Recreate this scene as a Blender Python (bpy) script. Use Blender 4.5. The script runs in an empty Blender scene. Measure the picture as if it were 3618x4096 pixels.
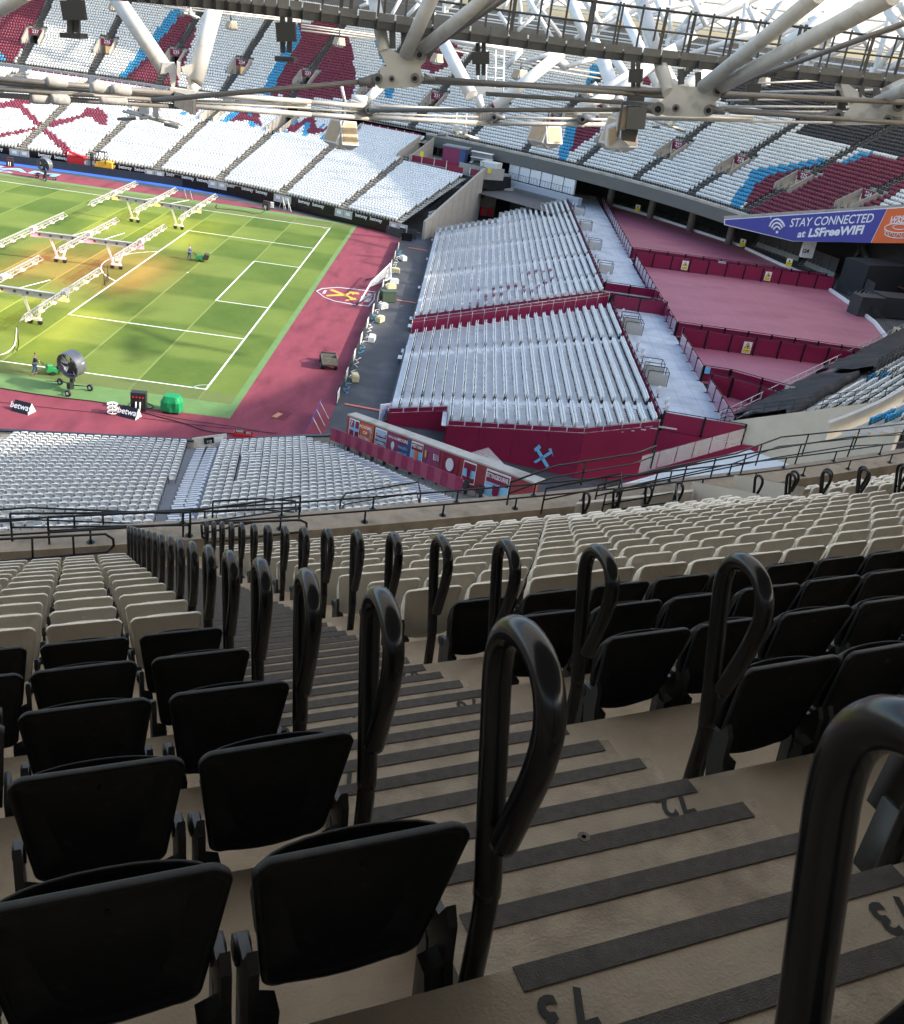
import bpy, math, random
import numpy as np
from mathutils import Vector, Matrix
from mathutils import noise as mnoise
random.seed(7)
rng = np.random.default_rng(11)
R = math.radians
sc = bpy.context.scene
col = sc.collection
# ---------------------------------------------------------------- camera
CAM = Vector((18.78869779, -107.18898423, 29.37657150))
RT = Vector((0.99058491, 0.03483971, 0.13239234))
UP = Vector((-0.13367268, 0.45489084, 0.88045780))
FW = Vector((0.02954917, 0.88986545, -0.45526512))
FPX, WPX, HPX = 3847.775, 3618.0, 4096.0
cd = bpy.data.cameras.new('Camera')
cam = bpy.data.objects.new('Camera', cd)
col.objects.link(cam)
cam.matrix_world = Matrix(((RT.x, UP.x, -FW.x, CAM.x), (RT.y, UP.y, -FW.y, CAM.y), (RT.z, UP.z, -FW.z, CAM.z), (0, 0, 0, 1)))
cd.sensor_fit = 'HORIZONTAL'; cd.sensor_width = 36.0; cd.lens = 36.0*FPX/WPX
cd.clip_start = 0.05; cd.clip_end = 2000
cd.dof.use_dof = True; cd.dof.focus_distance = 30.0; cd.dof.aperture_fstop = 26.0
sc.camera = cam
# ---------------------------------------------------------------- sky and sun
SUN_EL, SUN_AZ = 33.0, -4.0            # degrees; azimuth measured from +x towards +y
w = bpy.data.worlds.new('World'); sc.world = w; w.use_nodes = True
nt = w.node_tree; bg = nt.nodes['Background']
sky = nt.nodes.new('ShaderNodeTexSky'); sky.sky_type = 'NISHITA'; sky.sun_disc = False
sky.sun_elevation = R(SUN_EL); sky.sun_rotation = R(90.0-SUN_AZ)
sky.air_density = 1.2; sky.dust_density = 2.5; sky.ozone_density = 1.0
nt.links.new(sky.outputs[0], bg.inputs[0]); bg.inputs[1].default_value = 0.15
sd = bpy.data.lights.new('Sun', 'SUN'); sd.energy = 2.8; sd.angle = R(1.0); sd.color = (1.0, 0.93, 0.82)
so = bpy.data.objects.new('Sun', sd); col.objects.link(so)
sdir = Vector((math.cos(R(SUN_EL))*math.cos(R(SUN_AZ)), math.cos(R(SUN_EL))*math.sin(R(SUN_AZ)), math.sin(R(SUN_EL))))
so.rotation_euler = sdir.to_track_quat('Z', 'Y').to_euler(); so.location = (60, 0, 90)
sc.view_settings.view_transform = 'Standard'; sc.view_settings.look = 'None'
sc.view_settings.gamma = 1.0; sc.view_settings.exposure = 1.55; sc.view_settings.use_curve_mapping = False
sc.render.engine = 'CYCLES'; sc.cycles.max_bounces = 8; sc.cycles.diffuse_bounces = 5
sc.cycles.transparent_max_bounces = 12
# ---------------------------------------------------------------- surveying helpers
def ray(x, y):
    return FW + RT*((x-WPX/2)/FPX) - UP*((y-HPX/2)/FPX)
def gp(x, y, z=0.0):
    d = ray(x, y); return CAM + d*((z-CAM.z)/d.z)
def at(x, y, dist):
    d = ray(x, y); d.normalize(); return CAM + d*dist
def C1(*L): return [(x*.668, y*.668) for x, y in L]
def C2(*L): return [(1206+x*.668, y*.668) for x, y in L]
def C3(*L): return [(2412+x*.668, y*.668) for x, y in L]
def C4(*L): return [(x*.668, 600+y*.668) for x, y in L]
def C5(*L): return [(1206+x*.668, 600+y*.668) for x, y in L]
def C6(*L): return [(2412+x*.668, 600+y*.668) for x, y in L]
def D1(*L): return [(x*.668, 1300+y*.668) for x, y in L]
def D2(*L): return [(1206+x*.668, 1300+y*.668) for x, y in L]
def D3(*L): return [(2412+x*.668, 1300+y*.668) for x, y in L]
def V(x, y, z=0.0): return Vector((x, y, z))
A0, B0 = 150.0, 120.4
def einv(x, y):
    X, Y = (x+52.5)**2, y*y
    lo, hi = -80.0, 115.0
    for _ in range(36):
        m = (lo+hi)/2
        if X/(A0-m)**2 + Y/(B0-m)**2 > 1: hi = m
        else: lo = m
    return lo
def ell(e, ph): return ((A0-e)*math.cos(ph)-52.5, (B0-e)*math.sin(ph))
def phi_of(x, y, e): return math.atan2(y/(B0-e), (x+52.5)/(A0-e))
def inward(x, y, e):
    v = Vector((-(x+52.5)/(A0-e)**2, -y/(B0-e)**2)); v.normalize(); return v
def zup(e): return 27.55-.5436*e
def hit(x, y, zf, tmin=60.0, tmax=330.0, step=.5, zmin=None):
    d = ray(x, y); t = tmin
    while t < tmax:
        P = CAM + d*t
        z = zf(P.x, P.y)
        if z is not None and P.z < z: return P
        t += step
    return None
# ---------------------------------------------------------------- materials
MATS = {}
def mat(name, c, rough=.6, metal=0.0, var=.12, vs=6.0, bump=0.0, bs=60.0, spec=.5, emit=None, es=1.0, alpha=1.0, trans=0.0, c2=None, c2s=3.0, c2lo=.45, c2hi=.6, stretch=None, coat=0.0, coords='Object'):
    if name in MATS: return MATS[name]
    m = bpy.data.materials.new(name); m.use_nodes = True
    n = m.node_tree.nodes; l = m.node_tree.links; b = n['Principled BSDF']
    b.inputs['Roughness'].default_value = rough; b.inputs['Metallic'].default_value = metal
    b.inputs['Specular IOR Level'].default_value = spec; b.inputs['Alpha'].default_value = alpha
    b.inputs['Transmission Weight'].default_value = trans; b.inputs['Coat Weight'].default_value = coat
    tc = n.new('ShaderNodeTexCoord'); src = tc.outputs[coords]
    if stretch:
        mp = n.new('ShaderNodeMapping'); mp.inputs['Scale'].default_value = stretch
        l.new(src, mp.inputs[0]); src = mp.outputs[0]
    nz = n.new('ShaderNodeTexNoise'); nz.inputs['Scale'].default_value = vs; nz.inputs['Detail'].default_value = 6
    nz.inputs['Roughness'].default_value = .65
    l.new(src, nz.inputs['Vector'])
    mr = n.new('ShaderNodeMapRange'); mr.inputs['From Min'].default_value = .25; mr.inputs['From Max'].default_value = .75
    mr.inputs['To Min'].default_value = 1-var; mr.inputs['To Max'].default_value = 1+var
    l.new(nz.outputs['Fac'], mr.inputs['Value'])
    mx = n.new('ShaderNodeMix'); mx.data_type = 'RGBA'; mx.blend_type = 'MULTIPLY'; mx.inputs['Factor'].default_value = 1.0
    base = n.new('ShaderNodeRGB'); base.outputs[0].default_value = (*c, 1); bo = base.outputs[0]
    if c2 is not None:
        n2 = n.new('ShaderNodeTexNoise'); n2.inputs['Scale'].default_value = c2s; n2.inputs['Detail'].default_value = 8
        l.new(src, n2.inputs['Vector'])
        m2 = n.new('ShaderNodeMapRange'); m2.inputs['From Min'].default_value = c2lo; m2.inputs['From Max'].default_value = c2hi
        l.new(n2.outputs['Fac'], m2.inputs['Value'])
        x2 = n.new('ShaderNodeMix'); x2.data_type = 'RGBA'; x2.inputs['B'].default_value = (*c2, 1)
        l.new(m2.outputs[0], x2.inputs['Factor']); l.new(bo, x2.inputs['A']); bo = x2.outputs['Result']
    l.new(bo, mx.inputs['A']); l.new(mr.outputs[0], mx.inputs['B'])
    l.new(mx.outputs['Result'], b.inputs['Base Color'])
    if bump:
        nb = n.new('ShaderNodeTexNoise'); nb.inputs['Scale'].default_value = bs; nb.inputs['Detail'].default_value = 4
        l.new(src, nb.inputs['Vector'])
        bp = n.new('ShaderNodeBump'); bp.inputs['Strength'].default_value = bump; bp.inputs['Distance'].default_value = .01
        l.new(nb.outputs['Fac'], bp.inputs['Height']); l.new(bp.outputs[0], b.inputs['Normal'])
    if emit:
        b.inputs['Emission Color'].default_value = (*emit, 1); b.inputs['Emission Strength'].default_value = es
    MATS[name] = m
    return m
concrete = mat('concrete', (.315, .26, .195), .85, var=.2, vs=3.3, bump=.35, bs=110, c2=(.21, .17, .125), c2s=2.1, c2lo=.50, c2hi=.72)
step_conc = mat('step_concrete', (.285, .235, .175), .85, var=.28, vs=11, bump=.5, bs=120, c2=(.17, .135, .10), c2s=4.0, c2lo=.5, c2hi=.72)
far_conc = mat('pale_concrete', (.42, .395, .34), .85, var=.12, vs=.6, c2=(.28, .26, .22), c2s=.8, c2lo=.5, c2hi=.7)
tape = mat('anti_slip_tape', (.066, .056, .047), .8, var=.4, vs=30, bump=.9, bs=260)
blackp = mat('black_plastic', (.008, .008, .009), .5, var=.2, vs=14, spec=.25, bump=.12, bs=400, c2=(.030, .028, .025), c2s=22, c2lo=.6, c2hi=.8)
creamp = mat('cream_plastic', (.74, .69, .60), .5, var=.07, vs=5, spec=.35)
whitep = mat('white_plastic', (.87, .87, .84), .45, var=.07, vs=.5)
claretp = mat('claret_plastic', (.23, .028, .06), .5, var=.1, vs=.6)
bluep = mat('blue_plastic', (.055, .36, .62), .5, var=.1, vs=.6)
charp = mat('charcoal_plastic', (.045, .045, .05), .55, var=.15, vs=.6)
bracketm = mat('dark_bracket', (.02, .02, .021), .5)
blackm = mat('black_paint', (.009, .009, .010), .25, var=.1, vs=20, spec=.4)
rubber = mat('black_sleeve', (.007, .007, .008), .2, var=.1, vs=9, spec=.4, c2=(.30, .30, .31), c2s=11, c2lo=.735, c2hi=.745)
alu = mat('aluminium', (.55, .55, .54), .38, .8, var=.12, vs=4)
aludeck = mat('aluminium_deck', (.64, .645, .64), .6, .1, var=.10, vs=1.6, c2=(.52, .525, .53), c2s=1.1, c2lo=.5, c2hi=.75)
white_steel = mat('white_steel', (.76, .74, .69), .5, var=.08, vs=1.2, c2=(.45, .41, .34), c2s=1.5, c2lo=.62, c2hi=.8)
cream_steel = mat('dusty_steel', (.62, .59, .53), .5, var=.10, vs=2, c2=(.42, .385, .33), c2s=2.2, c2lo=.55, c2hi=.75)
cablem = mat('steel_cable', (.22, .20, .175), .5, .3, var=.12, vs=5)
darksteel = mat('dark_steel', (.085, .084, .08), .55, .2, var=.2, vs=3)
clamp_grey = mat('clamp_grey', (.20, .19, .175), .5, .3, var=.15, vs=6)
claretb = mat('claret_board', (.21, .012, .05), .35, var=.06, vs=.8, spec=.4)
claretf = mat('claret_floor', (.37, .115, .155), .55, var=.09, vs=.35, c2=(.30, .08, .12), c2s=.22, c2lo=.45, c2hi=.7, stretch=(.7, 1.6, 1))
carpetm = mat('claret_carpet', (.21, .036, .056), .95, var=.2, vs=.9, bump=.4, bs=8, c2=(.15, .02, .036), c2s=.5, c2lo=.5, c2hi=.7, stretch=(1, .35, 1))
asphalt = mat('asphalt', (.050, .053, .060), .8, var=.15, vs=.7, c2=(.075, .078, .083), c2s=.35, c2lo=.5, c2hi=.7)
bluetrack = mat('blue_track', (.03, .12, .50), .8, var=.1, vs=.5)
blackwall = mat('black_board', (.028, .03, .034), .55, var=.12, vs=.6)
turf = mat('artificial_turf', (.115, .215, .065), .9, var=.13, vs=.9, bump=.3, bs=30)
whitepaint = mat('white_line_paint', (.82, .84, .80), .8, var=.06, vs=4)
textwhite = mat('white_lettering', (.85, .85, .85), .5, var=.03)
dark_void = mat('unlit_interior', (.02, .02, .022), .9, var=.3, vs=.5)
whiteboard = mat('white_board', (.75, .75, .73), .5, var=.06, vs=1)
yellowm = mat('yellow_paint', (.80, .62, .02), .5, var=.06)
orangem = mat('orange_paint', (.80, .17, .03), .6, var=.08)
redm = mat('red_paint', (.62, .02, .03), .45, var=.08)
skyblue = mat('light_blue_paint', (.16, .50, .80), .5, var=.05)
glass = mat('balustrade_glass', (.80, .92, .88), .05, var=.02, trans=.0, alpha=.16, spec=.8)
netm = mat('white_net', (.8, .8, .8), .7)
greenm = mat('green_paint', (.02, .28, .08), .5, var=.15, vs=3)
navy = mat('navy_cloth', (.02, .035, .09), .8, var=.2, vs=6)
denim = mat('blue_denim', (.03, .07, .16), .85, var=.2, vs=6)
skin = mat('skin', (.55, .30, .20), .6)
hairm = mat('hair', (.10, .07, .05), .8)
tarp = mat('black_tarpaulin', (.014, .014, .016), .6, var=.2, vs=2, bump=.3, bs=2.2, spec=.25)
# ---------------------------------------------------------------- mesh builder
class MB:
    def __init__(s): s.v = []; s.f = []; s.m = []; s.sm = []
    def add(s, vs, fs, m=0, smooth=False):
        o = len(s.v); s.v.extend([tuple(q) for q in vs])
        for f in fs: s.f.append([i+o for i in f]); s.m.append(m); s.sm.append(smooth)
        return s
    def obb(s, o, ax, ay, az, m=0):
        o = Vector(o); ax = Vector(ax); ay = Vector(ay); az = Vector(az)
        vs = [o, o+ax, o+ax+ay, o+ay, o+az, o+ax+az, o+ax+ay+az, o+ay+az]
        if ax.cross(ay).dot(az) < 0:
            fs = [(0, 1, 2, 3), (4, 7, 6, 5), (0, 4, 5, 1), (1, 5, 6, 2), (2, 6, 7, 3), (3, 7, 4, 0)]
        else: fs = [(3, 2, 1, 0), (5, 6, 7, 4), (1, 5, 4, 0), (2, 6, 5, 1), (3, 7, 6, 2), (0, 4, 7, 3)]
        return s.add(vs, fs, m)
    def box(s, c, size, rz=0.0, m=0, tilt=None):
        M = Matrix.Rotation(rz, 3, 'Z')
        if tilt is not None: M = M @ tilt
        ax, ay, az = M @ Vector((size[0], 0, 0)), M @ Vector((0, size[1], 0)), M @ Vector((0, 0, size[2]))
        return s.obb(Vector(c)-ax/2-ay/2-az/2, ax, ay, az, m)
    def beam(s, a, b, wd, ht, m=0, up=Vector((0, 0, 1))):
        a, b = Vector(a), Vector(b); d = b-a
        if d.length < 1e-6: return s
        x = d.normalized(); y = up.cross(x)
        if y.length < 1e-4: y = Vector((1, 0, 0)).cross(x)
        y.normalize(); z = x.cross(y)
        return s.obb(a-y*wd/2-z*ht/2, d, y*wd, z*ht, m)
    def tube(s, pts, r, n=8, m=0, cap=True, rs=None):
        pts = [Vector(q) for q in pts]; k = len(pts); vs = []; fs = []
        t0 = (pts[1]-pts[0]).normalized()
        u = t0.orthogonal().normalized()
        for i in range(k):
            if i == 0: t = (pts[1]-pts[0])
            elif i == k-1: t = (pts[-1]-pts[-2])
            else: t = (pts[i+1]-pts[i]).normalized()+(pts[i]-pts[i-1]).normalized()
            if t.length < 1e-9: t = t0
            t = t.normalized()
            u = (u - t*u.dot(t))
            if u.length < 1e-6: u = t.orthogonal()
            u.normalize(); v = t.cross(u); rr = rs[i] if rs else r
            for j in range(n):
                a = 2*math.pi*j/n; vs.append(pts[i]+u*math.cos(a)*rr+v*math.sin(a)*rr)
        for i in range(k-1):
            for j in range(n):
                j2 = (j+1) % n; fs.append((i*n+j, i*n+j2, (i+1)*n+j2, (i+1)*n+j))
        s.add(vs, fs, m, True)
        if cap:
            o = len(s.v)-k*n
            s.f.append([o+j for j in reversed(range(n))]); s.m.append(m); s.sm.append(False)
            s.f.append([o+(k-1)*n+j for j in range(n)]); s.m.append(m); s.sm.append(False)
        return s
    def cyl(s, a, b, r, n=12, m=0): return s.tube([a, b], r, n, m)
    def prism(s, pts, vec, m=0):
        pts = [Vector(q) for q in pts]; vec = Vector(vec); n = len(pts)
        vs = pts+[q+vec for q in pts]
        fs = [tuple(reversed(range(n))), tuple(range(n, 2*n))]+[(i, (i+1) % n, n+(i+1) % n, n+i) for i in range(n)]
        return s.add(vs, fs, m)
    def sheet(s, pts, m=0): return s.add(pts, [tuple(range(len(pts)))], m)
    def wall(s, pts, z0, z1, th, m=0):
        # vertical wall along a plan polyline; z0/z1 numbers or lists; th thickness to the left
        k = len(pts); P = [Vector((q[0], q[1])) for q in pts]; vs = []
        for i in range(k):
            t = (P[min(i+1, k-1)]-P[max(i-1, 0)]).normalized(); nrm = Vector((-t.y, t.x))
            a = z0[i] if isinstance(z0, (list, tuple)) else z0; b = z1[i] if isinstance(z1, (list, tuple)) else z1
            q = P[i]+nrm*th
            vs += [(P[i].x, P[i].y, a), (P[i].x, P[i].y, b), (q.x, q.y, b), (q.x, q.y, a)]
        fs = []
        for i in range(k-1):
            o = i*4; p = o+4
            fs += [(o, p, p+1, o+1), (o+1, p+1, p+2, o+2), (o+2, p+2, p+3, o+3), (o+3, p+3, p, o)]
        fs += [(0, 1, 2, 3), (k*4-1, k*4-2, k*4-3, k*4-4)]
        return s.add(vs, fs, m)
    def build(s, name, mats, parent=None, smooth=None):
        me = bpy.data.meshes.new(name)
        me.from_pydata(s.v, [], s.f)
        if not isinstance(mats, (list, tuple)): mats = [mats]
        for q in mats: me.materials.append(q)
        if len(mats) > 1: me.polygons.foreach_set('material_index', s.m)
        me.polygons.foreach_set('use_smooth', s.sm if smooth is None else [smooth]*len(s.f))
        me.update()
        o = bpy.data.objects.new(name, me); col.objects.link(o)
        if parent:
            o.parent = parent; o.matrix_parent_inverse = parent.matrix_world.inverted()
        return o
def tag(o, label=None, cat=None, group=None, kind=None):
    if label: o['label'] = label
    if cat: o['category'] = cat
    if group: o['group'] = group
    if kind: o['kind'] = kind
    return o
def empty(name, loc, label, cat, group=None, rz=0.0):
    o = bpy.data.objects.new(name, None); col.objects.link(o); o.location = loc; o.rotation_euler = (0, 0, rz)
    o.matrix_world = Matrix.Translation(Vector(loc)) @ Matrix.Rotation(rz, 4, 'Z')
    o.empty_display_size = .2
    return tag(o, label, cat, group)
def copy_tree(o, M, parent=None):
    c = o.copy(); col.objects.link(c)
    if parent is None: c.matrix_world = M
    else:
        c.parent = parent; c.matrix_parent_inverse = Matrix.Identity(4); c.matrix_basis = o.matrix_basis.copy()
    for ch in o.children: copy_tree(ch, None, c)
    return c
def frame(o, x, z=Vector((0, 0, 1))):
    # matrix with local x along x, z up
    x = Vector(x).normalized(); y = z.cross(x).normalized(); z2 = x.cross(y)
    M = Matrix(((x.x, y.x, z2.x, o[0]), (x.y, y.y, z2.y, o[1]), (x.z, y.z, z2.z, o[2]), (0, 0, 0, 1)))
    return M
def text_geo(s, size=1.0, depth=.0, bold=0.0, align='CENTER', spacing=1.0, shear=0.0, sx=1.0):
    cu = bpy.data.curves.new('t', 'FONT'); cu.body = s; cu.size = size; cu.extrude = depth
    cu.align_x = align; cu.align_y = 'CENTER'; cu.offset = bold*min(1.0, size); cu.space_character = spacing; cu.shear = shear
    cu.resolution_u = 3
    o = bpy.data.objects.new('t', cu); col.objects.link(o)
    dg = bpy.context.evaluated_depsgraph_get(); me = o.evaluated_get(dg).to_mesh()
    vs = [(v.co.x*sx, v.co.y, v.co.z) for v in me.vertices]; fs = [tuple(p.vertices) for p in me.polygons]
    o.evaluated_get(dg).to_mesh_clear(); bpy.data.objects.remove(o); bpy.data.curves.remove(cu)
    return vs, fs
def add_text(mb, s, M, size, m=0, **k):
    vs, fs = text_geo(s, size, **k); mb.add([M @ Vector(v) for v in vs], fs, m)
def inpoly(x, y, P):
    r = False; j = len(P)-1
    for i in range(len(P)):
        if (P[i][1] > y) != (P[j][1] > y) and x < (P[j][0]-P[i][0])*(y-P[i][1])/(P[j][1]-P[i][1])+P[i][0]: r = not r
        j = i
    return r
def along(P, s):
    for a, b_ in zip(P, P[1:]):
        a, b_ = Vector(a), Vector(b_); L_ = (b_-a).length
        if s <= L_: return a+(b_-a)*s/L_, (b_-a)/L_
        s -= L_
    return None
# ================================================================= SEATING GEOMETRY
TH = 0.410222539; DTH = -0.023
P0 = Vector((19.0992945, -105.7706846, 27.549899))
RN = Vector((math.cos(TH), math.sin(TH), 0))                       # along the rows, rightwards
AD = Vector((-math.sin(TH+DTH), math.cos(TH+DTH), 0))              # down the aisle
AW = 1.146
def nose(r):
    if r >= 72: return (73-r)*.8026, -(73-r)*.4386
    return .8026+(72-r)*.82, -.4386-(72-r)*.44
def row_e(r): return 0.0256+nose(r)[0]
def row_z(r): return P0.z+nose(r)[1]
def line_at(Q, ang, e):
    # point of the line Q + t*dir with ellipse offset e (dir points inwards)
    d = Vector((math.cos(ang), math.sin(ang))); lo, hi = -60.0, 60.0
    for _ in range(34):
        m = (lo+hi)/2; P = Vector(Q)+d*m
        if einv(P.x, P.y) > e: hi = m
        else: lo = m
    return Vector(Q)+d*lo
OURL = (Vector((P0.x, P0.y)), TH+DTH+math.pi/2)                    # left edge of our stair
OURR = (Vector((P0.x, P0.y))+Vector((RN.x, RN.y))*AW, TH+DTH+math.pi/2)
A230 = (Vector((21.3, -78.1)), R(119.0)); A232 = (Vector((-2.0, -88.7)), R(108.5)); A229 = (Vector((31.6, -71.9)), R(124.5))
def shift(line, d):
    # parallel line moved d metres to the left of its inward direction
    a = line[1]; return (line[0]+Vector((-math.sin(a), math.cos(a)))*d, a)
def arc(PL, PR, e, ds=1.0, y_sign=1):
    a, b = phi_of(PL.x, PL.y, e), phi_of(PR.x, PR.y, e)
    n = max(2, int((PR-PL).length/ds)+1)
    return [Vector(ell(e, a+(b-a)*i/(n-1))) for i in range(n)]
# ---- detailed seat (near ones): local x right, y uphill (towards the viewer), z up, origin at floor under the riser
def rtrap(wb, wt, h0, h1, rt, rb, n=7, sag=.0):
    pts = []
    def corner(cx, cz, a0, a1, r):
        for i in range(n):
            a = a0+(a1-a0)*i/(n-1); pts.append((cx+r*math.cos(a), cz+r*math.sin(a)))
    corner(wt-rt, h1-rt, 0, math.pi/2, rt); corner(-wt+rt, h1-rt, math.pi/2, math.pi, rt)
    corner(-wb+rb, h0+rb, math.pi, 1.5*math.pi, rb)
    for i in range(1, 5):
        t = i/5; pts.append((-wb+rb+t*2*(wb-rb), h0-sag*math.sin(math.pi*t)))
    corner(wb-rb, h0+rb, 1.5*math.pi, 2*math.pi, rb)
    return pts
def seat_shell():
    mb = MB()
    L = rtrap(.178, .222, .350, .805, .034, .05, sag=.028); N = len(L)
    L = [(x+math.copysign(.014*math.sin(math.pi*min(1, max(0, (z-.36)/.44)))**1.0, x) if abs(x) > .12 else x, z) for x, z in L]
    cz = .56
    def yy(x, z): return -.165+.055*((z-.35)/.42)-.020*(1-(x/.22)**2)      # leans uphill, hollow towards the front
    rings = [(.99, -.014, 0), (1.0, -.010, 0), (1.0, .006, 0), (.992, .009, 0), (.94, .009, 0), (.925, .003, 0), (.90, -.007, 0), (.5, -.010, 0)]
    vs = []
    for sc_, dy, _ in rings:
        for x, z in L:
            X, Z = x*sc_ if sc_ > .6 else x*sc_, cz+(z-cz)*(1-(1-sc_)*.9); vs.append((X, yy(X, Z)+dy, Z))
    fs = []
    for k in range(len(rings)-1):
        for i in range(N):
            j = (i+1) % N; fs.append((k*N+i, k*N+j, (k+1)*N+j, (k+1)*N+i))
    fs.append(tuple((len(rings)-1)*N+i for i in range(N)))
    fs.append(tuple(reversed(range(N))))
    # moulded screw near the top
    mb.add(vs, fs, 0, True)
    mb.cyl((.0, yy(0, .735)+.018, .735), (.0, yy(0, .735)+.024, .737), .008, 8)
    return mb
def seat_pan():
    mb = MB(); n = 13; vs = []; fs = []
    # folded pan: a curved dish standing up in front of the back
    prof = [(.385, -.205, .165), (.50, -.215, .19), (.62, -.205, .205), (.705, -.178, .205), (.742, -.152, .20), (.747, -.146, .198), (.745, -.140, .196), (.68, -.160, .19), (.40, -.185, .16)]
    for z, y, wx in prof:
        for i in range(n):
            u = -1+2*i/(n-1); x = wx*math.sin(u*math.pi/2); b = (1-u*u)
            vs.append((x, y-.058*b*((z-.30)/.48), z+.014*b*((z-.35)/.4)))
    for k in range(len(prof)-1):
        for i in range(n-1): fs.append((k*n+i, k*n+i+1, (k+1)*n+i+1, (k+1)*n+i))
    fs.append(tuple(i for i in range(n))+tuple((len(prof)-1)*n+i for i in reversed(range(n))))
    for e_ in (0, n-1): fs.append(tuple(k*n+e_ for k in range(len(prof))))
    return mb.add(vs, fs, 0, True)
def seat_bracket(sx):
    mb = MB(); x = sx*.215; t = .022*sx
    x = sx*.205
    mb.prism([(x, y, z) for y, z in [(-.215, .49), (-.235, .455), (-.225, .415), (-.165, .39), (-.145, .33), (-.12, .26), (-.045, .26), (-.045, .33), (-.075, .42), (-.085, .52), (-.11, .56), (-.14, .50)]], (t, 0, 0))
    mb.prism([(x, y, z) for y, z in [(-.20, .42), (-.225, .41), (-.205, .22), (-.19, .07), (-.13, .05), (-.155, .2), (-.17, .36)]], (t*.8, 0, 0))
    mb.cyl((x-.006*sx, -.205, .452), (x+.028*sx, -.205, .452), .034, 16); mb.cyl((x+.028*sx, -.205, .452), (x+.031*sx, -.205, .452), .022, 12)
    mb.prism([(x, -.125, .42), (x-.045*sx, -.125, .40), (x-.035*sx, -.10, .26), (x, -.10, .26)], (0, .05, 0))
    mb.box((x-.01*sx, -.13, .06), (.05, .10, .03))
    return mb
def make_seat(m, kind):
    r = empty('stadium_seat', (0, 0, 0), 'seat', 'stadium seat')
    seat_shell().build('backrest', m, r); seat_pan().build('seat_pan', m, r)
    for sx in (-1, 1): seat_bracket(sx).build('bracket', bracketm, r)
    return r
proto_seat = {'b': make_seat(blackp, 'b'), 'c': make_seat(creamp, 'c')}
used_proto = set()
# ---- template for the many distant seats (front side seen), local x right, y backwards/uphill, z up
def seat_tpl(simple=True):
    mb = MB()
    def slab(hw0, hw1, z0, z1, y0, y1, th, ch=.05, m=0, rec=False):
        L = [(-hw0, z0), (hw0, z0), (hw1, z1-ch), (hw1-ch, z1), (-hw1+ch, z1), (-hw1, z1-ch)]
        vs = []
        for d in (0, th):
            for x, z in L: vs.append((x, y0+(y1-y0)*(z-z0)/(z1-z0)+d, z))
        n = 6; cz_ = (z0+z1)/2
        if rec:
            for kk, dy in ((.86, th), (.84, th-.03)):
                for x, z in L: vs.append((x*kk, y0+(y1-y0)*(cz_+(z-cz_)*kk-z0)/(z1-z0)+dy, cz_+(z-cz_)*kk))
            fs = [tuple(range(n)), tuple(reversed(range(3*n, 4*n)))]+[((i+1) % n, i, n+i, n+(i+1) % n) for i in range(n)]+[((i+1) % n+k_*n, i+k_*n, n+i+k_*n, n+(i+1) % n+k_*n) for k_ in (1, 2) for i in range(n)]
        else: fs = [tuple(range(n)), tuple(reversed(range(n, 2*n)))]+[((i+1) % n, i, n+i, n+(i+1) % n) for i in range(n)]
        mb.add(vs, fs, m)
    slab(.18, .215, .36, .80, -.16, -.09, .04, rec=True); slab(.18, .20, .34, .74, -.30, -.27, .05)
    for sx in (-.2, .2): mb.obb((sx-.012, -.24, .0), (.024, 0, 0), (0, .16, 0), (0, 0, .42), 1)
    return np.array(mb.v), mb.f, mb.m
TV, TF, TM = seat_tpl()
SEATS = {'white': [], 'claret': [], 'blue': [], 'charcoal': [], 'cream': []}
def put_seat(colr, x, y, z, ux, uy):
    # (ux,uy) = uphill/backward unit direction
    SEATS[colr].append((x, y, z, ux, uy))
def flush_seats():
    info = {'white': ('white_seats', whitep, 'rows of white folded stadium seats filling the far bowl, lower tiers and temporary stand', 'stadium seats'),
            'claret': ('claret_seats', claretp, 'claret seats forming hammers, letters and broad bands among the white seats', 'stadium seats'),
            'blue': ('blue_seats', bluep, 'bright blue seats forming stepped bands between the claret and white seats', 'stadium seats'),
            'charcoal': ('charcoal_seats', charp, 'charcoal seats high in the far corner above the claret block', 'stadium seats'),
            'cream': ('cream_seats', creamp, 'cream seats of the near upper tier farther from the stair, smaller in the picture', 'stadium seats')}
    for k, L in SEATS.items():
        if not L: continue
        A = np.array(L); n = len(A); nv = len(TV)
        jit = rng.normal(0, .012, (n, 1)); sc_ = 1+rng.normal(0, .012, (n, 1, 1))
        up = np.stack([A[:, 3], A[:, 4]], 1); rt = np.stack([up[:, 1], -up[:, 0]], 1)
        T = TV[None]*sc_
        X = A[:, 0:1]+T[:, :, 0]*rt[:, 0:1]+(T[:, :, 1]+jit)*up[:, 0:1]
        Y = A[:, 1:2]+T[:, :, 0]*rt[:, 1:2]+(T[:, :, 1]+jit)*up[:, 1:2]
        Z = A[:, 2:3]+T[:, :, 2]
        co = np.stack([X, Y, Z], 2).reshape(-1, 3)
        me = bpy.data.meshes.new(info[k][0])
        ls = np.array([len(f) for f in TF]); flat = np.array([i for f in TF for i in f])
        lt = np.tile(ls, n); vi = (flat[None]+(np.arange(n)*nv)[:, None]).ravel()
        me.vertices.add(n*nv); me.vertices.foreach_set('co', co.ravel())
        me.loops.add(len(vi)); me.loops.foreach_set('vertex_index', vi.astype(np.int32))
        me.polygons.add(len(lt)); me.polygons.foreach_set('loop_start', np.concatenate([[0], np.cumsum(lt)[:-1]]).astype(np.int32))
        me.materials.append(info[k][1]); me.materials.append(bracketm)
        me.polygons.foreach_set('material_index', np.tile(np.array(TM), n).astype(np.int32))
        me.update(calc_edges=True); me.validate()
        o = bpy.data.objects.new(info[k][0], me); col.objects.link(o)
        tag(o, info[k][2], info[k][3], kind='stuff')
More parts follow.
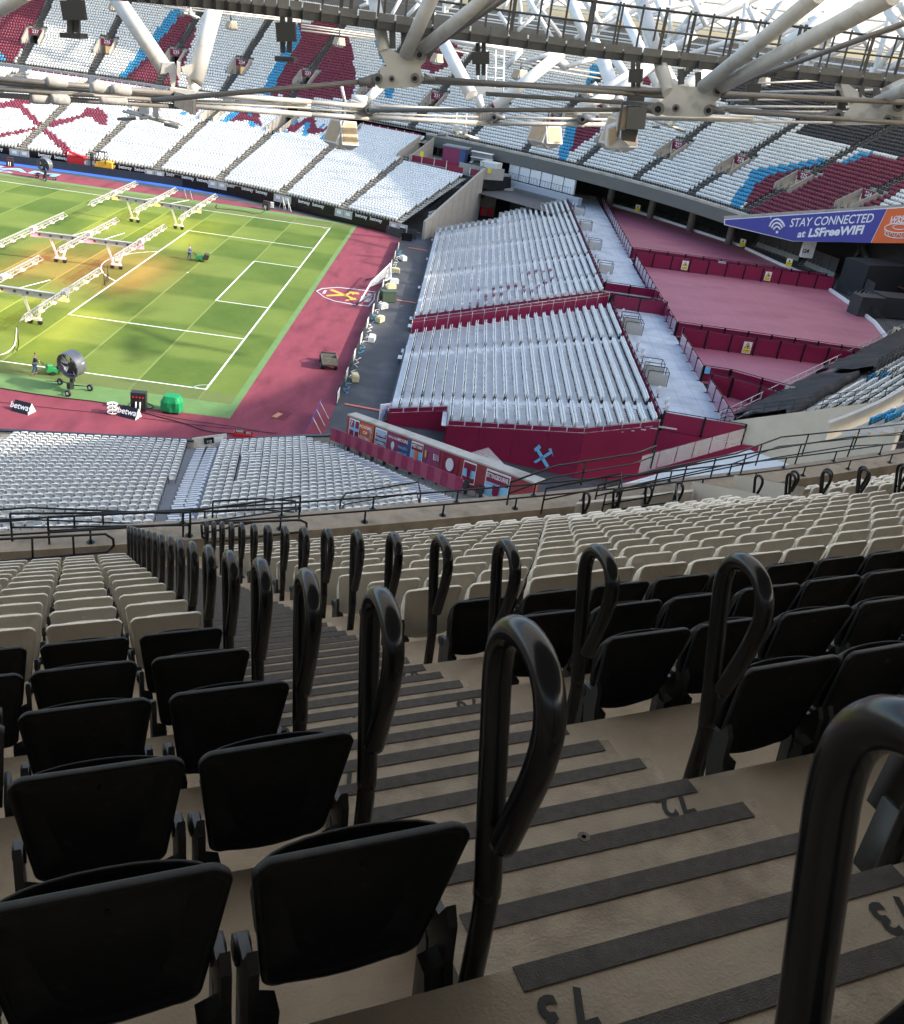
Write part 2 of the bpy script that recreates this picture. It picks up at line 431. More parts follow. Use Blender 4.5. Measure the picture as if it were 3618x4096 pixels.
# ================================================================= NEAR UPPER TIER
near = empty('grandstand', (10, -98, 27), 'near upper concrete tier with a steep stair running down from the viewer', 'grandstand')
lo_line, hi_line = shift(A232, 14.0), shift(A229, -30.0)
T = MB(); rows_near = list(range(55, 77))
curves = {}
for r in rows_near+[77]:
    e = row_e(r); curves[r] = arc(line_at(*lo_line, e), line_at(*hi_line, e), e, 1.2)
def strip(mb, a, b, za, zb, m=0):
    n = min(len(a), len(b)); 
    vs = [(p.x, p.y, za) for p in a]+[(p.x, p.y, zb) for p in b]
    fs = []
    i = j = 0; na, nb = len(a), len(b)
    while i < na-1 or j < nb-1:
        if j >= nb-1 or (i < na-1 and (i+1)/(na-1) <= (j+1)/(nb-1)): fs.append((i, i+1, na+j)); i += 1
        else: fs.append((i, na+j+1, na+j)); j += 1
    mb.add(vs, fs, m)
for r in rows_near:
    strip(T, curves[r], curves[r+1], row_z(r), row_z(r))                # tread of row r
    strip(T, curves[r+1], curves[r+1], row_z(r), row_z(r+1))            # riser up to the next row
# cross aisle floor in front of the lowest row, then parapet with coping
PE0, PE1, PZ = 15.02, 15.85, 20.02
c0 = arc(line_at(*lo_line, PE0), line_at(*hi_line, PE0), PE0, 1.2); c1 = arc(line_at(*lo_line, PE1), line_at(*hi_line, PE1), PE1, 1.2)
z55 = row_z(55)
strip(T, c0, curves[55], z55-.004, z55-.004)
T.build('terrace', concrete, near)
pw = MB(); strip(pw, c0, c0, z55-.3, PZ)
strip(pw, c1, c0, PZ-.03, PZ); strip(pw, c1, c1, 14.0, PZ-.03)
parapet = pw.build('parapet', concrete); tag(parapet, 'low cream concrete parapet with flat coping in front of the near seats', 'parapet wall')
# stair: intermediate steps, tape and painted row numbers
def stair(mb, tp, L, Rr, r0, r1, sub=3, wid=None, inset=.0):
    for r in range(r0, r1+1):
        e1 = row_e(r+1); dep = row_e(r)-e1; z = row_z(r); H = row_z(r+1)-z
        for k in range(sub):
            e = e1+dep*k/sub          # nosing line of step k: 0 = the row above's own edge
            zt = z+H*(sub-k)/sub
            a = line_at(*L, e); b = line_at(*Rr, e); d = (b-a).normalized(); nn = Vector((-d.y, d.x))
            if nn.dot(inward(a.x, a.y, e)) < 0: nn = -nn
            if k:
                w0 = a-d*(.03+.02*(k == 1)); w1 = b+d*.035
                q = [w0, w1, w1-nn*(dep*k/sub+.01), w0-nn*(dep*k/sub+.01)]
                mb.prism([(p.x, p.y, z-.01) for p in q], (0, 0, zt-z+.01))
            t0 = a+d*(.015 if k else .02); t1 = b-d*.01
            j = rng.normal(0, .004, 4)
            q = [t0+nn*.003, t1+nn*.003, t1-nn*(.058+j[0]), t0-nn*(.058+j[1])]
            tp.prism([(p.x, p.y, zt+.0015) for p in q], (0, 0, .003))
            q = [t0+nn*.0015, t1+nn*.0015]
            tp.add([(q[0].x, q[0].y, zt+.003), (q[1].x, q[1].y, zt+.003), ((q[1]+nn*.002).x, (q[1]+nn*.002).y, zt-.018), ((q[0]+nn*.002).x, (q[0]+nn*.002).y, zt-.018)], [(0, 1, 2, 3)])
a230l, a230r = shift(A230, .6), shift(A230, -.6)
for LA_, LB_, ra, rb in ((OURL, OURR, 55, 74), (a230l, a230r, 56, 73)):
    st = MB(); tp = MB(); stair(st, tp, LA_, LB_, ra, rb); so_ = st.build('stair', step_conc, near)
    t_ = tp.build('step_edging', tape, near); t_.parent = so_; t_.matrix_parent_inverse = Matrix.Identity(4)
stencil = mat('stencil_paint', (.018, .017, .016), .8, var=.4, vs=60)
def near_pt(r, a, s, h=0.0):
    # point of row r: a metres right of the stair's left edge, s metres downhill from the riser behind the row
    b = nose(r+1)[0]; P = P0+RN*a+AD*(b+s); P.z = row_z(r)+h; return P
for r in range(62, 74):
    for a in (.09, 1.02):
        M = frame(near_pt(r, a, .71 if r != 73 else .68, .004), -RN)
        sten = MB(); add_text(sten, str(r), M, .13, bold=.03, sx=.85, spacing=1.25); sten.build('row_number', stencil, near)
# stains, gum and grit on the stair
gum = MB(); 
for (px, py, rr) in [(2435, 3460, .03), (1130, 0, 0), (2330, 3720, .012), (1520, 2810, .01), (1890, 2900, .018)]:
    if rr:
        P = near_pt(72 if py > 3200 else 70, .45 if px > 2000 else .3, .42, .294 if py > 3200 else .295)
        gum.cyl(P, P+V(0, 0, .003), rr*.6, 12)
gum.build('gum_spot', mat('old_gum', (.09, .075, .06), .7, var=.5, vs=80), near)
# aluminium seat rails, one per row
for r in range(56, 74):
    for (La, Lb, oa, ob) in ((lo_line, OURL, 0, -.02), (OURR, a230l, .14, -.2), (a230r, hi_line, .2, 0)):
        e = row_e(r+1)+.085; a = line_at(*La, e); b = line_at(*Lb, e); pts = arc(a, b, e, 2.5)
        d0 = (pts[1]-pts[0]).normalized(); d1 = (pts[-1]-pts[-2]).normalized(); pts[0] = pts[0]+d0*oa; pts[-1] = pts[-1]+d1*ob
        rl = MB(); z = row_z(r)+.235
        for p, q in zip(pts, pts[1:]): rl.beam((p.x, p.y, z), (q.x, q.y, z), .06, .05)
        rl.build('seat_rail', alu, near)
# seats of the near upper tier
ORD = ['first', 'second', 'third', 'fourth', 'fifth', 'sixth', 'seventh', 'eighth', 'ninth', 'tenth', 'eleventh', 'twelfth', 'thirteenth', 'fourteenth', 'fifteenth', 'sixteenth', 'seventeenth', 'eighteenth', 'nineteenth', 'twentieth', 'twenty-first', 'twenty-second', 'twenty-third', 'twenty-fourth', 'twenty-fifth', 'twenty-sixth', 'twenty-seventh', 'twenty-eighth', 'twenty-ninth', 'thirtieth']
cand = []
def inview(P, mg=.04):
    d = P-CAM; z = d.dot(FW)
    if z < .3: return None
    x = .5+FPX*d.dot(RT)/z/WPX; y = .5-FPX*d.dot(UP)/z/HPX
    return (x, y, z) if -mg < x < 1+mg and -mg < y < 1+mg else None
PITCH = .502
for r in range(56, 74):
    e = row_e(r+1)
    for side, (L, sgn, lim) in {'left': (OURL, -1, 30), 'right': (OURR, 1, 25), 'beyond': (a230r, 1, 40)}.items():
        a = line_at(*L, e); ph = phi_of(a.x, a.y, e); off = (.295 if side == 'left' else .40) ; s = 0.0; k = 0
        end = None
        if side == 'right': q = line_at(*a230l, e); end = (q-a).length-.35
        dph = 2e-4; target = off; P = Vector(a); cur = ph
        while k < lim:
            while s < target:
                cur += (-dph if sgn < 0 else dph); Q = Vector(ell(e, cur)); s += (Q-P).length; P = Q
            if end and s > end: break
            up = -inward(P.x, P.y, e); W = V(P.x, P.y, row_z(r)+.5); iv = inview(W, .12)
            if iv: cand.append((iv[2], r, side, k, P.copy(), up))
            k += 1; target += PITCH
cand.sort(key=lambda c: c[0])
n_ind = 0
for dist, r, side, k, P, up in cand:
    colr = 'b' if r >= 68 else 'c'
    iv = inview(V(P.x, P.y, row_z(r)+.5), .06)
    if iv and n_ind < 296:
        rt = Vector((up.y, -up.x)); 
        if rt.dot(Vector((RN.x, RN.y))) < 0: rt = -rt
        M = Matrix(((rt.x, up.x, 0, P.x), (rt.y, up.y, 0, P.y), (0, 0, 1, row_z(r)), (0, 0, 0, 1)))
        M = M @ Matrix.Rotation(rng.normal(0, .006), 4, 'Z') @ Matrix.Translation((rng.normal(0, .003), rng.normal(0, .003), 0))
        p = proto_seat[colr]
        if colr in used_proto: o = copy_tree(p, M)
        else: o = p; o.matrix_world = M; used_proto.add(colr)
        nm = 'black' if colr == 'b' else 'cream'
        where = {'left': 'left of the stair', 'right': 'right of the stair', 'beyond': 'past the second stair'}[side]
        tag(o, f'{nm} folded seat, {ORD[k]} {where}, {ORD[73-r]} row down' if k < 30 else f'{nm} folded seat far to the side', 'stadium seat', nm+' seats of the near upper tier')
        n_ind += 1
    else: put_seat('cream' if colr == 'c' else 'charcoal', P.x, P.y, row_z(r), up.x, up.y)
# looped aisle handrails
def rail_mesh():
    pts = [(.05, -.0), (.05, .55), (.058, .64), (.085, .74), (.17, 1.04), (.195, 1.13), (.195, 1.19), (.17, 1.235), (.12, 1.262), (.055, 1.262), (.005, 1.235), (-.028, 1.18), (-.035, 1.12), (-.022, 1.02), (.036, .80)]
    # smooth with one chaikin pass
    P = [Vector((0, -s, h)) for s, h in pts]; Q = [P[0]]
    for a, b in zip(P, P[1:]): Q += [a.lerp(b, .25), a.lerp(b, .75)]
    Q.append(P[-1]); P = [Q[0]]
    for a, b in zip(Q, Q[1:]): P += [a.lerp(b, .25), a.lerp(b, .75)]
    P.append(Q[-1])
    return P
RP = rail_mesh()
def make_rail(mt=None):
    r = empty('handrail', (0, 0, 0), 'rail', 'handrail')
    cut = max(i for i, q in enumerate(RP) if q.z < .66 and i < len(RP)//2)
    MB().tube(RP[:cut+1], .0275, 16).build('post', blackm, r)
    MB().tube(RP[cut-1:], .0305, 16).build('grip_loop', rubber, r)
    return r
rail0 = make_rail(); first = True
def place_rail(P, up, label, group):
    global first
    rt = Vector((up.y, -up.x))
    M = Matrix(((-rt.x, up.x, 0, P.x), (-rt.y, up.y, 0, P.y), (0, 0, 1, P.z), (0, 0, 0, 1)))
    M = M @ Matrix.Rotation(rng.normal(0, .02), 4, 'Z')
    if first: rail0.matrix_world = M; first = False; o = rail0
    else: o = copy_tree(rail0, M)
    return tag(o, label, 'handrail', group)
upv = Vector((-AD.x, -AD.y))
for r in range(73, 55, -1):
    for side, a in (('left', -.05), ('right', AW+.05)):
        P = near_pt(r, a, 0.0)
        place_rail(P, upv, f'black looped handrail on the {side} of the near stair, {ORD[73-r]} counted downhill from the viewer', 'looped handrails beside the near stair')
for r in range(70, 55, -1):
    for side, a in (('left', .55), ('right', -.55)):
        e = row_e(r+1); q = line_at(*shift(A230, a), e); u = -inward(q.x, q.y, e)
        if inview(V(q.x, q.y, row_z(r)+1)):
            place_rail(V(q.x, q.y, row_z(r)), u, f'black looped handrail, {side} side of the farther stair, {ORD[71-r]} down', 'looped handrails beside the farther stair')
# ================================================================= GROUND, TRACK, PITCH
def flat(name, pts, z, m, label=None, kind='structure'):
    b = MB(); b.sheet([(x, y, z) for x, y in pts]); o = b.build(name, m); return tag(o, label, kind=kind)
flat('ground', [(-600, -600), (600, -600), (600, 600), (-600, 600)], -.03, asphalt, 'dark asphalt ground')
flat('tarmac_path', [(9.5, -60), (17, -60), (40, -48), (40, 80), (-2, 60), (2, 38), (10.5, 33)], -.012, asphalt, 'dark tarmac path in front of the temporary stand')
flat('running_track', [(-130, 42), (-54, 46), (-40, 47.2), (-26, 47.2), (-14, 46.2), (-6, 43.5), (3.3, 39.5), (3.4, 43), (-6, 49), (-27, 52), (-130, 52)], -.008, bluetrack, 'blue running track strip at the foot of the far wall')
flat('carpet', [(-130, -56), (12.6, -56), (10.6, -40), (10.5, -33), (10.5, 30), (10.3, 33), (7.6, 36.4), (3.3, 38.9), (-2, 39.6), (-14, 42.8), (-27, 44.6), (-54, 46.1), (-130, 46.1)], 0.0, carpetm, 'claret carpet surrounding the pitch')
flat('artificial_grass', [(-130, -39.6), (-6.6, -39.5), (3.2, -39.2), (3.4, 38.6), (-8, 40.2), (-22, 40.0), (-38, 39.4), (-130, 39.4)], .004, turf, 'bright artificial grass border around the pitch')
# mown pitch
pm = bpy.data.materials.new('mown_grass'); pm.use_nodes = True
n = pm.node_tree.nodes; l = pm.node_tree.links; b = n['Principled BSDF']; b.inputs['Roughness'].default_value = .85; b.inputs['Specular IOR Level'].default_value = .25
tc = n.new('ShaderNodeTexCoord'); sp = n.new('ShaderNodeSeparateXYZ'); l.new(tc.outputs['Object'], sp.inputs[0])
def mth(op, a, bb=None, c=None):
    q = n.new('ShaderNodeMath'); q.operation = op
    for i, v in enumerate((a, bb, c)):
        if v is None: continue
        if isinstance(v, (int, float)): q.inputs[i].default_value = v
        else: l.new(v, q.inputs[i])
    return q.outputs[0]
def stripe(src, period, off, soft=9.0):
    # smooth square wave between -1 and 1
    s = mth('SINE', mth('MULTIPLY', mth('ADD', src, off), math.pi/period)); return mth('MINIMUM', mth('MAXIMUM', mth('MULTIPLY', s, soft), -1), 1)
sx_ = stripe(sp.outputs[0], 5.5, 0.0, 14); sy_ = stripe(sp.outputs[1], 9.16, 0.0, 5)
comb = mth('MULTIPLY', sx_, sy_)
nz = n.new('ShaderNodeTexNoise'); nz.inputs['Scale'].default_value = .16; nz.inputs['Detail'].default_value = 7; l.new(tc.outputs['Object'], nz.inputs['Vector'])
n3 = n.new('ShaderNodeTexNoise'); n3.inputs['Scale'].default_value = 4; n3.inputs['Detail'].default_value = 6
mp = n.new('ShaderNodeMapping'); mp.inputs['Scale'].default_value = (.35, 2.2, 1); l.new(tc.outputs['Object'], mp.inputs[0]); l.new(mp.outputs[0], n3.inputs['Vector'])
fac = mth('ADD', mth('ADD', .5, mth('MULTIPLY', comb, .26)), mth('ADD', mth('MULTIPLY', mth('SUBTRACT', nz.outputs['Fac'], .5), 1.3), mth('MULTIPLY', mth('SUBTRACT', n3.outputs['Fac'], .5), .7)))
cr = n.new('ShaderNodeMix'); cr.data_type = 'RGBA'; cr.clamp_factor = True; cr.inputs['A'].default_value = (.060, .112, .013, 1); cr.inputs['B'].default_value = (.150, .205, .038, 1)
l.new(fac, cr.inputs['Factor'])
# paler seams along the mowing lines
seam = mth('GREATER_THAN', mth('ABSOLUTE', mth('COSINE', mth('MULTIPLY', sp.outputs[0], math.pi/5.5))), .9990)
c2_ = n.new('ShaderNodeMix'); c2_.data_type = 'RGBA'; c2_.inputs['B'].default_value = (.25, .32, .09, 1)
l.new(mth('MULTIPLY', seam, .55), c2_.inputs['Factor']); l.new(cr.outputs['Result'], c2_.inputs['A'])
# worn edge bands outside the touchlines
wy = mth('ABSOLUTE', sp.outputs[1]); wb = mth('MULTIPLY', mth('GREATER_THAN', mth('ADD', wy, mth('MULTIPLY', nz.outputs['Fac'], 1.2)), 34.9), mth('ADD', .15, mth('MULTIPLY', n3.outputs['Fac'], 1.1)))
c3_ = n.new('ShaderNodeMix'); c3_.data_type = 'RGBA'; c3_.clamp_factor = True; c3_.inputs['B'].default_value = (.13, .15, .06, 1)
l.new(mth('MULTIPLY', wb, .8), c3_.inputs['Factor']); l.new(c2_.outputs['Result'], c3_.inputs['A'])
l.new(c3_.outputs['Result'], b.inputs['Base Color'])
bpn = n.new('ShaderNodeBump'); bpn.inputs['Strength'].default_value = .5; bpn.inputs['Distance'].default_value = .03
nb = n.new('ShaderNodeTexNoise'); nb.inputs['Scale'].default_value = 9; l.new(tc.outputs['Object'], nb.inputs['Vector']); l.new(nb.outputs['Fac'], bpn.inputs['Height']); l.new(bpn.outputs[0], b.inputs['Normal'])
flat('pitch', [(-125, -36.6), (2.6, -36.4), (2.9, 38.1), (-125, 38.1)], .008, pm, 'mown football pitch with pale and dark green stripes')
def pline(mb, a, b_, wd=.13):
    a = Vector((*a, .0)); b_ = Vector((*b_, 0)); d = (b_-a).normalized(); q = Vector((-d.y, d.x, 0))*wd/2; e = d*wd/2
    mb.add([(*(a-q-e).xy, .012), (*(b_-q+e).xy, .012), (*(b_+q+e).xy, .012), (*(a+q-e).xy, .012)], [(0, 1, 2, 3)])
ln = MB()
pline(ln, (0, -34), (0, 34), .16); ln_pairs = [((-120, -34), (-.08, -34)), ((-120, 34), (-.08, 34)), ((-16.5, -20.16), (-.08, -20.16)), ((-16.5, 20.16), (-.08, 20.16)), ((-5.5, -9.16), (-.08, -9.16)), ((-5.5, 9.16), (-.08, 9.16))]
for a, b_ in ln_pairs: pline(ln, a, b_, .15)
pline(ln, (-16.5, -20.08), (-16.5, 20.08), .15); pline(ln, (-5.5, -9.08), (-5.5, 9.08), .15)
for sy in (-1, 1):
    for i in range(8):
        a0, a1 = R(i*90/8), R((i+1)*90/8)
        pline(ln, (-math.cos(a0), sy*(34-math.sin(a0))), (-math.cos(a1), sy*(34-math.sin(a1))), .12)
dd = math.acos(5.5/9.15)
for i in range(16):
    a0 = -dd+2*dd*i/16; a1 = -dd+2*dd*(i+1)/16
    pline(ln, (-11-9.15*math.cos(a0), 9.15*math.sin(a0)), (-11-9.15*math.cos(a1), 9.15*math.sin(a1)), .13)
for i in range(12):
    a0, a1 = R(i*30), R((i+1)*30); ln.add([(-11, 0, .012), (-11+.12*math.cos(a0), .12*math.sin(a0), .012), (-11+.12*math.cos(a1), .12*math.sin(a1), .012)], [(0, 1, 2)])
tag(ln.build('pitch_marking', whitepaint), 'white painted lines of the football pitch', kind='structure')
# ================================================================= FAR UPPER TIER
VOM = [(238, -81.0, 94.2, -80.0), (237, -67.8, 96.0, -84.7), (236, -54.3, 96.4, -89.4), (235, -40.9, 96.0, -94.0), (234, -27.9, 94.7, -98.7), (233, -14.8, 91.9, -103.5), (232, -2.0, 88.4, -108.5),
       (231, 10.3, 83.7, -113.7), (230, 21.3, 78.1, -119.0), (229, 31.6, 71.9, -124.5), (228, 41.1, 64.6, -130.5), (227, 49.9, 56.2, -137.0), (226, 57.7, 46.9, -144.2), (225, 64.2, 36.6, -152.0),
       (224, 69.3, 25.2, -160.0), (223, 72.4, 13.0, -168.5), (222, 73.6, .5, -178.0), (221, 72.6, -12.0, -187.0)]
def zfu(x, y):
    e = einv(x, y); return zup(e) if (-8 < e < 40 and y > -40) else None
def plan(pts, zf=zfu, **k):
    out = []
    for x, y in pts:
        P = hit(x, y, zf, **k)
        if P is not None: out.append((P.x, P.y))
    return out
NR, DEP = 39, .8026
# colour areas surveyed on the seating bowl
cl = [plan(C1((-20, -60), (330, -60), (290, 0), (200, 170), (130, 300), (75, 390), (45, 390), (-60, 300))),
      plan(C1((1100, 75), (1185, 140), (1165, 230), (1130, 330), (1060, 520), (1000, 540), (760, 480), (925, 300))),
      plan(C1((1805, 230), (1900, 100), (2050, 120), (1990, 570), (1840, 590), (1620, 580))),
      plan(C2((-20, 130), (290, 230), (310, 350), (330, 480), (300, 600), (-100, 590), (-170, 560))),
      plan(C2((735, 200), (870, 220), (990, 330), (890, 400), (800, 440), (700, 420))), plan(C2((1665, 740), (1805, 700), (1790, 800), (1720, 850), (1610, 925))),
      plan(C2((1700, 640), (1730, 560), (1850, 500), (1850, 620))),
      plan(C3((-40, 520), (60, 560), (70, 640), (-60, 650))), plan(C3((200, 470), (300, 420), (340, 500), (260, 520))),
      plan(C3((990, 1060), (1340, 975), (1440, 985), (1640, 935), (1835, 975), (1990, 1000), (1990, 1110), (1805, 1145), (1650, 1250), (1500, 1330), (850, 1290), (860, 1227), (910, 1130)))]
bl = [plan(C1((-60, 300), (0, 325), (50, 385), (-60, 400))), plan(C1((1045, 50), (1100, 75), (925, 300), (760, 480), (705, 480))),
      plan(C1((1790, 150), (1805, 230), (1620, 580), (1555, 575))), plan(C2((440, 240), (465, 240), (500, 380), (478, 370))), plan(C2((500, 530), (565, 530), (545, 590), (510, 590))),
      plan(C2((1745, 380), (1810, 420), (1735, 570), (1680, 580))), plan(C2((1600, 740), (1665, 740), (1610, 925), (1570, 985), (1530, 985))),
      plan(C3((905, 1025), (1340, 955), (1340, 985), (1200, 1020), (990, 1060), (910, 1130), (820, 1270), (740, 1270))), plan(C3((1435, 985), (1560, 915), (1635, 925), (1560, 960), (1445, 992)))]
bk = [plan(C3((690, 440), (1240, 440), (1805, 540), (2000, 560), (2000, 985), (1805, 975), (1620, 905), (1490, 895), (1160, 805), (1235, 740), (1050, 695), (820, 640), (690, 600)))]
wf = [plan(C3((1805, 1145), (1680, 1227), (1500, 1335), (1900, 1400), (1990, 1110)))]
def inany(x, y, L):
    return any(len(P) > 2 and inpoly(x, y, P) for P in L)
def far_col(x, y):
    if inany(x, y, wf): return 'white'
    if inany(x, y, bl): return 'blue'
    if inany(x, y, cl): return 'claret'
    if inany(x, y, bk): return 'charcoal'
    return 'white'
far = empty('grandstand', (0, 95, 12), 'far upper bowl of white, claret and blue seats curving round the stadium', 'grandstand')
FT = MB(); FS = MB(); FR = MB()
BA0, BQ0 = Vector((56.6, 31.2)), None
q_ = hit(3618, 826, zfu); BQ0 = Vector((q_.x, q_.y)); BQ0 = BA0+(BQ0-BA0)*2.2
def cutoff(x, y):
    # the tier stops behind the line of the big board
    d = BQ0-BA0; return y < 31.5 and (x-BA0.x)*d.y-(y-BA0.y)*d.x > 0
def fstrip(mb, a, b, za, zb):
    if not any(cutoff(p.x, p.y) for p in list(a)+list(b)): return strip(mb, a, b, za, zb)
    n_ = max(len(a), len(b)); A_ = [along(a, (sum((q-p).length for p, q in zip(a, a[1:])))*i/(n_*2-1)*.9999)[0] for i in range(n_*2)]; B_ = [along(b, (sum((q-p).length for p, q in zip(b, b[1:])))*i/(n_*2-1)*.9999)[0] for i in range(n_*2)]
    for i in range(n_*2-1):
        c = (A_[i]+A_[i+1]+B_[i]+B_[i+1])/4
        if not cutoff(c.x, c.y): mb.add([(*A_[i], za), (*A_[i+1], za), (*B_[i+1], zb), (*B_[i], zb)], [(0, 1, 2, 3)])
darkstep = mat('dark_grey_step', (.09, .085, .075), .85, var=.1, vs=1, c2=(.05, .047, .043), c2s=2)  # dark grey steps of the far upper stairs
VE0, VE1 = 21.9, 25.4
for bi in range(len(VOM)-1):
    _, xa, ya, aa = VOM[bi]; _, xb, yb, ab = VOM[bi+1]
    LA = (Vector((xa, ya)), R(aa)); LB = (Vector((xb, yb)), R(ab))
    prev = None
    for i in range(NR+1):
        e = 31.6-DEP*i*31.6/(DEP*39.37)   # nosing of row i counted from the front
        e = 31.6-i*.81; z = 27.55-.5436*e
        gap = 1.5 if VE0 < e < VE1 else 0.0
        pa, pb = line_at(*LA, e), line_at(*LB, e)
        t = (pb-pa).normalized(); qa = arc(pa+t*gap, pb-t*gap, e, 1.7)
        e2 = e-.81; pa2, pb2 = line_at(*LA, e2), line_at(*LB, e2); t2 = (pb2-pa2).normalized(); qb = arc(pa2+t2*gap, pb2-t2*gap, e2, 1.7)
        fstrip(FT, qa, qb, z, z); fstrip(FT, qb, qb, z, z+.4403)
        # seats
        Lr = (pb2-pa2).length; g = 1.75 if VE0-1 < e < VE1+.9 else .62; k = int((Lr-2*g)/.505)
        a1, a2 = phi_of(pa2.x, pa2.y, e2), phi_of(pb2.x, pb2.y, e2)
        if i < NR:
            for j in range(k):
                s = (g+(Lr-2*g-.505*k)/2+.505*(j+.5))/Lr; x, y = ell(e2, a1+(a2-a1)*s); u = -inward(x, y, e2)
                if not cutoff(x, y) and inview(V(x, y, z+.5), .03): put_seat(far_col(x, y), x, y, z, u.x, u.y)
        # stair
        if not gap and not cutoff(pa.x, pa.y):
            for kk in range(2):
                zz = z+.4403*(1 if kk == 0 else .5); ee = e2+(.02 if kk == 0 else .40)
                c = line_at(*LA, ee); d = Vector((math.cos(LA[1]), math.sin(LA[1]))); nn = Vector((-d.y, d.x))
                if kk:
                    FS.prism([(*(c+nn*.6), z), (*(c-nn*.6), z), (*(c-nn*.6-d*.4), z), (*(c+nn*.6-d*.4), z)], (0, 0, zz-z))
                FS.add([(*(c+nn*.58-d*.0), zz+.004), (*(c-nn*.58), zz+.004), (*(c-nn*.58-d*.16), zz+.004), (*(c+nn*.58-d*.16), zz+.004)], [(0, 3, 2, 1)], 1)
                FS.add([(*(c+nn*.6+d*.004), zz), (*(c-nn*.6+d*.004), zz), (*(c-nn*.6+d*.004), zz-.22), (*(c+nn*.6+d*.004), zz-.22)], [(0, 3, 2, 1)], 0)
            if inview(V(pa.x, pa.y, z)) and i % 1 == 0:
                for sgn in (-1, 1):
                    c = line_at(*LA, e2+.05)+Vector((-math.sin(LA[1]), math.cos(LA[1])))*sgn*.66; d = Vector((math.cos(LA[1]), math.sin(LA[1])))
                    P = [V(*c, z), V(*(c+d*.12), z+1.05), V(*(c-d*.02), z+1.2), V(*(c-d*.16), z+1.05), V(*(c-d*.1), z+.65)]
                    FR.tube(P, .03, 4, cap=False)
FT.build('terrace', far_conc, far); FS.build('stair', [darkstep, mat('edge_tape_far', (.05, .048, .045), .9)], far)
tag(FR.build('aisle_handrails', blackm), 'black looped handrails lining every stair of the far upper bowl', 'handrail', kind='stuff')
# vomitories with claret number boards
vomwall = mat('vomitory_concrete', (.36, .335, .29), .85, var=.1, vs=.8)
glow = mat('lit_passage', (.55, .40, .22), .8, var=.35, vs=1.2, emit=(1.0, .72, .38), es=.25)
for num, vx, vy, va in VOM[1:15]:
    L = (Vector((vx, vy)), R(va)); d = Vector((math.cos(L[1]), math.sin(L[1]))); nn = Vector((-d.y, d.x))
    P = line_at(*L, 21.9)
    if not inview(V(P.x, P.y, 16)) and num != 237: continue
    r = empty('vomitory', (vx, vy, 13.4), f'concrete entrance box in the far upper seats under claret board {num}', 'vomitory', 'numbered entrance boxes of the far upper tier')
    zb, zt = zup(25.4)-.1, zup(21.9)+.75
    wl = MB()
    for s in (-1, 1):
        a = P+nn*s*1.6; b_ = line_at(*L, 25.6)+nn*s*1.6; t = nn*s*(-.18)
        q = [(*a, zb-.4), (*b_, zb-.4), (*b_, zb+.85), (*a, zt)]
        wm = MB(); wm.prism(q, (t.x, t.y, 0)); wm.build('side_wall', vomwall, r)
    wl.prism([(*(P+nn*1.27), zt-1.25), (*(P-nn*1.27), zt-1.25), (*(P-nn*1.27), zt), (*(P+nn*1.27), zt)], (-d.x*.2, -d.y*.2, 0)); wl.build('lintel', vomwall, r)
    fl = MB(); c = line_at(*L, 25.4); fl.sheet([(*(P+nn*1.3-d*3), zb), (*(P-nn*1.3-d*3), zb), (*(c-nn*1.3), zb), (*(c+nn*1.3), zb)]); fl.build('floor', far_conc, r)
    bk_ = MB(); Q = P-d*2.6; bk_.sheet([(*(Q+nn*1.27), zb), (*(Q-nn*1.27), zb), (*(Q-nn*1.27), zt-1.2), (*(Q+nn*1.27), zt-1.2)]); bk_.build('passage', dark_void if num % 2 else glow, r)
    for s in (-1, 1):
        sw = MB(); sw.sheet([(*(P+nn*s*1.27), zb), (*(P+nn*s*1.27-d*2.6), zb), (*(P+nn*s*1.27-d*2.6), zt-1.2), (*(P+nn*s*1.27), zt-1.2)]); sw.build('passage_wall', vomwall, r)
    sg = MB(); A = P+d*.03; sg.prism([(*(A+nn*1.2), zt-1.2), (*(A-nn*1.2), zt-1.2), (*(A-nn*1.2), zt-.02), (*(A+nn*1.2), zt-.02)], (d.x*.04, d.y*.04, 0)); so_ = sg.build('number_board', claretb, r)
    tx = MB(); M = frame(V(*(A+d*.08), zt-.52), V(-nn.x, -nn.y, 0) if (-nn).dot(Vector((RT.x, RT.y))) > 0 else V(nn.x, nn.y, 0)) @ Matrix.Rotation(R(90), 4, 'X')
    add_text(tx, str(num), M, .85, bold=.012); add_text(tx, 'ROW 26', frame(V(*(A+d*.08), zt-.98), (M.to_3x3() @ V(1, 0, 0))) @ Matrix.Rotation(R(90), 4, 'X'), .2)
    t_ = tx.build('number', textwhite, r); t_.parent = so_; t_.matrix_parent_inverse = Matrix.Identity(4)
    hr = MB()
    for s in (-1, 1):
        a = P+nn*s*1.36; b_ = line_at(*L, 25.6)+nn*s*1.36; k = 5
        for i in range(k+1):
            c = a.lerp(b_, i/k); z = zt+(zb+.85-zt)*i/k; hr.tube([V(*c, z), V(*c, z+.45)], .022, 4)
        hr.tube([V(*a, zt+.45), V(*b_, zb+1.6)], .025, 5)
    hr.build('rail', blackm, r)
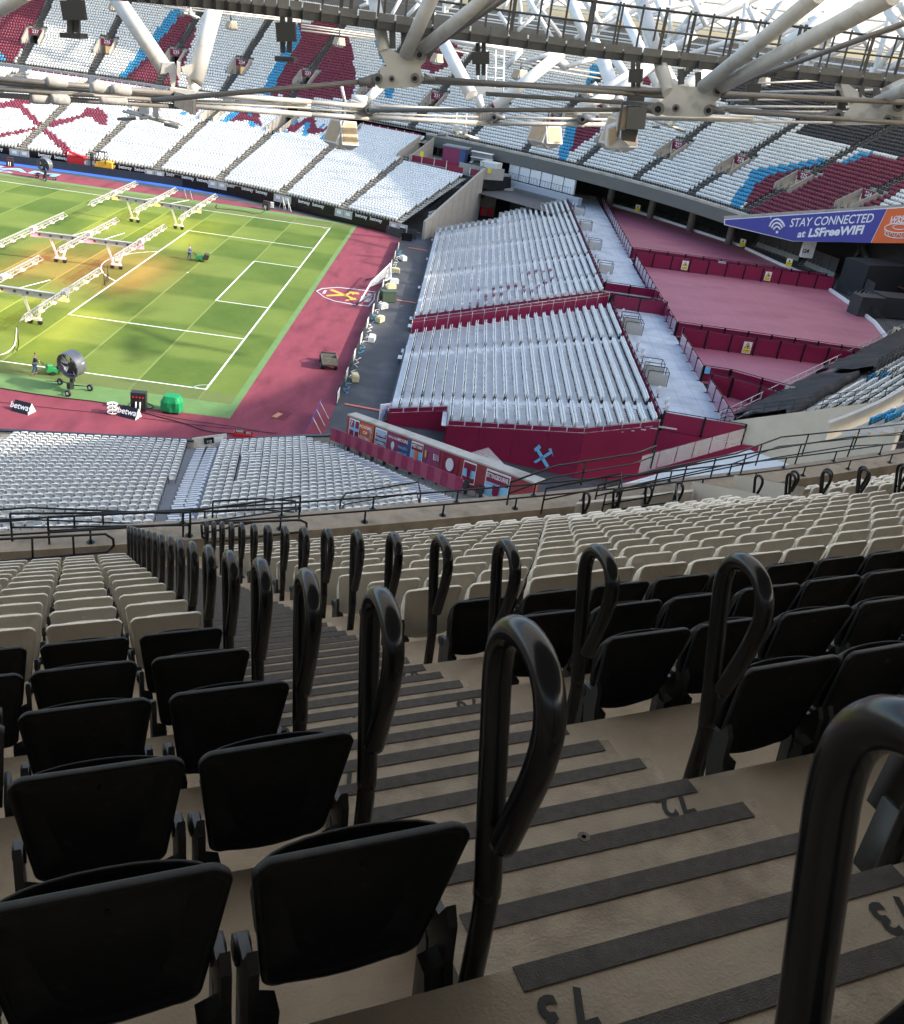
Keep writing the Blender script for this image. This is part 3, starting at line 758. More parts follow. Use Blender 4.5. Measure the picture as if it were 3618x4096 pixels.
# fascia of the far upper tier, slab edge and guard rail
EF = 32.4
def earc(e, p0, p1, ds=2.0):
    return arc(Vector(ell(e, p0)), Vector(ell(e, p1)), e, ds)
phA, phE = R(122), phi_of(57.0, 31.0, EF)      # up to where the blue board starts
phS = phi_of(10.0, 74.0, EF)                   # lower tier merges left of here
fas = MB(); zt = zup(31.6)
cI, cO = earc(EF, phS, phE), earc(31.5, phS, phE)
strip(fas, cI, cO, zt+.05, zt+.1); strip(fas, cI, cI, zt+.05, zt-.25)
fas.build('slab_edge', far_conc, far)
f2 = MB(); strip(f2, earc(EF-.02, phS, phE), earc(EF+.25, phS, phE), zt-.25, zt-1.95); strip(f2, earc(EF+.25, phS, phE), earc(EF-6, phS, phE), zt-1.95, zt-1.9)
f2.build('fascia', mat('bronze_fascia', (.10, .095, .085), .5, .2, var=.08, vs=.4), far)
gr = MB(); cc = earc(EF-.1, R(118), phi_of(57.0, 31.0, EF), 1.5)
for i, c in enumerate(cc): gr.tube([V(*c, zt), V(*c, zt+.75)], .02, 4)
for h in (.75, .4): gr.tube([V(*c, zt+h) for c in cc], .022, 4)
tag(gr.build('guard_rail', blackm), 'thin dark guard rail along the front edge of the far upper tier', 'guard rail')
# soffit wall closing the bowl behind the top row
bw = MB(); strip(bw, earc(-.4, R(140), R(-25), 4), earc(-.4, R(140), R(-25), 4), 27.4, 31.5); bw.build('rear_wall', mat('rear_wall', (.16, .155, .15), .8), far)
# ================================================================= FAR LOWER TIER
F = [(-95, 50.5), (-75, 50.5), (-62, 50.5), (-50, 50.3), (-38, 50), (-27, 49.3), (-17, 47.2), (-8, 43.8), (1, 39.6), (10, 35.2), (16, 32), (24, 26)]
FANG = [(math.atan2(y, x+52.5), einv(x, y)) for x, y in F]
def eFf(x, y):
    a = math.atan2(abs(y), x+52.5)
    for (a0, e0), (a1, e1) in zip(FANG, FANG[1:]):
        if a1 <= a <= a0: return e0+(e1-e0)*(a-a0)/(a1-a0)
    return FANG[0][1] if a > FANG[0][0] else FANG[-1][1]
def vfar(x, y):
    ef = eFf(x, y); return (ef-einv(x, y))/(ef-33.0)
def zlow(v): return 1.7+7.6*v
def zfl(x, y):
    if y < 20: return None
    v = vfar(x, y); return zlow(v) if 0 <= v <= 1.08 else None
def on_line(a, b_, v):
    a, b_ = Vector(a), Vector(b_); lo, hi = -.3, 1.4
    for _ in range(26):
        m = (lo+hi)/2; P = a.lerp(b_, m)
        if vfar(P.x, P.y) > v: hi = m
        else: lo = m
    return a.lerp(b_, lo)
LL = [((-84, 50.5), (-92, 85)), ((-73, 50.5), (-79, 86)), ((-62, 50.3), (-66, 86)), ((-51.3, 50.3), (-53.4, 86)), ((-40.7, 50.2), (-40.7, 81)), ((-29.9, 50.3), (-27.7, 84)), ((-19.6, 47.9), (-14.5, 82)), ((-9, 44.2), (-2.5, 80)), ((1.1, 40), (10.8, 73)), ((9.8, 35.4), (19, 56))]
hk = dict(step=.5, tmax=300)
hc = [plan(C1((-10, 640), (130, 608), (205, 615), (200, 640), (140, 650), (250, 760), (440, 918), (385, 928), (205, 760), (110, 665), (-10, 665)), zfl, **hk),
      plan(C1((-10, 825), (180, 790), (300, 750), (500, 700), (510, 662), (600, 665), (645, 720), (638, 765), (600, 765), (560, 730), (510, 722), (330, 778), (200, 803), (30, 838), (-10, 850)), zfl, **hk),
      plan(C1((1370, 745), (1430, 680), (1548, 680), (1565, 772), (1510, 772), (1490, 738), (1400, 745)), zfl, **hk), plan(C1((1110, 690), (1180, 660), (1190, 690), (1150, 705)), zfl, **hk)]
T6 = lambda *L: [(1000+x*.277, 450+y*.277) for x, y in L]
hc += [plan(T6((525, 310), (600, 230), (720, 180), (850, 90), (945, 95), (955, 270), (1060, 285), (1110, 240), (1140, 260), (1040, 330), (880, 375), (820, 335), (850, 200), (760, 230), (680, 300), (640, 335)), zfl, **hk),
       plan(T6((0, 40), (130, 60), (160, 230), (70, 225), (20, 160)), zfl, **hk), plan(T6((1100, 400), (1250, 370), (1260, 420), (1120, 430)), zfl, **hk)]
hb = [plan(T6((750, 370), (790, 230), (840, 180), (870, 190), (840, 300), (840, 400)), zfl, **hk), plan(T6((610, 230), (690, 150), (700, 175), (630, 245)), zfl, **hk), plan(T6((1020, 430), (1110, 330), (1150, 330), (1090, 440)), zfl, **hk), plan(T6((1010, 270), (1080, 200), (1100, 220), (1040, 285)), zfl, **hk), plan(T6((495, 310), (575, 315), (570, 345), (500, 335)), zfl, **hk),
      plan(C1((1320, 745), (1430, 668), (1445, 680), (1365, 750)), zfl, **hk), plan(C1((1490, 740), (1560, 770), (1500, 778)), zfl, **hk), plan(C1((1080, 690), (1110, 680), (1120, 705), (1085, 705)), zfl, **hk), plan(C1((1485, 690), (1510, 690), (1505, 715), (1485, 710)), zfl, **hk)]
flow = empty('grandstand', (-20, 62, 4), 'far lower tier of white seats with claret crossed hammers behind the black boards', 'grandstand')
NL = 41; LT = MB(); LS = MB(); LR = MB()
dk = mat('worn_brown_step', (.20, .165, .115), .85, var=.2, vs=1.5)
for bi in range(len(LL)-1):
    A_, B_ = LL[bi], LL[bi+1]; last = bi == len(LL)-2
    for i in range(NL):
        v = i/NL; v2 = (i+1)/NL; z = zlow(v); rz = 7.6/NL
        if last and i > 25: break
        pa, pb, qa, qb = on_line(*A_, v), on_line(*B_, v), on_line(*A_, v2), on_line(*B_, v2)
        gap = 1.1 if .66 < v < .93 else 0
        t = (pb-pa).normalized()
        LT.add([(*(pa+t*gap), z), (*(pb-t*gap), z), (*(qb-t*gap), z), (*(qa+t*gap), z)], [(0, 1, 2, 3)])
        LT.add([(*(qa+t*gap), z), (*(qb-t*gap), z), (*(qb-t*gap), z+rz), (*(qa+t*gap), z+rz)], [(0, 1, 2, 3)])
        Lr = (qb-qa).length; g = 1.55 if gap else .6; k = int((Lr-2*g)/.505); u = Vector((-(qb-qa).y, (qb-qa).x)).normalized()
        if u.dot(-inward(qa.x, qa.y, 50)) < 0: u = -u
        if last: Lr = (qb-qa).length
        for j in range(k):
            s = (g+(Lr-2*g-.505*k)/2+.505*(j+.5))/Lr; c = qa.lerp(qb, s)
            if inview(V(c.x, c.y, z), .02): put_seat('blue' if inany(c.x, c.y, hb) else 'claret' if inany(c.x, c.y, hc) else 'white', c.x, c.y, z, u.x, u.y)
        if not gap:
            d = (pa-qa).normalized(); nn = Vector((-d.y, d.x))
            for kk in (0, 1):
                zz = z+rz*(1-.5*kk); c = qa+d*(.4*kk)
                if kk: LS.prism([(*(c+nn*.55), z), (*(c-nn*.55), z), (*(c-nn*.55-d*.4), z), (*(c+nn*.55-d*.4), z)], (0, 0, zz-z))
                LS.add([(*(c+nn*.55+d*.004), zz+.004), (*(c-nn*.55+d*.004), zz+.004), (*(c-nn*.55-d*.14), zz+.004), (*(c+nn*.55-d*.14), zz+.004)], [(0, 3, 2, 1)], 1)
            if i % 2 == 0:
                for s in (-.62, .62):
                    c = qa+nn*s; LR.tube([V(*c, z), V(*(c+d*.1), z+.9), V(*(c-d*.15), z+.95), V(*(c-d*.1), z+.6)], .03, 4, cap=False)
LT.build('terrace', far_conc, flow); LS.build('stair', [dk, mat('edge_tape_brown', (.06, .05, .035), .9)], flow)
tag(LR.build('stair_handrails', blackm), 'short dark handrails beside the stairs of the far lower tier', 'handrail', kind='stuff')
# entrance slots of the lower tier: pale walls and a small black number board
for bi, num in ((3, '136'), (4, '135'), (5, '134'), (6, '133'), (7, '132'), (8, '131')):
    A_ = LL[bi]; a = on_line(*A_, .67); b_ = on_line(*A_, .98); d = (a-b_).normalized(); nn = Vector((-d.y, d.x))
    r = empty('vomitory', (*a, zlow(.66)), f'pale walled entrance slot rising to the upper tier beside board {num}', 'vomitory', 'entrance slots of the far lower tier')
    for s in (-1, 1):
        w_ = MB(); A1, B1 = a+nn*s*1.15, b_+nn*s*1.15
        w_.prism([(*A1, zlow(.64)-.3), (*B1, zlow(.64)-.3), (*B1, zlow(.98)+.9), (*A1, zlow(.67)+1.1)], (nn.x*.16*s, nn.y*.16*s, 0)); w_.build('side_wall', vomwall, r)
    fl = MB(); fl.sheet([(*(a+nn*1.15), zlow(.66)-.2), (*(a-nn*1.15), zlow(.66)-.2), (*(b_-nn*1.15), zlow(.66)-.2), (*(b_+nn*1.15), zlow(.66)-.2)]); fl.build('floor', far_conc, r)
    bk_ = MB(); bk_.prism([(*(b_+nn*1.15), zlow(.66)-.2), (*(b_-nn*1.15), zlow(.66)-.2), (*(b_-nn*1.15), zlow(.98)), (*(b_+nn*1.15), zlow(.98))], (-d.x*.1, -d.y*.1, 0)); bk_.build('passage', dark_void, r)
    s = MB(); c = a+d*.5-nn*.0; s.box((c.x+nn.x*.6, c.y+nn.y*.6, zlow(.64)+.75), (.9, .05, .6), rz=math.atan2(nn.y, nn.x)); sg = s.build('number_board', blackm, r)
    tx = MB(); xr = V(nn.x, nn.y, 0) if nn.dot(Vector((1, 0))) > 0 else V(-nn.x, -nn.y, 0)
    add_text(tx, num, frame(V(c.x+nn.x*.6+d.x*.035, c.y+nn.y*.6+d.y*.035, zlow(.64)+.75), xr) @ Matrix.Rotation(R(90), 4, 'X'), .42, bold=.01)
    t_ = tx.build('number', textwhite, r); t_.parent = sg; t_.matrix_parent_inverse = Matrix.Identity(4)
# claret boards closing the back row, just below the upper guard rail
bb = empty('barrier', (0, 80, 9.5), 'claret boards with white posts along the back of the far lower tier', 'barrier')
for bi in range(2, 8):
    a, b_ = on_line(*LL[bi], 1.0), on_line(*LL[bi+1], 1.0); t = (b_-a).normalized()
    k = 7; a2, b2 = a+t*1.5, b_-t*1.5
    for i in range(k):
        p, q = a2.lerp(b2, i/k), a2.lerp(b2, (i+1)/k); m_ = MB(); m_.beam(V(*(p+t*.05), zlow(1)+.45), V(*(q-t*.05), zlow(1)+.45), .05, .75); m_.build('board', claretb, bb)
        m_ = MB(); m_.beam(V(*p, zlow(1)), V(*p, zlow(1)+.9), .07, .1, up=V(1, 0, 0)); m_.build('post', whiteboard, bb)
# black perimeter wall and advertising boards
W = [(-100, 48.5), (-75, 48.4), (-53.7, 48.3), (-40.4, 49), (-26.7, 49.1), (-19, 48.4), (-11.5, 46.3), (-4, 42.9), (3.3, 38.9), (7.7, 36.4), (10.4, 34.0)]
w_ = MB(); w_.wall(W, -.02, 1.15, .12); tag(w_.build('perimeter_wall', blackwall), 'long plain black board wall at the foot of the far seats', 'wall')
w_ = MB(); pts = [(x, y+.0) for x, y in F[2:10]]; w_.wall([(x, y) for x, y in [(-90, 50.4)]+pts], 0, 1.75, .15); fw = w_.build('front_wall', blackm, flow)
# repeated word on the black advertising strip
adv = empty('advertising_board', (-20, 48, 1.7), 'black advertising strip with a repeated white word below the far seats', 'advertising board')
FP = [(-75, 50.5)]+F[2:10]
s = 2.0; gates = [(-51.3, 50.3), (-40.7, 50.2), (-29.9, 50.0), (-19.6, 47.9), (-9, 44.2), (1.1, 39.8), (9.6, 35.4)]
while True:
    q = along(FP, s)
    if q is None: break
    c, t = q; s += 2.55
    if any((c-Vector(g)).length < 1.9 for g in gates): continue
    nn = Vector((t.y, -t.x))
    if nn.y > 0: nn = -nn
    m_ = MB(); add_text(m_, 'betway', frame(V(c.x+nn.x*.03, c.y+nn.y*.03, 1.52), V(t.x, t.y, 0)) @ Matrix.Rotation(R(90), 4, 'X'), .72, bold=.015); m_.build('word', textwhite, adv)
m_ = MB()
for a, b_ in zip(FP, FP[1:]):
    a, b_ = Vector(a), Vector(b_); t = (b_-a).normalized(); nn = Vector((t.y, -t.x)); m_.beam(V(*(a+nn*-.0), 1.5), V(*(b_+nn*.0), 1.5), .04, .72)
m_.build('board', blackm, adv)
for i, g in enumerate(gates):
    c = Vector(g); q = min(((along(FP, s_)) for s_ in np.arange(0, 100, .5) if along(FP, s_)), key=lambda w: (w[0]-c).length); c, t = q; nn = Vector((t.y, -t.x))
    gt = empty('gate', (*c, 0), f'pale double gate at the foot of the {ORD[i]} far lower stair from the left', 'gate', 'gates in the far perimeter')
    for s_ in (-.78, .78):
        m_ = MB(); cc_ = c+t*s_+nn*.12; m_.box((cc_.x, cc_.y, 1.25), (1.5, .06, 1.1), rz=math.atan2(t.y, t.x)); lf = m_.build('leaf', mat('gate_grey', (.42, .42, .40), .5), gt)
        m_ = MB(); cc_ = c+t*s_+nn*.17; m_.box((cc_.x, cc_.y, 1.35), (.75, .02, .45), rz=math.atan2(t.y, t.x)); k_ = m_.build('sign_plate', whiteboard, gt); k_.parent = lf; k_.matrix_parent_inverse = Matrix.Identity(4)
# ================================================================= NEAR LOWER TIER
NF = [(-60, -50.4), (-40, -50.3), (-20, -49.7), (-10, -48.7), (-3.8, -47.4), (2.5, -46.1), (4.3, -45.5), (9.3, -42.9), (11.6, -41.9), (16, -39.5)]
NANG = [(math.atan2(-y, x+52.5), einv(x, y)) for x, y in NF]
def eFn(x, y):
    a = math.atan2(-y, x+52.5)
    for (a0, e0), (a1, e1) in zip(NANG, NANG[1:]):
        if a1 <= a <= a0: return e0+(e1-e0)*(a-a0)/(a1-a0)
    return NANG[0][1] if a > NANG[0][0] else NANG[-1][1]
EBN = 44.0
def vnear(x, y): ef = eFn(x, y); return (ef-einv(x, y))/(ef-EBN)
def on_line_n(a, b_, v):
    a, b_ = Vector(a), Vector(b_); lo, hi = -.5, 1.8
    for _ in range(26):
        m = (lo+hi)/2; P = a.lerp(b_, m)
        if vnear(P.x, P.y) > v: hi = m
        else: lo = m
    return a.lerp(b_, lo)
NNR = 23
def zn(v): return .45+3.75*v
nlow = empty('grandstand', (0, -55, 3), 'near lower tier of white seats seen from behind, beside the claret banner wall', 'grandstand')
LN = [((-24, -50), (-21, -73)), ((-9.6, -48.8), (-5.2, -68.5)), ((3.3, -46.1), (6.5, -64.2)), ((11.3, -43.1), (20.9, -57.6))]
NT = MB(); NS = MB()
white_step = mat('white_step', (.60, .61, .61), .7, var=.08, vs=1)
for bi in range(3):
    A_, B_ = LN[bi], LN[bi+1]
    for i in range(NNR+(11 if bi == 2 else 3)):
        v, v2 = i/NNR, (i+1)/NNR; z = zn(v); rz = 3.75/NNR
        pa, pb, qa, qb = on_line_n(*A_, v), on_line_n(*B_, v), on_line_n(*A_, v2), on_line_n(*B_, v2)
        NT.add([(*pa, z), (*pb, z), (*qb, z), (*qa, z)], [(0, 1, 2, 3)]); NT.add([(*qa, z), (*qb, z), (*qb, z+rz), (*qa, z+rz)], [(0, 1, 2, 3)])
        L_ = (qb-qa).length; gL = .95 if bi == 2 else .6; gR = 1.0 if bi == 1 else (1.1+.035*i if bi == 2 else .6)
        k = int((L_-gL-gR)/.51); t = (qb-qa).normalized(); u = Vector((t.y, -t.x))
        if u.dot(-inward(qa.x, qa.y, 50)) < 0: u = -u
        for j in range(k):
            c = qa+t*(gL+.255+.51*j)
            if bi == 2 and j in (3, 4) and 6 < i < 16: c = c+t*.16
            if inview(V(c.x, c.y, z), .03): put_seat('white', c.x, c.y, z, u.x, u.y)
        for (c, g0, g1) in ((qa, 0, gL-.3 if bi else 0), (qb, -(gR-.3), 0)):
            if g1-g0 < .3: continue
            for kk in (1, 0):
                zz = z+rz*(1-.5*kk); d = -u*.4*kk
                NS.prism([(*(c+t*g0+d), z), (*(c+t*g1+d), z), (*(c+t*g1+d-u*.34), z), (*(c+t*g0+d-u*.34), z)], (0, 0, zz-z+.003))
                NS.add([(*(c+t*g0+d-u*.345), zz+.006), (*(c+t*g1+d-u*.345), zz+.006), (*(c+t*g1+d-u*.26), zz+.006), (*(c+t*g0+d-u*.26), zz+.006)], [(0, 1, 2, 3)], 1)  # dark strip painted in for the shaded gap between steps
NT.build('terrace', mat('shaded_terrace', (.16, .165, .17), .85, var=.1, vs=1), nlow); NS.build('stair', [white_step, mat('painted_step_gap', (.12, .125, .13), .8)], nlow)
w_ = MB(); k0 = [p for p in NF if p[0] < 2]; k0.append((2.35, -46.15)); w_.wall(k0, -.02, 1.0, -.22); w_.build('front_wall', far_conc, nlow)
w_ = MB(); w_.wall([(4.4, -45.45), (9.3, -42.9), (11.7, -41.85)], -.02, 1.0, -.22); w_.build('front_wall', far_conc, nlow)
w_ = MB(); w_.wall([(x, y+.05) for x, y in k0], 1.002, 1.10, -.34); w_.wall([(4.35, -45.4), (9.3, -42.85), (11.7, -41.8)], 1.002, 1.10, -.34); w_.build('coping', blackm, nlow)
g = empty('gate', (3.4, -45.6, 0), 'cream gate with a black number plate at the foot of the near lower stair', 'gate')
m_ = MB(); m_.beam(V(2.3, -46.3, .75), V(4.4, -45.2, .95), .06, .95); lf = m_.build('leaf', mat('cream_gate', (.55, .53, .46), .6), g)
m_ = MB(); m_.beam(V(3.0, -45.99, .95), V(3.6, -45.67, 1.0), .02, .45); m_.build('number_plate', blackm, g)
m_ = MB(); m_.beam(V(3.65, -45.64, .98), V(4.2, -45.36, 1.02), .02, .4); m_.build('sign_plate', whiteboard, g)
m_ = MB(); add_text(m_, '112', frame(V(3.27, -45.93, .98), V(.88, .46, .03)) @ Matrix.Rotation(R(90), 4, 'X'), .26, bold=.01)
for v_ in range(len(m_.v)): pass
# number faces the stand (seen from behind the gate)
M = frame(V(3.32, -45.88-.02, .97), V(.88, .46, .04)) @ Matrix.Rotation(R(90), 4, 'X') @ Matrix.Translation((0, 0, .07))
m_ = MB(); add_text(m_, '112', M, .26, bold=.01); m_.build('number', textwhite, g)
m_ = MB(); m_.box((4.3, -46.1, .25), (.9, .5, .5), rz=.45); m_.build('blue_block', bluetrack, g)
# back of the near lower tier: claret wall, small signs, white chairs on a pale platform
bw_ = MB(); pts = [tuple(on_line_n(*((x, -50), (x+4, -74)), 1.12)) for x in (-24, -16, -8, -2, 2)]+[tuple(on_line_n(*LN[2], 1.12))]
bw_.wall(pts, 3.9, 5.35, -.1); cw = bw_.build('rear_wall', claretb); tag(cw, 'claret wall with small white number signs behind the near lower seats', 'wall')
for s_ in (8, 13.5, 17.3, 20.0, 22.3, 25):
    q = along(pts, s_)
    if q is None: continue
    c, t = q; m_ = MB(); m_.box((c.x+t.y*.16, c.y-t.x*.16, 5.0), (.42, .03, .5), rz=math.atan2(t.y, t.x)); m_.box((c.x+t.y*.18, c.y-t.x*.18, 4.95), (.2, .03, .12), rz=math.atan2(t.y, t.x), m=1); k_ = m_.build('number_sign', [whiteboard, blackm], cw)
pf = MB(); P1 = [V(p[0], p[1]) for p in pts]; outp = []
for p in P1:
    i_ = inward(p.x, p.y, 44); outp.append(V(p.x-i_.x*12, p.y-i_.y*12))
strip(pf, P1, outp, 4.12, 4.2); pf.build('rear_platform', mat('pale_platform', (.50, .51, .50), .7, var=.1, vs=.8), nlow)
def chair(P, rz, label, m=whiteboard):
    r = empty('plastic_chair', P, label, 'chair', None, rz)
    b_ = MB(); b_.box((0, 0, .44), (.46, .44, .04)); o = b_.build('seat', m); o.parent = r
    b_ = MB(); b_.box((0, -.21, .68), (.46, .04, .42), tilt=Matrix.Rotation(R(10), 3, 'X')); o = b_.build('backrest', m); o.parent = r
    for sx in (-.2, .2):
        for sy in (-.19, .19):
            b_ = MB(); b_.tube([V(sx, sy, .43), V(sx*1.1, sy*1.15, 0)], .018, 6); o = b_.build('leg', bracketm); o.parent = r
    return r
for i, (px, py) in enumerate([(85, 2118), (165, 2122), (322, 2112), (480, 2120)]):
    P = gp(px, py, 4.2)
    chair((P.x, P.y, 4.2), R(-10 if i % 2 else 12), ['white plastic chair nearest the left edge, below the claret wall', 'white plastic chair beside the one at the left edge', 'white chair half hidden behind the curved guard rail', 'white chair farthest right below the claret wall'][i])
# claret fence sloping down the side of the near lower tier
side = empty('barrier', (12, -45, 1), 'sloping claret slatted fence along the side of the near lower seats', 'barrier')
a, b_ = V(11.45, -43.6, 0), V(20.8, -57.2, 0)
for i in range(22):
    p, q = a.lerp(b_, i/22), a.lerp(b_, (i+1)/22); z0 = zn(vnear(p.x, p.y))+.5; z1 = zn(vnear(q.x, q.y))+.5
    m_ = MB(); d = (q-p).normalized(); nn = V(-d.y, d.x)*.03
    m_.prism([V(p.x, p.y, z0), V(q.x, q.y, z1), V(q.x, q.y, z1+.95), V(p.x, p.y, z0+.95)], nn); m_.build('board', claretb if i % 2 else mat('claret_mesh', (.26, .03, .075), .5, var=.1, vs=3), side)
    m_ = MB(); m_.tube([V(p.x, p.y, z0-.6), V(p.x, p.y, z0+.1)], .025, 6); m_.build('post', darksteel, side)
# concrete flank with dark tip-up seats and claret banner wall above
fk = empty('banner_wall', (12.5, -42.5, 0), 'claret wall hung with supporter banners above a concrete flank', 'wall')
fa, fb = V(12.45, -42.6, 0), V(25.2, -54.6, 0); fd = (fb-fa).normalized(); fn = V(fd.y, -fd.x)    # fn faces the seats (towards the viewer's left)
if fn.dot(V(-1, -1)) < 0: fn = -fn
FLEN = (fb-fa).length
def wtop(t): return 2.95+2.15*t
m_ = MB(); m_.prism([V(*(fa+fn*.06).xy, 0), V(*(fb+fn*.06).xy, 0), V(*(fb+fn*.06).xy, wtop(1)-2.05), V(*(fa+fn*.06).xy, wtop(0)-1.7)], -fn*.5); m_.build('concrete_flank', far_conc, fk)
m_ = MB(); m_.prism([V(*fa.xy, wtop(0)-1.7), V(*fb.xy, wtop(1)-2.05), V(*fb.xy, wtop(1)), V(*fa.xy, wtop(0))], -fn*.4); m_.build('claret_wall', mat('claret_paint', (.30, .045, .05), .6, var=.12, vs=1.5), fk)
m_ = MB(); m_.prism([V(*(fa+fn*.02).xy, wtop(0)), V(*(fb+fn*.02).xy, wtop(1)), V(*(fb-fn*1.0).xy, wtop(1)), V(*(fa-fn*.75).xy, wtop(0))], V(0, 0, .12)); m_.build('coping', far_conc, fk)
# floor of the flank walkway
m_ = MB(); m_.prism([V(*(fa+fn*.1).xy, .2), V(*(fb+fn*.1).xy, 2.9), V(*(fb+fn*3.2).xy, 2.9), V(*(fa+fn*1.0).xy, .2)], V(0, 0, .05)); m_.build('walkway', mat('dim_concrete', (.22, .21, .18), .85), fk)
for i in range(11):
    t = (i+.6)/11.6; P = fa.lerp(fb, t*.86)+fn*.32; zb = .35+2.55*t*.9
    r = empty('tip_up_seat', (P.x, P.y, zb), f'dark tip-up seat on the concrete flank under the banners, {ORD[i]} from the pitch', 'seat', 'dark seats below the banners')
    b_ = MB(); b_.box((P.x, P.y, zb+.75), (.42, .07, .5), rz=math.atan2(fd.y, fd.x)); b_.build('backrest', charp, r)
    b_ = MB(); b_.box((P.x+fn.x*.16, P.y+fn.y*.16, zb+.62), (.40, .10, .42), rz=math.atan2(fd.y, fd.x)+.08); b_.build('seat_pan', charp, r)
    b_ = MB(); b_.box((P.x, P.y, zb+.3), (.1, .25, .6), rz=math.atan2(fd.y, fd.x)); b_.build('pedestal', bracketm, r)
for i in range(12):
    P = fa.lerp(fb, i/12)+fn*.07; m_ = MB(); m_.tube([V(P.x, P.y, .2+2.6*i/12), V(P.x, P.y, wtop(i/12)-1.35)], .018, 5); m_.build('conduit', blackm, fk)
# banners: (t0, t1, background, list of stripes, text lines)
def tpx(x):
    q = (x, 1665+(x-1406)*.358); n_ = V(fd.y, -fd.x, 0); d = ray(*q); P = CAM+d*((fa-CAM).dot(n_)/d.dot(n_)); return (P-fa).dot(fd)/FLEN
def banner(t0, t1, base, stripes, lines, label, drop=1.15, edge=None, marks=()):
    t0, t1 = tpx(t0), tpx(t1); drop *= 1.3
    r = empty('banner', tuple((fa.lerp(fb, t0)+fn*.05).xy)+(wtop(t0)-.1,), label, 'banner', 'supporter banners on the claret wall')
    nx, nz = 26, 14; vs = []; wdt = (t1-t0)*FLEN; ph = rng.random()*6
    for j in range(nz+1):
        for i in range(nx+1):
            u, v = i/nx, j/nz; t = t0+(t1-t0)*u; P = fa.lerp(fb, t)
            off = .045+.03*math.sin(u*9+ph)*(v)+.02*math.sin(u*17+ph*2)*v
            P = P+fn*off; vs.append((P.x, P.y, wtop(t)-.07-drop*v-.05*math.sin(math.pi*u)*v))
    fs = []; ms = []
    mats_ = [base]
    def mi(m):
        if m not in mats_: mats_.append(m)
        return mats_.index(m)
    b_ = MB()
    for j in range(nz):
        for i in range(nx):
            u, v = (i+.5)/nx, (j+.5)/nz; k = 0
            for (u0, v0, u1, v1, m) in stripes:
                if u0 <= u <= u1 and v0 <= v <= v1: k = mi(m)
            if edge and (i in (0, nx-1) or j in (0, nz-1)): k = mi(edge)
            b_.add([vs[j*(nx+1)+i], vs[(j+1)*(nx+1)+i], vs[(j+1)*(nx+1)+i+1], vs[j*(nx+1)+i+1]], [(0, 1, 2, 3)], k)
    b_.build('cloth', mats_, r)
    for (s_, u, v, size, m, *kw) in lines:
        t = t0+(t1-t0)*u; P = fa.lerp(fb, t)+fn*.105; z = wtop(t)-.07-drop*v
        slope = (wtop(1)-wtop(0))/FLEN
        xr = V(fd.x, fd.y, slope).normalized()
        M = frame(V(P.x, P.y, z), xr, V(0, 0, 1)) @ Matrix.Rotation(R(90), 4, 'X')
        w_t = (t1-t0)*FLEN*.88*(1 if len(s_) > 3 else .35); vs_, _f = text_geo(s_, size*1.25); wt_ = max(v_[0] for v_ in vs_)-min(v_[0] for v_ in vs_)
        q = MB(); add_text(q, s_, M, size*1.25, bold=.03, sx=min(1.3, w_t/wt_)); q.build('lettering', m, r)
    for (pl, m) in marks:
        q = MB()
        for poly in pl:
            pts_ = []
            for (u, v) in poly:
                t = t0+(t1-t0)*u; P = fa.lerp(fb, t)+fn*.1; pts_.append(V(P.x, P.y, wtop(t)-.07-drop*v))
            q.sheet(pts_)
        q.build('emblem', m, r)
def hammers(cx, cy, sz, asp=1.0):
    out = []
    for s in (-1, 1):
        def q(a, b__): return (cx+s*(a*.7-b__*.7)*sz*asp, cy+(a*.7+b__*.7)*sz)
        out.append([q(-.5, -.06), q(.62, -.06), q(.62, .06), q(-.5, .06)]); out.append([q(-.62, -.24), q(-.42, -.24), q(-.42, .26), q(-.52, .3), q(-.62, .2)])
    return out
claretcl = mat('claret_cloth', (.24, .015, .045), .8, var=.08, vs=4); bluecl = mat('sky_blue_cloth', (.25, .50, .72), .8, var=.08, vs=4); orangecl = mat('orange_cloth', (.60, .12, .02), .8, var=.1, vs=4)
whitecl = mat('white_cloth', (.75, .75, .75), .8, var=.05, vs=4); mauvecl = mat('mauve_cloth', (.26, .05, .13), .8, var=.1, vs=4); darkcl = mat('dark_blue_cloth', (.05, .09, .22), .8, var=.2, vs=8)
goldcl = mat('gold_cloth', (.60, .38, .06), .7)
T_ = lambda x: (x-275)/1040.0
banner(1403, 1443, claretcl, [(.45, 0, .6, 1, bluecl), (0, .4, 1, .55, bluecl)], [], 'claret flag with light blue cross and white hammers, nearest the pitch', edge=whitecl, marks=[(hammers(.25, .25, .3, .8), whitecl)])
banner(1447, 1501, orangecl, [], [('ACADEMY', .42, .2, .25, whitecl, .8), ('OF', .42, .48, .25, whitecl), ('FOOTBALL', .40, .76, .25, whitecl, .75)], 'orange banner reading academy of football', marks=[(hammers(.82, .45, .5, .35), bluecl)])
banner(1507, 1553, bluecl, [(0, .2, 1, .4, claretcl), (0, .6, 1, .8, claretcl)], [('CORNERED', .5, .28, .24, whitecl, .75), ('HAMMERS', .5, .7, .22, whitecl, .75)], 'light blue banner with two claret bands of lettering', edge=whitecl)
banner(1560, 1603, mauvecl, [], [('ROYAL IRONS', .5, .14, .17, whitecl, .8), ('WEST HAM', .5, .88, .22, whitecl, .8)], 'mauve pennant with a white oval and crossed swords', drop=1.55, marks=[([[(.5+.16*math.cos(a), .42+.15*math.sin(a)) for a in np.linspace(0, 6.28, 14)]]+hammers(.5, .62, .28, .6), whitecl)])
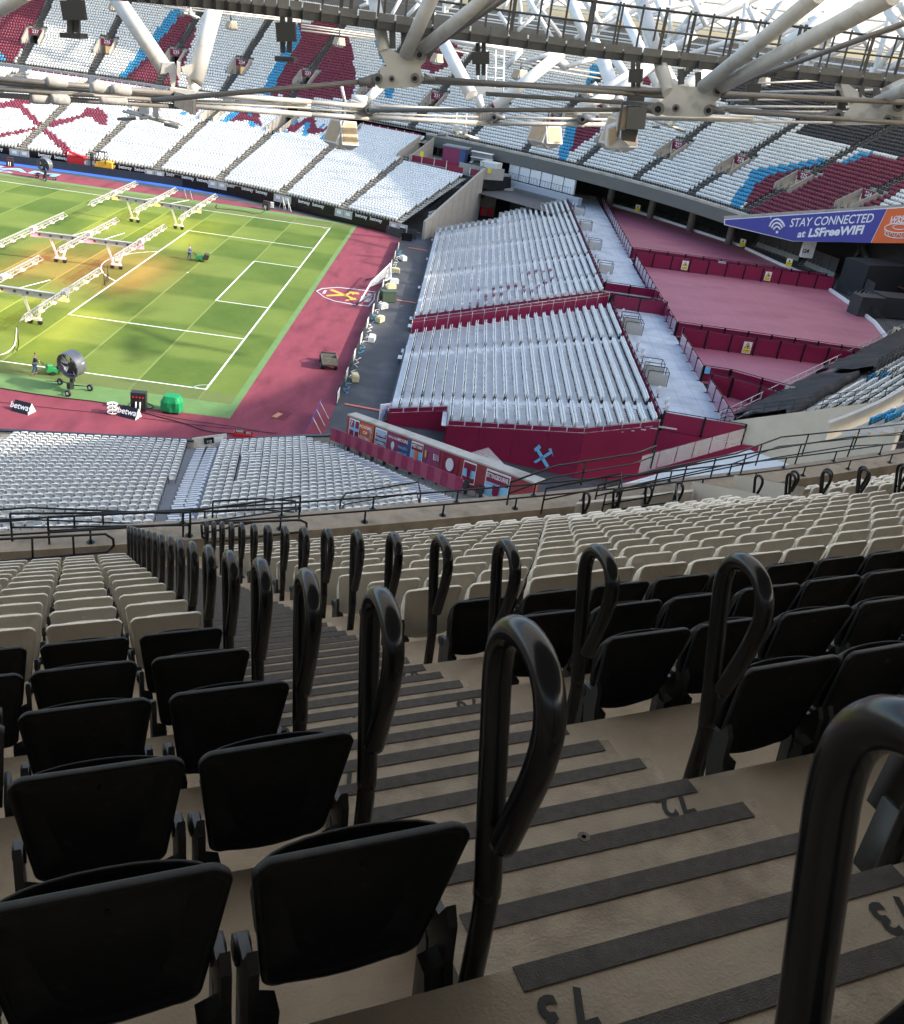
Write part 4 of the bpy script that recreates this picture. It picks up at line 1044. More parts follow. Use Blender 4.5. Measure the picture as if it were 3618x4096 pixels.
banner(1606, 1650, darkcl, [(.0, .0, .62, .33, claretcl)], [('MOORE', .32, .17, .25, whitecl, .85), ('THAN JUST A', .35, .5, .2, bluecl, .75), ('PODCAST', .35, .8, .27, bluecl, .8)], 'dark blue banner about a podcast with a claret corner', drop=1.2)
banner(1652, 1699, claretcl, [(0, .36, 1, .68, bluecl)], [('WEST HAM', .5, .18, .27, whitecl, .85), ('ROMA SUPS', .5, .84, .27, whitecl, .8)], 'claret and light blue banner framed in white with an orange crest', drop=1.3, edge=whitecl, marks=[([[(.36, .34), (.64, .34), (.62, .66), (.5, .74), (.38, .66)]], orangem)])
banner(1702, 1766, mauvecl, [], [('E11', .83, .3, .45, whitecl, .75), ('WE DO WHAT WE WANT', .5, .72, .27, whitecl, .62)], 'wide mauve banner with large E11 lettering and a gold crest', drop=1.5, marks=[([[(.1, .15), (.24, .15), (.23, .38), (.17, .45), (.11, .38)]], goldcl)])
banner(1778, 1843, claretcl, [], [('supporters club', .5, .84, .16, whitecl, .9)], 'claret banner with a round white ring emblem', drop=1.2, marks=[([[(.5+.24*math.cos(a), .44+.30*math.sin(a)) for a in np.linspace(0, 6.28, 24)]], whitecl)])
banner(1862, 1913, claretcl, [(0, .36, 1, .7, bluecl)], [], 'small claret and light blue banner with a crest, framed in white', drop=1.15, edge=whitecl, marks=[([[(.36, .3), (.64, .3), (.62, .66), (.5, .78), (.38, .66)]], claretb)])
banner(1953, 2050, bluecl, [(0, 0, 1, .42, claretcl)], [('SITTINGBOURNE', .5, .2, .34, whitecl, .6), ('EST.', .16, .6, .2, whitecl)], 'largest banner, claret above light blue, reading a town name', drop=1.5, edge=whitecl, marks=[([[(.36, .48), (.64, .48), (.62, .8), (.5, .95), (.38, .8)]], claretb)])
# ================================================================= TEMPORARY STAND BEHIND THE GOAL
tst = empty('temporary_stand', (15, 0, 0), 'low temporary aluminium stand of white seats behind the goal, claret fascia', 'grandstand')
SX0, SX1, SZ0, SZ1, SROW = 15.1, 35.1, .95, 4.6, 24
def sz_(k): return SZ0+(SZ1-SZ0)*k/SROW
dxr = (SX1-SX0)/SROW
def ynear_lo(x): return -35.9 if x < 19.6 else -38.9-(x-19.6)*.24      # near edge of the near block
def ynear_hi(x): return -14.4+(x-15.3)*.37
def yfar_lo(x): return -9.0+(x-15.1)*.36
def yfar_hi(x): return 37.0+(x-15)*.62 if x < 24 else 46.5+(x-24)*1.0
deck = MB(); risr = MB()
AY = {'n': [(-21.0, .10), (-33.0, -.18)], 'f': [(22.5, .42), (9.5, .38), (-1.5, .36), (33.5, .7)]}
seat_marks = [gp(*q, 3.0) for q in C5((1055, 820), (1045, 900), (1100, 890), (1130, 870), (1145, 830), (1185, 830), (1185, 870), (1230, 840), (1270, 830), (1320, 850), (1350, 770), (1365, 880), (1400, 770), (1410, 860), (1450, 780), (1455, 850), (1500, 830), (1490, 780))]
for k in range(SROW):
    x0 = SX0+dxr*k; x1 = x0+dxr; z = sz_(k); zz = sz_(k+1)
    for blk, lo, hi in (('n', ynear_lo, ynear_hi), ('f', yfar_lo, yfar_hi)):
        y0, y1 = lo(x0+.4), hi(x0+.4)
        if blk == 'n' and x0 > 29.7: y0 = -41.3+(x0-29.7)*.15
        deck.obb((x0, y0, z-.06), (dxr, 0, 0), (0, y1-y0, 0), (0, 0, .06), 0)
        risr.obb((x1-.03, y0+.05, z), (.02, 0, 0), (0, y1-y0-.1, 0), (0, 0, zz-z-.065), 0)
        y = y0+.6
        ay = [(c+(x0-SX0)*s_) for c, s_ in AY[blk]]
        while y < y1-.5:
            if not any(abs(y-c) < .62 for c in ay):
                c_ = 'claret' if blk == 'f' and any((Vector((x0+dxr-.1, y))-m_.xy).length < .62 for m_ in seat_marks) else 'white'
                put_seat(c_, x0+dxr-.02, y, z, 1, 0); y += .47
            else: y += .05
        for c in ay:
            if y0+1 < c < y1-1: deck.obb((x0+.42, c-.5, z), (dxr-.45, 0, 0), (0, 1.0, 0), (0, 0, (zz-z)*.5), 0)
deck.build('deck', aludeck, tst); risr.build('riser', mat('riser_grey', (.34, .35, .36), .5, .3, var=.1, vs=1), tst)
# claret side panels and fascia with handrail
def panel_run(P, zb, zt, name='side_panel', m=claretb, th=.06, parent=tst):
    for (a, b_), (za, zb_) in zip(zip(P, P[1:]), zip(zt, zt[1:])):
        a, b_ = Vector(a), Vector(b_); L_ = (b_-a).length; n_ = max(1, int(L_/2.4)); t = (b_-a).normalized(); nn = Vector((-t.y, t.x))*th
        for i in range(n_):
            p, q = a.lerp(b_, i/n_)+t*.008, a.lerp(b_, (i+1)/n_)-t*.008; z0 = za+(zb_-za)*i/n_; z1 = za+(zb_-za)*(i+1)/n_
            m_ = MB(); m_.prism([V(*p, zb), V(*q, zb), V(*q, z1), V(*p, z0)], V(nn.x, nn.y, 0)); m_.build(name, m, parent)
def topz(x): return SZ0+(SZ1-SZ0)*(x-SX0)/(SX1-SX0)
P = [(15.0, -36.1), (19.6, -36.0)]; panel_run(P, 0, [topz(15.0)+.02, topz(19.6)+.02])
panel_run([(19.62, -36.1), (19.62, -39.0)], 0, [topz(19.6)]*2)
P = [(19.7, -39.1), (29.7, -41.5), (35.2, -40.5)]; panel_run(P, 0, [topz(19.7)+.02, topz(29.7)+.02, topz(35.2)])
def edge_rail(P, Z, h=.95, sp=1.25, boards=.55, name='edge_guard', label=None, parent=None, m=claretb, mr=alu):
    r = parent
    for (a, b_), (za, zb_) in zip(zip(P, P[1:]), zip(Z, Z[1:])):
        a, b_ = Vector(a), Vector(b_); L_ = (b_-a).length; n_ = max(1, round(L_/sp)); t = (b_-a).normalized(); g = MB(); pn = MB()
        for i in range(n_+1):
            p = a.lerp(b_, i/n_); z = za+(zb_-za)*i/n_; g.tube([V(*p, z-.1), V(*p, z+h)], .022, 5)
            if i < n_ and boards:
                q = a.lerp(b_, (i+1)/n_); z1 = za+(zb_-za)*(i+1)/n_
                pn.prism([V(*(p+t*.04), z+.03), V(*(q-t*.04), z1+.03), V(*(q-t*.04), z1+boards), V(*(p+t*.04), z+boards)], V(-t.y*.03, t.x*.03, 0))
        for hh in (h, h*.78): g.tube([V(*a, za+hh), V(*b_, zb_+hh)], .02, 5)
        g.build('rail', mr, r)
        if boards: pn.build('kick_board', m, r)
rl = empty('guard_rail', (20, -38, 2), 'steel guard rail with claret kick boards on the near side of the temporary stand', 'guard rail')
edge_rail([(15.0, -36.0), (19.6, -35.95)], [topz(15), topz(19.6)], h=.5, parent=rl, boards=.42); edge_rail([(19.75, -39.0), (29.7, -41.4), (35.2, -40.4)], [topz(19.7), topz(29.7), topz(35.2)], h=.5, parent=rl, boards=.42)
rl = empty('guard_rail', (25, -12, 2), 'claret boarded guard rail on the far side of the near seat block', 'guard rail')
edge_rail([(15.2, ynear_hi(15.2)+.1), (35, ynear_hi(35)+.1)], [topz(15.2), topz(35)], h=1.5, boards=1.35, parent=rl)
rl = empty('guard_rail', (25, -6, 2), 'steel guard rail on the near side of the far seat block', 'guard rail')
edge_rail([(15.2, yfar_lo(15.2)-.1), (35, yfar_lo(35)-.1)], [topz(15.2), topz(35)], h=.8, boards=.35, parent=rl)
panel_run([(15.2, yfar_lo(15.2)-.05), (35, yfar_lo(35)-.05)], 0, [topz(15.2)-.05, topz(35)-.05], parent=tst)
tr = MB()
for i in range(26):
    x = 15.6+i*.76; tr.beam(V(x, ynear_hi(x)+.2, topz(x)-.4), V(x, yfar_lo(x)-.2, topz(x)-.4), .06, .06)
tr.obb((15.3, -14, .02), (19.6, 7.3, 0), (0, 5, 0), (0, 0, .02)); tr.build('trench_brace', alu, tst)
# front and far edges
rl = MB(); rl.obb((14.95, -36, 0), (.1, 0, 0), (0, 21.7, 0), (0, 0, .95)); rl.obb((14.95, -9, 0), (.1, 0, 0), (0, 46, 0), (0, 0, .95)); rl.build('front_fascia', blackwall, tst)
sf = MB()
for k in range(SROW):
    x0 = SX0+dxr*k; sf.obb((x0, yfar_hi(x0+.4)+.02, 0), (dxr, 0, 0), (0, .08, 0), (0, 0, sz_(k)+.75))
sf.build('far_screen', mat('grey_screen', (.38, .38, .36), .6), tst)
# front row podiums and boxes standing before the stand
for i, (px, py) in enumerate(C5((780, 535), (750, 650), (700, 820), (650, 1005), (640, 1050), (600, 1200))+D2((580, 190))):
    P = gp(px, py, .5); r = empty('front_seat_pair', (P.x+.2, P.y, 0), f'pair of white seats jutting out before the temporary stand, {ORD[i]} from the far end', 'seat', 'seat pairs jutting from the front of the temporary stand')
    for s_ in (-.27, .27):
        b_ = MB(); b_.box((P.x+.2, P.y+s_, .5), (.42, .45, .06)); b_.box((P.x+.42, P.y+s_, .72), (.05, .45, .42)); b_.build('seat', whiteboard, r)
    b_ = MB(); b_.box((P.x+.3, P.y, .25), (.3, .9, .5)); b_.build('base', darksteel, r)
# claret and grey walkways behind the seats
PZ2 = 4.6
def zslab(name, pts, m, label, z=PZ2, th=.12):
    b_ = MB(); b_.prism([V(x, y, z-th) for x, y in pts], V(0, 0, th)); o = b_.build(name, m)
    if m is claretf:
        xs_ = [p[0] for p in pts]; ys_ = [p[1] for p in pts]; j_ = MB()
        for ax in (0, 1):
            lo_, hi_ = (min(xs_), max(xs_)) if ax == 0 else (min(ys_), max(ys_)); q = lo_+1.22
            l0, l1 = (min(ys_), max(ys_)) if ax == 0 else (min(xs_), max(xs_))
            while q < hi_:
                r_ = l0
                while r_ < l1:
                    a_, b2 = ((q, r_), (q, r_+1.22)) if ax == 0 else ((r_, q), (r_+1.22, q))
                    if inpoly(*a_, pts) and inpoly(*b2, pts) and rng.random() < .8: j_.add([(a_[0]-.018*(ax == 0), a_[1]-.018*(ax == 1), z+.003), (b2[0]-.018*(ax == 0), b2[1]-.018*(ax == 1), z+.003), (b2[0]+.018*(ax == 0), b2[1]+.018*(ax == 1), z+.003), (a_[0]+.018*(ax == 0), a_[1]+.018*(ax == 1), z+.003)], [(0, 1, 2, 3)])
                    r_ += 1.22
                q += 2.44
        j_.build('seam', mat('claret_seam', (.44, .19, .23), .6), o)
    return tag(o, label, 'platform')
tile = mat('grey_deck_sheet', (.50, .53, .56), .6, var=.12, vs=.5, c2=(.40, .43, .46), c2s=.45, c2lo=.48, c2hi=.62)
wk1 = zslab('walkway_deck', [(35.2, -40.4), (40.9, -40.4), (40.9, -7.4), (35.2, -7.4)], tile, 'pale grey boarded walkway behind the near seat block')
wk2 = zslab('walkway_deck', [(35.2, -.2), (40.9, -.2), (41.3, 69), (35.2, 69)], tile, 'pale grey boarded walkway behind the far seat block')
jm = mat('deck_joint', (.22, .23, .25), .8)
for wk, y0, y1 in ((wk1, -40.4, -7.4), (wk2, -.2, 69)):
    b_ = MB(); y = y0+2.44
    while y < y1: b_.obb((35.25, y, PZ2+.001), (5.6, 0, 0), (0, .025, 0), (0, 0, .003)); y += 2.44
    for xx in (36.5, 37.9, 39.4): b_.obb((xx, y0, PZ2+.002), (.02, 0, 0), (0, y1-y0, 0), (0, 0, .003))
    b_.build('joint', jm, wk)
stairwell = zslab('stairwell_floor', [(35.2, -7.3), (41, -7.3), (41, -.3), (35.2, -.3)], darksteel, 'dark stairwell floor between the two grey walkways', z=2.4)
zslab('claret_platform', [(40.9, 19.7), (67.5, 20.8), (61.0, 39.5), (54.2, 49.6), (41.8, 62.5)], claretf, 'claret covered platform farthest from the viewer')
zslab('claret_platform', [(40.8, -14.9), (61.9, -14.9), (67.2, -2), (68.0, 8), (67.4, 17.6), (40.8, 15.8)], claretf, 'largest claret covered platform in the middle')
zslab('claret_platform', [(40.8, -28.3), (43.0, -28.4), (50.5, -32.3), (58.8, -19.5), (59.8, -17.5), (40.8, -17.9)], claretf, 'narrow claret covered platform near the black tarpaulin')
zslab('claret_platform', [(40.8, -39.0), (44.0, -38.4), (48.6, -34.8), (42.4, -31.3), (40.8, -31.0)], claretf, 'smallest claret platform, a triangle at the near end')
# freestanding claret barriers
def barrier(P, zb, h, label, sp=2.3, m=claretb, feet=True, rail=True, grp='claret panelled barriers'):
    a, b_ = Vector(P[0]), Vector(P[1]); L_ = (b_-a).length; n_ = max(1, round(L_/sp)); t = (b_-a).normalized(); nn = Vector((-t.y, t.x))
    r = empty('barrier', (a.x, a.y, zb), label, 'barrier', grp)
    for i in range(n_):
        p, q = a.lerp(b_, i/n_)+t*.06, a.lerp(b_, (i+1)/n_)-t*.06
        m_ = MB(); m_.prism([V(*p, zb+.04), V(*q, zb+.04), V(*q, zb+h-.12), V(*p, zb+h-.12)], V(nn.x*.04, nn.y*.04, 0)); m_.build('panel', m, r)
    for i in range(n_+1):
        p = a.lerp(b_, i/n_); m_ = MB(); m_.beam(V(*p, zb), V(*p, zb+h), .15, .14, up=V(t.x, t.y, 0)); 
        if feet: m_.beam(V(*(p-nn*.3), zb+.03), V(*(p+nn*.3), zb+.03), .07, .05)
        m_.build('post', blackm, r)
    if rail: m_ = MB(); m_.tube([V(*a, zb+h), V(*b_, zb+h)], .035, 6); m_.build('top_rail', blackm, r)
    return r
sheenb = mat('sheen_claret_board', (.26, .03, .085), .18, var=.08, vs=.8, coat=1.0)  # grazing sheen painted in as a pinker base than the other claret boards
barrier([(41.0, 19.8), (67.0, 20.9)], PZ2, 1.45, 'long claret barrier on the near edge of the farthest platform')
barrier([(40.9, 15.9), (67.0, 17.5)], PZ2, 1.75, 'long claret barrier with two warning signs behind the largest platform')
barrier([(40.9, -14.8), (61.8, -14.8)], PZ2, 1.45, 'claret barrier on the near edge of the largest platform')
barrier([(40.8, -17.9), (59.6, -17.6)], PZ2, 1.75, 'claret barrier with a warning sign facing the narrow platform')
barrier([(40.8, -28.2), (43.0, -28.3)], PZ2, 1.45, 'short claret barrier with a blue sticker')
barrier([(43.1, -28.3), (50.2, -31.9)], PZ2, 1.45, 'claret barrier beside the triangular platform, far line')
barrier([(40.8, -31.0), (42.4, -31.4)], PZ2, 1.7, 'dark claret corner barrier at the triangular platform')
barrier([(42.5, -31.4), (48.4, -34.7)], PZ2, 1.7, 'claret barrier beside the triangular platform, near line')
barrier([(35.4, -40.3), (41.4, -40.8)], PZ2-.4, 1.6, 'claret barrier of two large boards closing the near end of the grey walkway', sp=3.0)
panel_run([(35.3, -40.6), (41.4, -41.1), (43.5, -41.0)], 0, [PZ2-.3, PZ2-.3, PZ2-.3], parent=tst)
barrier([(40.75, -39.9), (40.75, -31.1)], PZ2, 1.35, 'pink-sheened claret barrier by the walkway, nearest the viewer', m=sheenb)
barrier([(40.75, -28.1), (40.75, -18.0)], PZ2, 1.35, 'pink-sheened claret barrier by the walkway beside the narrow platform', m=sheenb)
barrier([(40.8, -14.7), (41.0, 15.8)], PZ2, 1.35, 'pink-sheened claret barrier by the walkway along the largest platform', m=sheenb)
barrier([(41.0, 20.0), (41.6, 61.5)], PZ2, 1.35, 'pink-sheened claret barrier by the walkway along the farthest platform', m=sheenb)
barrier([(35.25, -40.2), (35.25, -7.4)], PZ2-.1, 1.0, 'low claret barrier behind the last row of the near seat block', sp=1.6)
barrier([(35.25, 0), (35.25, 58.0)], PZ2-.1, 1.0, 'low claret barrier behind the last row of the far seat block', sp=1.6)
barrier([(35.4, -7.6), (41.0, -7.6)], PZ2, 1.5, 'claret barrier closing the far end of the near walkway'); barrier([(35.4, -.1), (41.0, -.1)], PZ2-.6, 1.6, 'claret barrier closing the near end of the far walkway')
# viewing boxes and accessible chairs on the grey walkway
for i, (x, y) in enumerate([(35.6, -31.0), (35.6, -28.8), (35.6, -16.5), (35.6, -14.4), (35.6, 8.6), (35.6, 22.0), (35.6, 35.0), (35.6, 47)]):
    r = empty('access_box', (x, y, PZ2), f'small railed access box at the top of a seat stair, {ORD[i]} from the viewer', 'access box', 'railed boxes along the grey walkway')
    b_ = MB(); b_.obb((x+.05, y, PZ2), (1.6, 0, 0), (0, .05, 0), (0, 0, 1.0)); b_.build('screen', mat('box_grey', (.45, .44, .40), .6), r)
    b_ = MB()
    for (ax, ay) in ((x, y-.1), (x+1.7, y-.1), (x+1.7, y+1.2), (x, y+1.2)): b_.tube([V(ax, ay, PZ2), V(ax, ay, PZ2+1.25)], .035, 5)
    b_.tube([V(x, y-.1, PZ2+1.25), V(x+1.7, y-.1, PZ2+1.25), V(x+1.7, y+1.2, PZ2+1.25), V(x, y+1.2, PZ2+1.25)], .035, 5); b_.build('frame', blackm, r)
ys = [-38.0, -36.5, -34.0, -27.0, -25.3, -23.6, -21.9, -12.6, -10.8, 2.4, 3.8, 5.2, 11, 12.3, 14, 15.5, 17, 24.5, 26, 28, 30, 38, 40, 42, 50, 52, 54]
for i, y in enumerate(ys):
    x = 36.1+(.25 if i % 2 else 0); r = empty('folded_seat', (x, y, PZ2), f'{ORD[i] if i < 30 else "far"} single white folded seat along the grey walkway', 'seat', 'single white seats on the grey walkway')
    b_ = MB(); b_.box((x, y, PZ2+.66), (.09, .42, .55), tilt=Matrix.Rotation(R(8), 3, 'Y')); b_.box((x-.11, y, PZ2+.6), (.07, .38, .45)); b_.build('shell', whiteboard, r)
    b_ = MB(); b_.box((x, y, PZ2+.2), (.08, .08, .4)); b_.box((x, y, PZ2+.02), (.35, .12, .03)); b_.build('pedestal', darksteel, r)
# warning signs
def warn(P, xd, label, sz_=1.0, small=False):
    r = empty('warning_sign', P, label, 'sign'); xd = V(*xd).normalized(); nrm = V(xd.y, -xd.x, 0); P = V(*P)
    M = frame(P, xd) @ Matrix.Rotation(R(90), 4, 'X')
    def sh(pts, m, d, nm):
        b_ = MB(); b_.prism([M @ V(a*sz_, c*sz_, d) for a, c in pts], M.to_3x3() @ V(0, 0, .01)); return b_.build(nm, m, r)
    if not small:
        sh([(-.36, -.5), (.36, -.5), (.36, .5), (-.36, .5)], whiteboard, 0, 'board')
        sh([(-.3, -.06), (.3, -.06), (0, .44)], blackm, .012, 'triangle_border'); sh([(-.24, -.02), (.24, -.02), (0, .37)], yellowm, .024, 'triangle')
        sh([(-.05, .03), (.06, .03), (.1, .15), (.02, .24), (-.04, .15)], blackm, .036, 'pictogram'); sh([(-.3, -.44), (.3, -.44), (.3, -.14), (-.3, -.14)], yellowm, .012, 'caption_band')
        b_ = MB(); add_text(b_, 'Danger', M @ Matrix.Translation((0, -.22*sz_, .026)), .17*sz_, bold=.004); add_text(b_, 'Fragile roof', M @ Matrix.Translation((0, -.37*sz_, .026)), .1*sz_); b_.build('caption', blackm, r)
    else:
        sh([(-.3, -.4), (.3, -.4), (.3, .4), (-.3, .4)], yellowm, 0, 'board'); sh([(-.26, .02), (.26, .02), (.26, .36), (-.26, .36)], whiteboard, .012, 'top_panel')
        sh([(-.1, .06), (.1, .06), (0, .3)], blackm, .024, 'pictogram'); b_ = MB(); add_text(b_, 'Danger', M @ Matrix.Translation((0, -.1*sz_, .014)), .15*sz_); add_text(b_, 'Keep out', M @ Matrix.Translation((0, -.27*sz_, .014)), .11*sz_); b_.build('caption', blackm, r)
def onplane_y(q, y):
    d = ray(*q); return CAM+d*((y-CAM.y)/d.y)
for q, y, lb in ((C6((493, 690))[0], 16.2, 'danger sign on the long barrier behind the largest platform, left one'), (C6((990, 755))[0], 16.9, 'danger sign on the long barrier behind the largest platform, right one'), (D3((865, 135))[0], -17.8, 'danger sign on the barrier facing the narrow platform'), (D3((1522, 215))[0], -17.6, 'danger sign at the far right end of the narrow platform'), (D3((1113, 405))[0], -31.3, 'danger sign partly behind the rail by the triangular platform')):
    P = onplane_y(q, y-.14); warn(tuple(P), (1, .04, 0), lb, 1.15)
P = onplane_y(C6((715, 675))[0], 19.8); m_ = MB(); m_.box(tuple(P), (1.0, .04, .4)); tag(m_.build('notice_board', whiteboard), 'small white notice hanging on the barrier between two platforms', 'sign')
P = onplane_y(D3((628, 272))[0], -28.3); m_ = MB(); m_.box(tuple(P), (.45, .03, .55)); tag(m_.build('sticker', skyblue), 'light blue sticker on the short claret barrier', 'sticker')
# big light blue hammers on the claret side wall
def side_y(x): return -39.1-(x-19.7)*.24
HM = MB()
def wp(px, py):
    d = ray(px, py); n_ = V(.24, 1, 0); o = V(19.7, -39.18, 0); return CAM+d*((o-CAM).dot(n_)/d.dot(n_))
for pl in ([(1395, 740), (1425, 715), (1437, 735), (1425, 745), (1485, 845), (1468, 853), (1408, 752), (1400, 758)], [(1392, 818), (1490, 755), (1480, 742), (1497, 738), (1510, 788), (1502, 768), (1405, 826)]):
    HM.prism([wp(*D2(q)[0]) for q in pl], V(-.01, -.04, 0))
tag(HM.build('crossed_hammers', skyblue), 'light blue crossed hammers emblem on the claret side wall', 'emblem')
# ================================================================= CONCOURSE UNDER THE FAR UPPER TIER
conc = empty('concourse', (50, 60, 4.5), 'dark open concourse with round columns beneath the far upper tier', 'concourse')
pA, pB = phi_of(16, 70, 33), R(-12)
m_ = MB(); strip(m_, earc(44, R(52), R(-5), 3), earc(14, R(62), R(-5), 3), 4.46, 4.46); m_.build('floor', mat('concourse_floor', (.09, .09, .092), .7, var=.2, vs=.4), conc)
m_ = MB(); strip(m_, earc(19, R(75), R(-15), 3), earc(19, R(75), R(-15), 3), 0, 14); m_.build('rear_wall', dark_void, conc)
for i in range(16):
    ph = R(58-4.6*i); x, y = ell(26.5, ph)
    if y < 36: continue
    x, y = ell(26.5, ph); m_ = MB(); m_.cyl(V(x, y, 4.4), V(x, y, 12.5), .55, 14); m_.build('column', mat('column_concrete', (.20, .185, .16), .8, var=.1, vs=.6), conc)
kp = [gp(*q, 4.6) for q in C6((45, 330), (210, 375), (500, 470))]; kq = [gp(*q, 4.6) for q in C6((540, 485), (830, 580))]; kr = [gp(*q, 4.6) for q in C6((850, 592), (1060, 690), (1200, 745), (1310, 770))]; ks = [gp(*q, 4.6) for q in C6((1352, 842), (1500, 945), (1620, 1040), (1690, 1130))]
for i, K in enumerate((kp, kq, kr, ks)):
    m_ = MB(); m_.wall([(p.x, p.y) for p in K], 4.5, 4.95, .3); tag(m_.build('kerb', whiteboard), f'white kerb stones edging the claret platforms, {["farthest", "second", "third", "nearest"][i]} run', 'kerb')
def offs(K, d):
    out = []
    for i, p in enumerate(K):
        t = (K[min(i+1, len(K)-1)]-K[max(i-1, 0)]).normalized(); out.append(V(p.x+(-t.y)*d, p.y+t.x*d, p.z))
    return out
def side_sign(K):
    # positive offset must lead away from the pitch centre
    q = offs(K, 1.0); return 1 if (q[0].xy-Vector((-52.5, 0))).length > (K[0].xy-Vector((-52.5, 0))).length else -1
for i, K in enumerate((kp, kq, ks)):
    sg = side_sign(K); Q = offs(K, .45*sg); r = empty('guard_rail', tuple(Q[0]), f'dark bar railing behind the white kerb, {["farthest", "middle", "nearest"][i]} stretch', 'guard rail')
    P2 = [(p.x, p.y) for p in Q]; edge_rail(P2, [4.7]*len(P2), h=1.2, sp=.8, boards=0, parent=r, mr=blackm)
    if i < 2:
        Q = offs(K, 1.7*sg); L_ = (Q[-1]-Q[0]).length; n_ = int(L_/1.05)
        for j in range(n_):
            if j % 4 == 3: continue
            p = Q[0].lerp(Q[-1], (j+.5)/n_); ob = empty('bar_stool_seat', (p.x, p.y, 4.5), f'dark folded seat behind the railing, {ORD[j]} of the {["far", "middle"][i]} stretch', 'seat', 'dark seats behind the platform railing')
            b_ = MB(); b_.box((p.x, p.y, 5.15), (.42, .1, .6), rz=1.0); b_.build('backrest', charp, ob); b_ = MB(); b_.box((p.x, p.y, 4.7), (.1, .1, .5)); b_.build('pedestal', bracketm, ob)
# black crowd screens with steel braces
brace = mat('brace_steel', (.42, .42, .43), .4, .6, var=.2, vs=3)
scr = mat('screen_black', (.045, .047, .05), .4, var=.1, vs=1)
def screens(K, label, h=2.6):
    sg = side_sign(K); r = empty('crowd_screen', tuple(K[0]), label, 'screen', 'black braced crowd screens')
    for a, b_ in zip(K, K[1:]):
        L_ = (b_-a).length; n_ = max(1, round(L_/1.55)); t = (b_-a).normalized(); o = V(-t.y, t.x)*sg
        for j in range(n_):
            p, q = a.lerp(b_, j/n_)+o*1.4, a.lerp(b_, (j+.96)/n_)+o*1.4
            m_ = MB(); m_.prism([V(*p.xy, 5.2), V(*q.xy, 5.2), V(*q.xy, 4.6+h), V(*p.xy, 4.6+h)], o*.05); m_.build('panel', scr, r)
            m_ = MB()
            for s_ in (p, p.lerp(q, .5)): m_.tube([V(*(s_-o*1.1).xy, 4.65), V(*(s_-o*.02).xy, 6.0)], .035, 4); m_.tube([V(*(s_-o*1.1).xy, 4.65), V(*(s_).xy, 4.65)], .03, 4)
            m_.tube([V(*(p-o*.9).xy, 4.8), V(*(q-o*.1).xy, 5.6)], .03, 4); m_.obb(V(*(p-o*.02).xy, 4.65), (q-p), -o*.04, (0, 0, .7)); m_.build('brace', brace, r)
screens([gp(*q, 4.6) for q in C6((880, 578), (1130, 668))], 'far run of black crowd screens with silver braces')
screens([gp(*q, 4.6) for q in C6((1160, 690), (1335, 765))], 'middle run of black crowd screens with silver braces')
screens([gp(*q, 4.6) for q in C6((1385, 815), (1530, 915))], 'near run of black crowd screens with silver braces')
for i, q in enumerate(C6((203, 352), (527, 452), (830, 562), (1107, 682), (1742, 1108))):
    P = gp(q[0], q[1]+18, 4.7); warn((P.x, P.y, 5.55), (1, -.35, 0), f'small yellow danger board on the platform edge, {ORD[i]} from the far end', 1.35, small=True)
def vplane(A, B, q):
    n_ = V(B.y-A.y, -(B.x-A.x), 0); d = ray(*q); return CAM+d*((A-CAM).dot(n_)/d.dot(n_))
def on_e(q, e, tmin=60, zmax=60):
    d = ray(*q); t = tmin; pe = einv(*(CAM+d*t).xy)
    while t < 330:
        t += .4; P = CAM+d*t; c = einv(P.x, P.y)
        if (pe-e)*(c-e) <= 0 and c <= pe: return P
        pe = c
    return None
# ---- big blue and orange board
BA, BB = on_e((2906, 870), 32.9), V(*(BA0+(BQ0-BA0)*.4545), 0)
sh_ = V(*(Vector((-52.5, 0))-BA0).normalized(), 0)*1.6
BA.z = BB.z = 0; BA = BA+sh_; BB = BB+sh_
bd = empty('display_board', tuple(vplane(BA, BB, (3178, 960))), 'big blue and orange board about free wifi hung on the far tier front', 'display board')
bn = V(BB.y-BA.y, -(BB.x-BA.x), 0).normalized()
if bn.dot(CAM-BA) < 0: bn = -bn
def bpoly(pts, m, d, nm, th=.02):
    b_ = MB(); b_.prism([vplane(BA, BB, q)+bn*d for q in pts], bn*th); return b_.build(nm, m, bd)
indigo = mat('indigo_board', (.062, .066, .33), .45, var=.03, vs=.3)
flo = mat('orange_board', (.78, .15, .035), .45, var=.03, vs=.3)
K5 = lambda *L: [(2850+x*.42548, 800+y*.42548) for x, y in L]
bpoly(K5((112, 178), (1650, 72), (2300, 28), (2300, 412), (760, 388), (112, 232)), textwhite, -.05, 'frame', .03)
bpoly(K5((122, 186), (1645, 82), (1488, 402), (765, 384), (122, 226)), indigo, 0, 'blue_panel')
bpoly(K5((1652, 82), (2300, 38), (2300, 408), (1496, 402)), flo, 0, 'orange_panel')
bpoly(K5((112, 150), (2300, 5), (2300, 26), (112, 176)), far_conc, -.3, 'upper_ledge', .3)
def fit_text(s_, a, b_, m, d=.05, bold=.0, nm='lettering', parent=bd, A=None, B=None, nrm=None, cap=20):
    A = A or BA; B = B or BB; nrm = nrm or bn
    pa, pb = vplane(A, B, a)+nrm*d, vplane(A, B, b_)+nrm*d; vs, fs = text_geo(s_, 1.0, bold=bold, align='LEFT')
    x0 = min(v[0] for v in vs); x1 = max(v[0] for v in vs); y0 = min(v[1] for v in vs); k = (pb-pa).length/(x1-x0)
    X = (pb-pa).normalized(); Z = V(0, 0, 1); ky = cap*(pa-CAM).length/FPX/.70
    b2 = MB(); b2.add([pa+X*(v[0]-x0)*k+Z*v[1]*ky for v in vs], fs); return b2.build(nm, m, parent)
fit_text('STAY CONNECTED', K5((738, 218))[0], K5((1520, 170))[0], textwhite, bold=.012, cap=30)
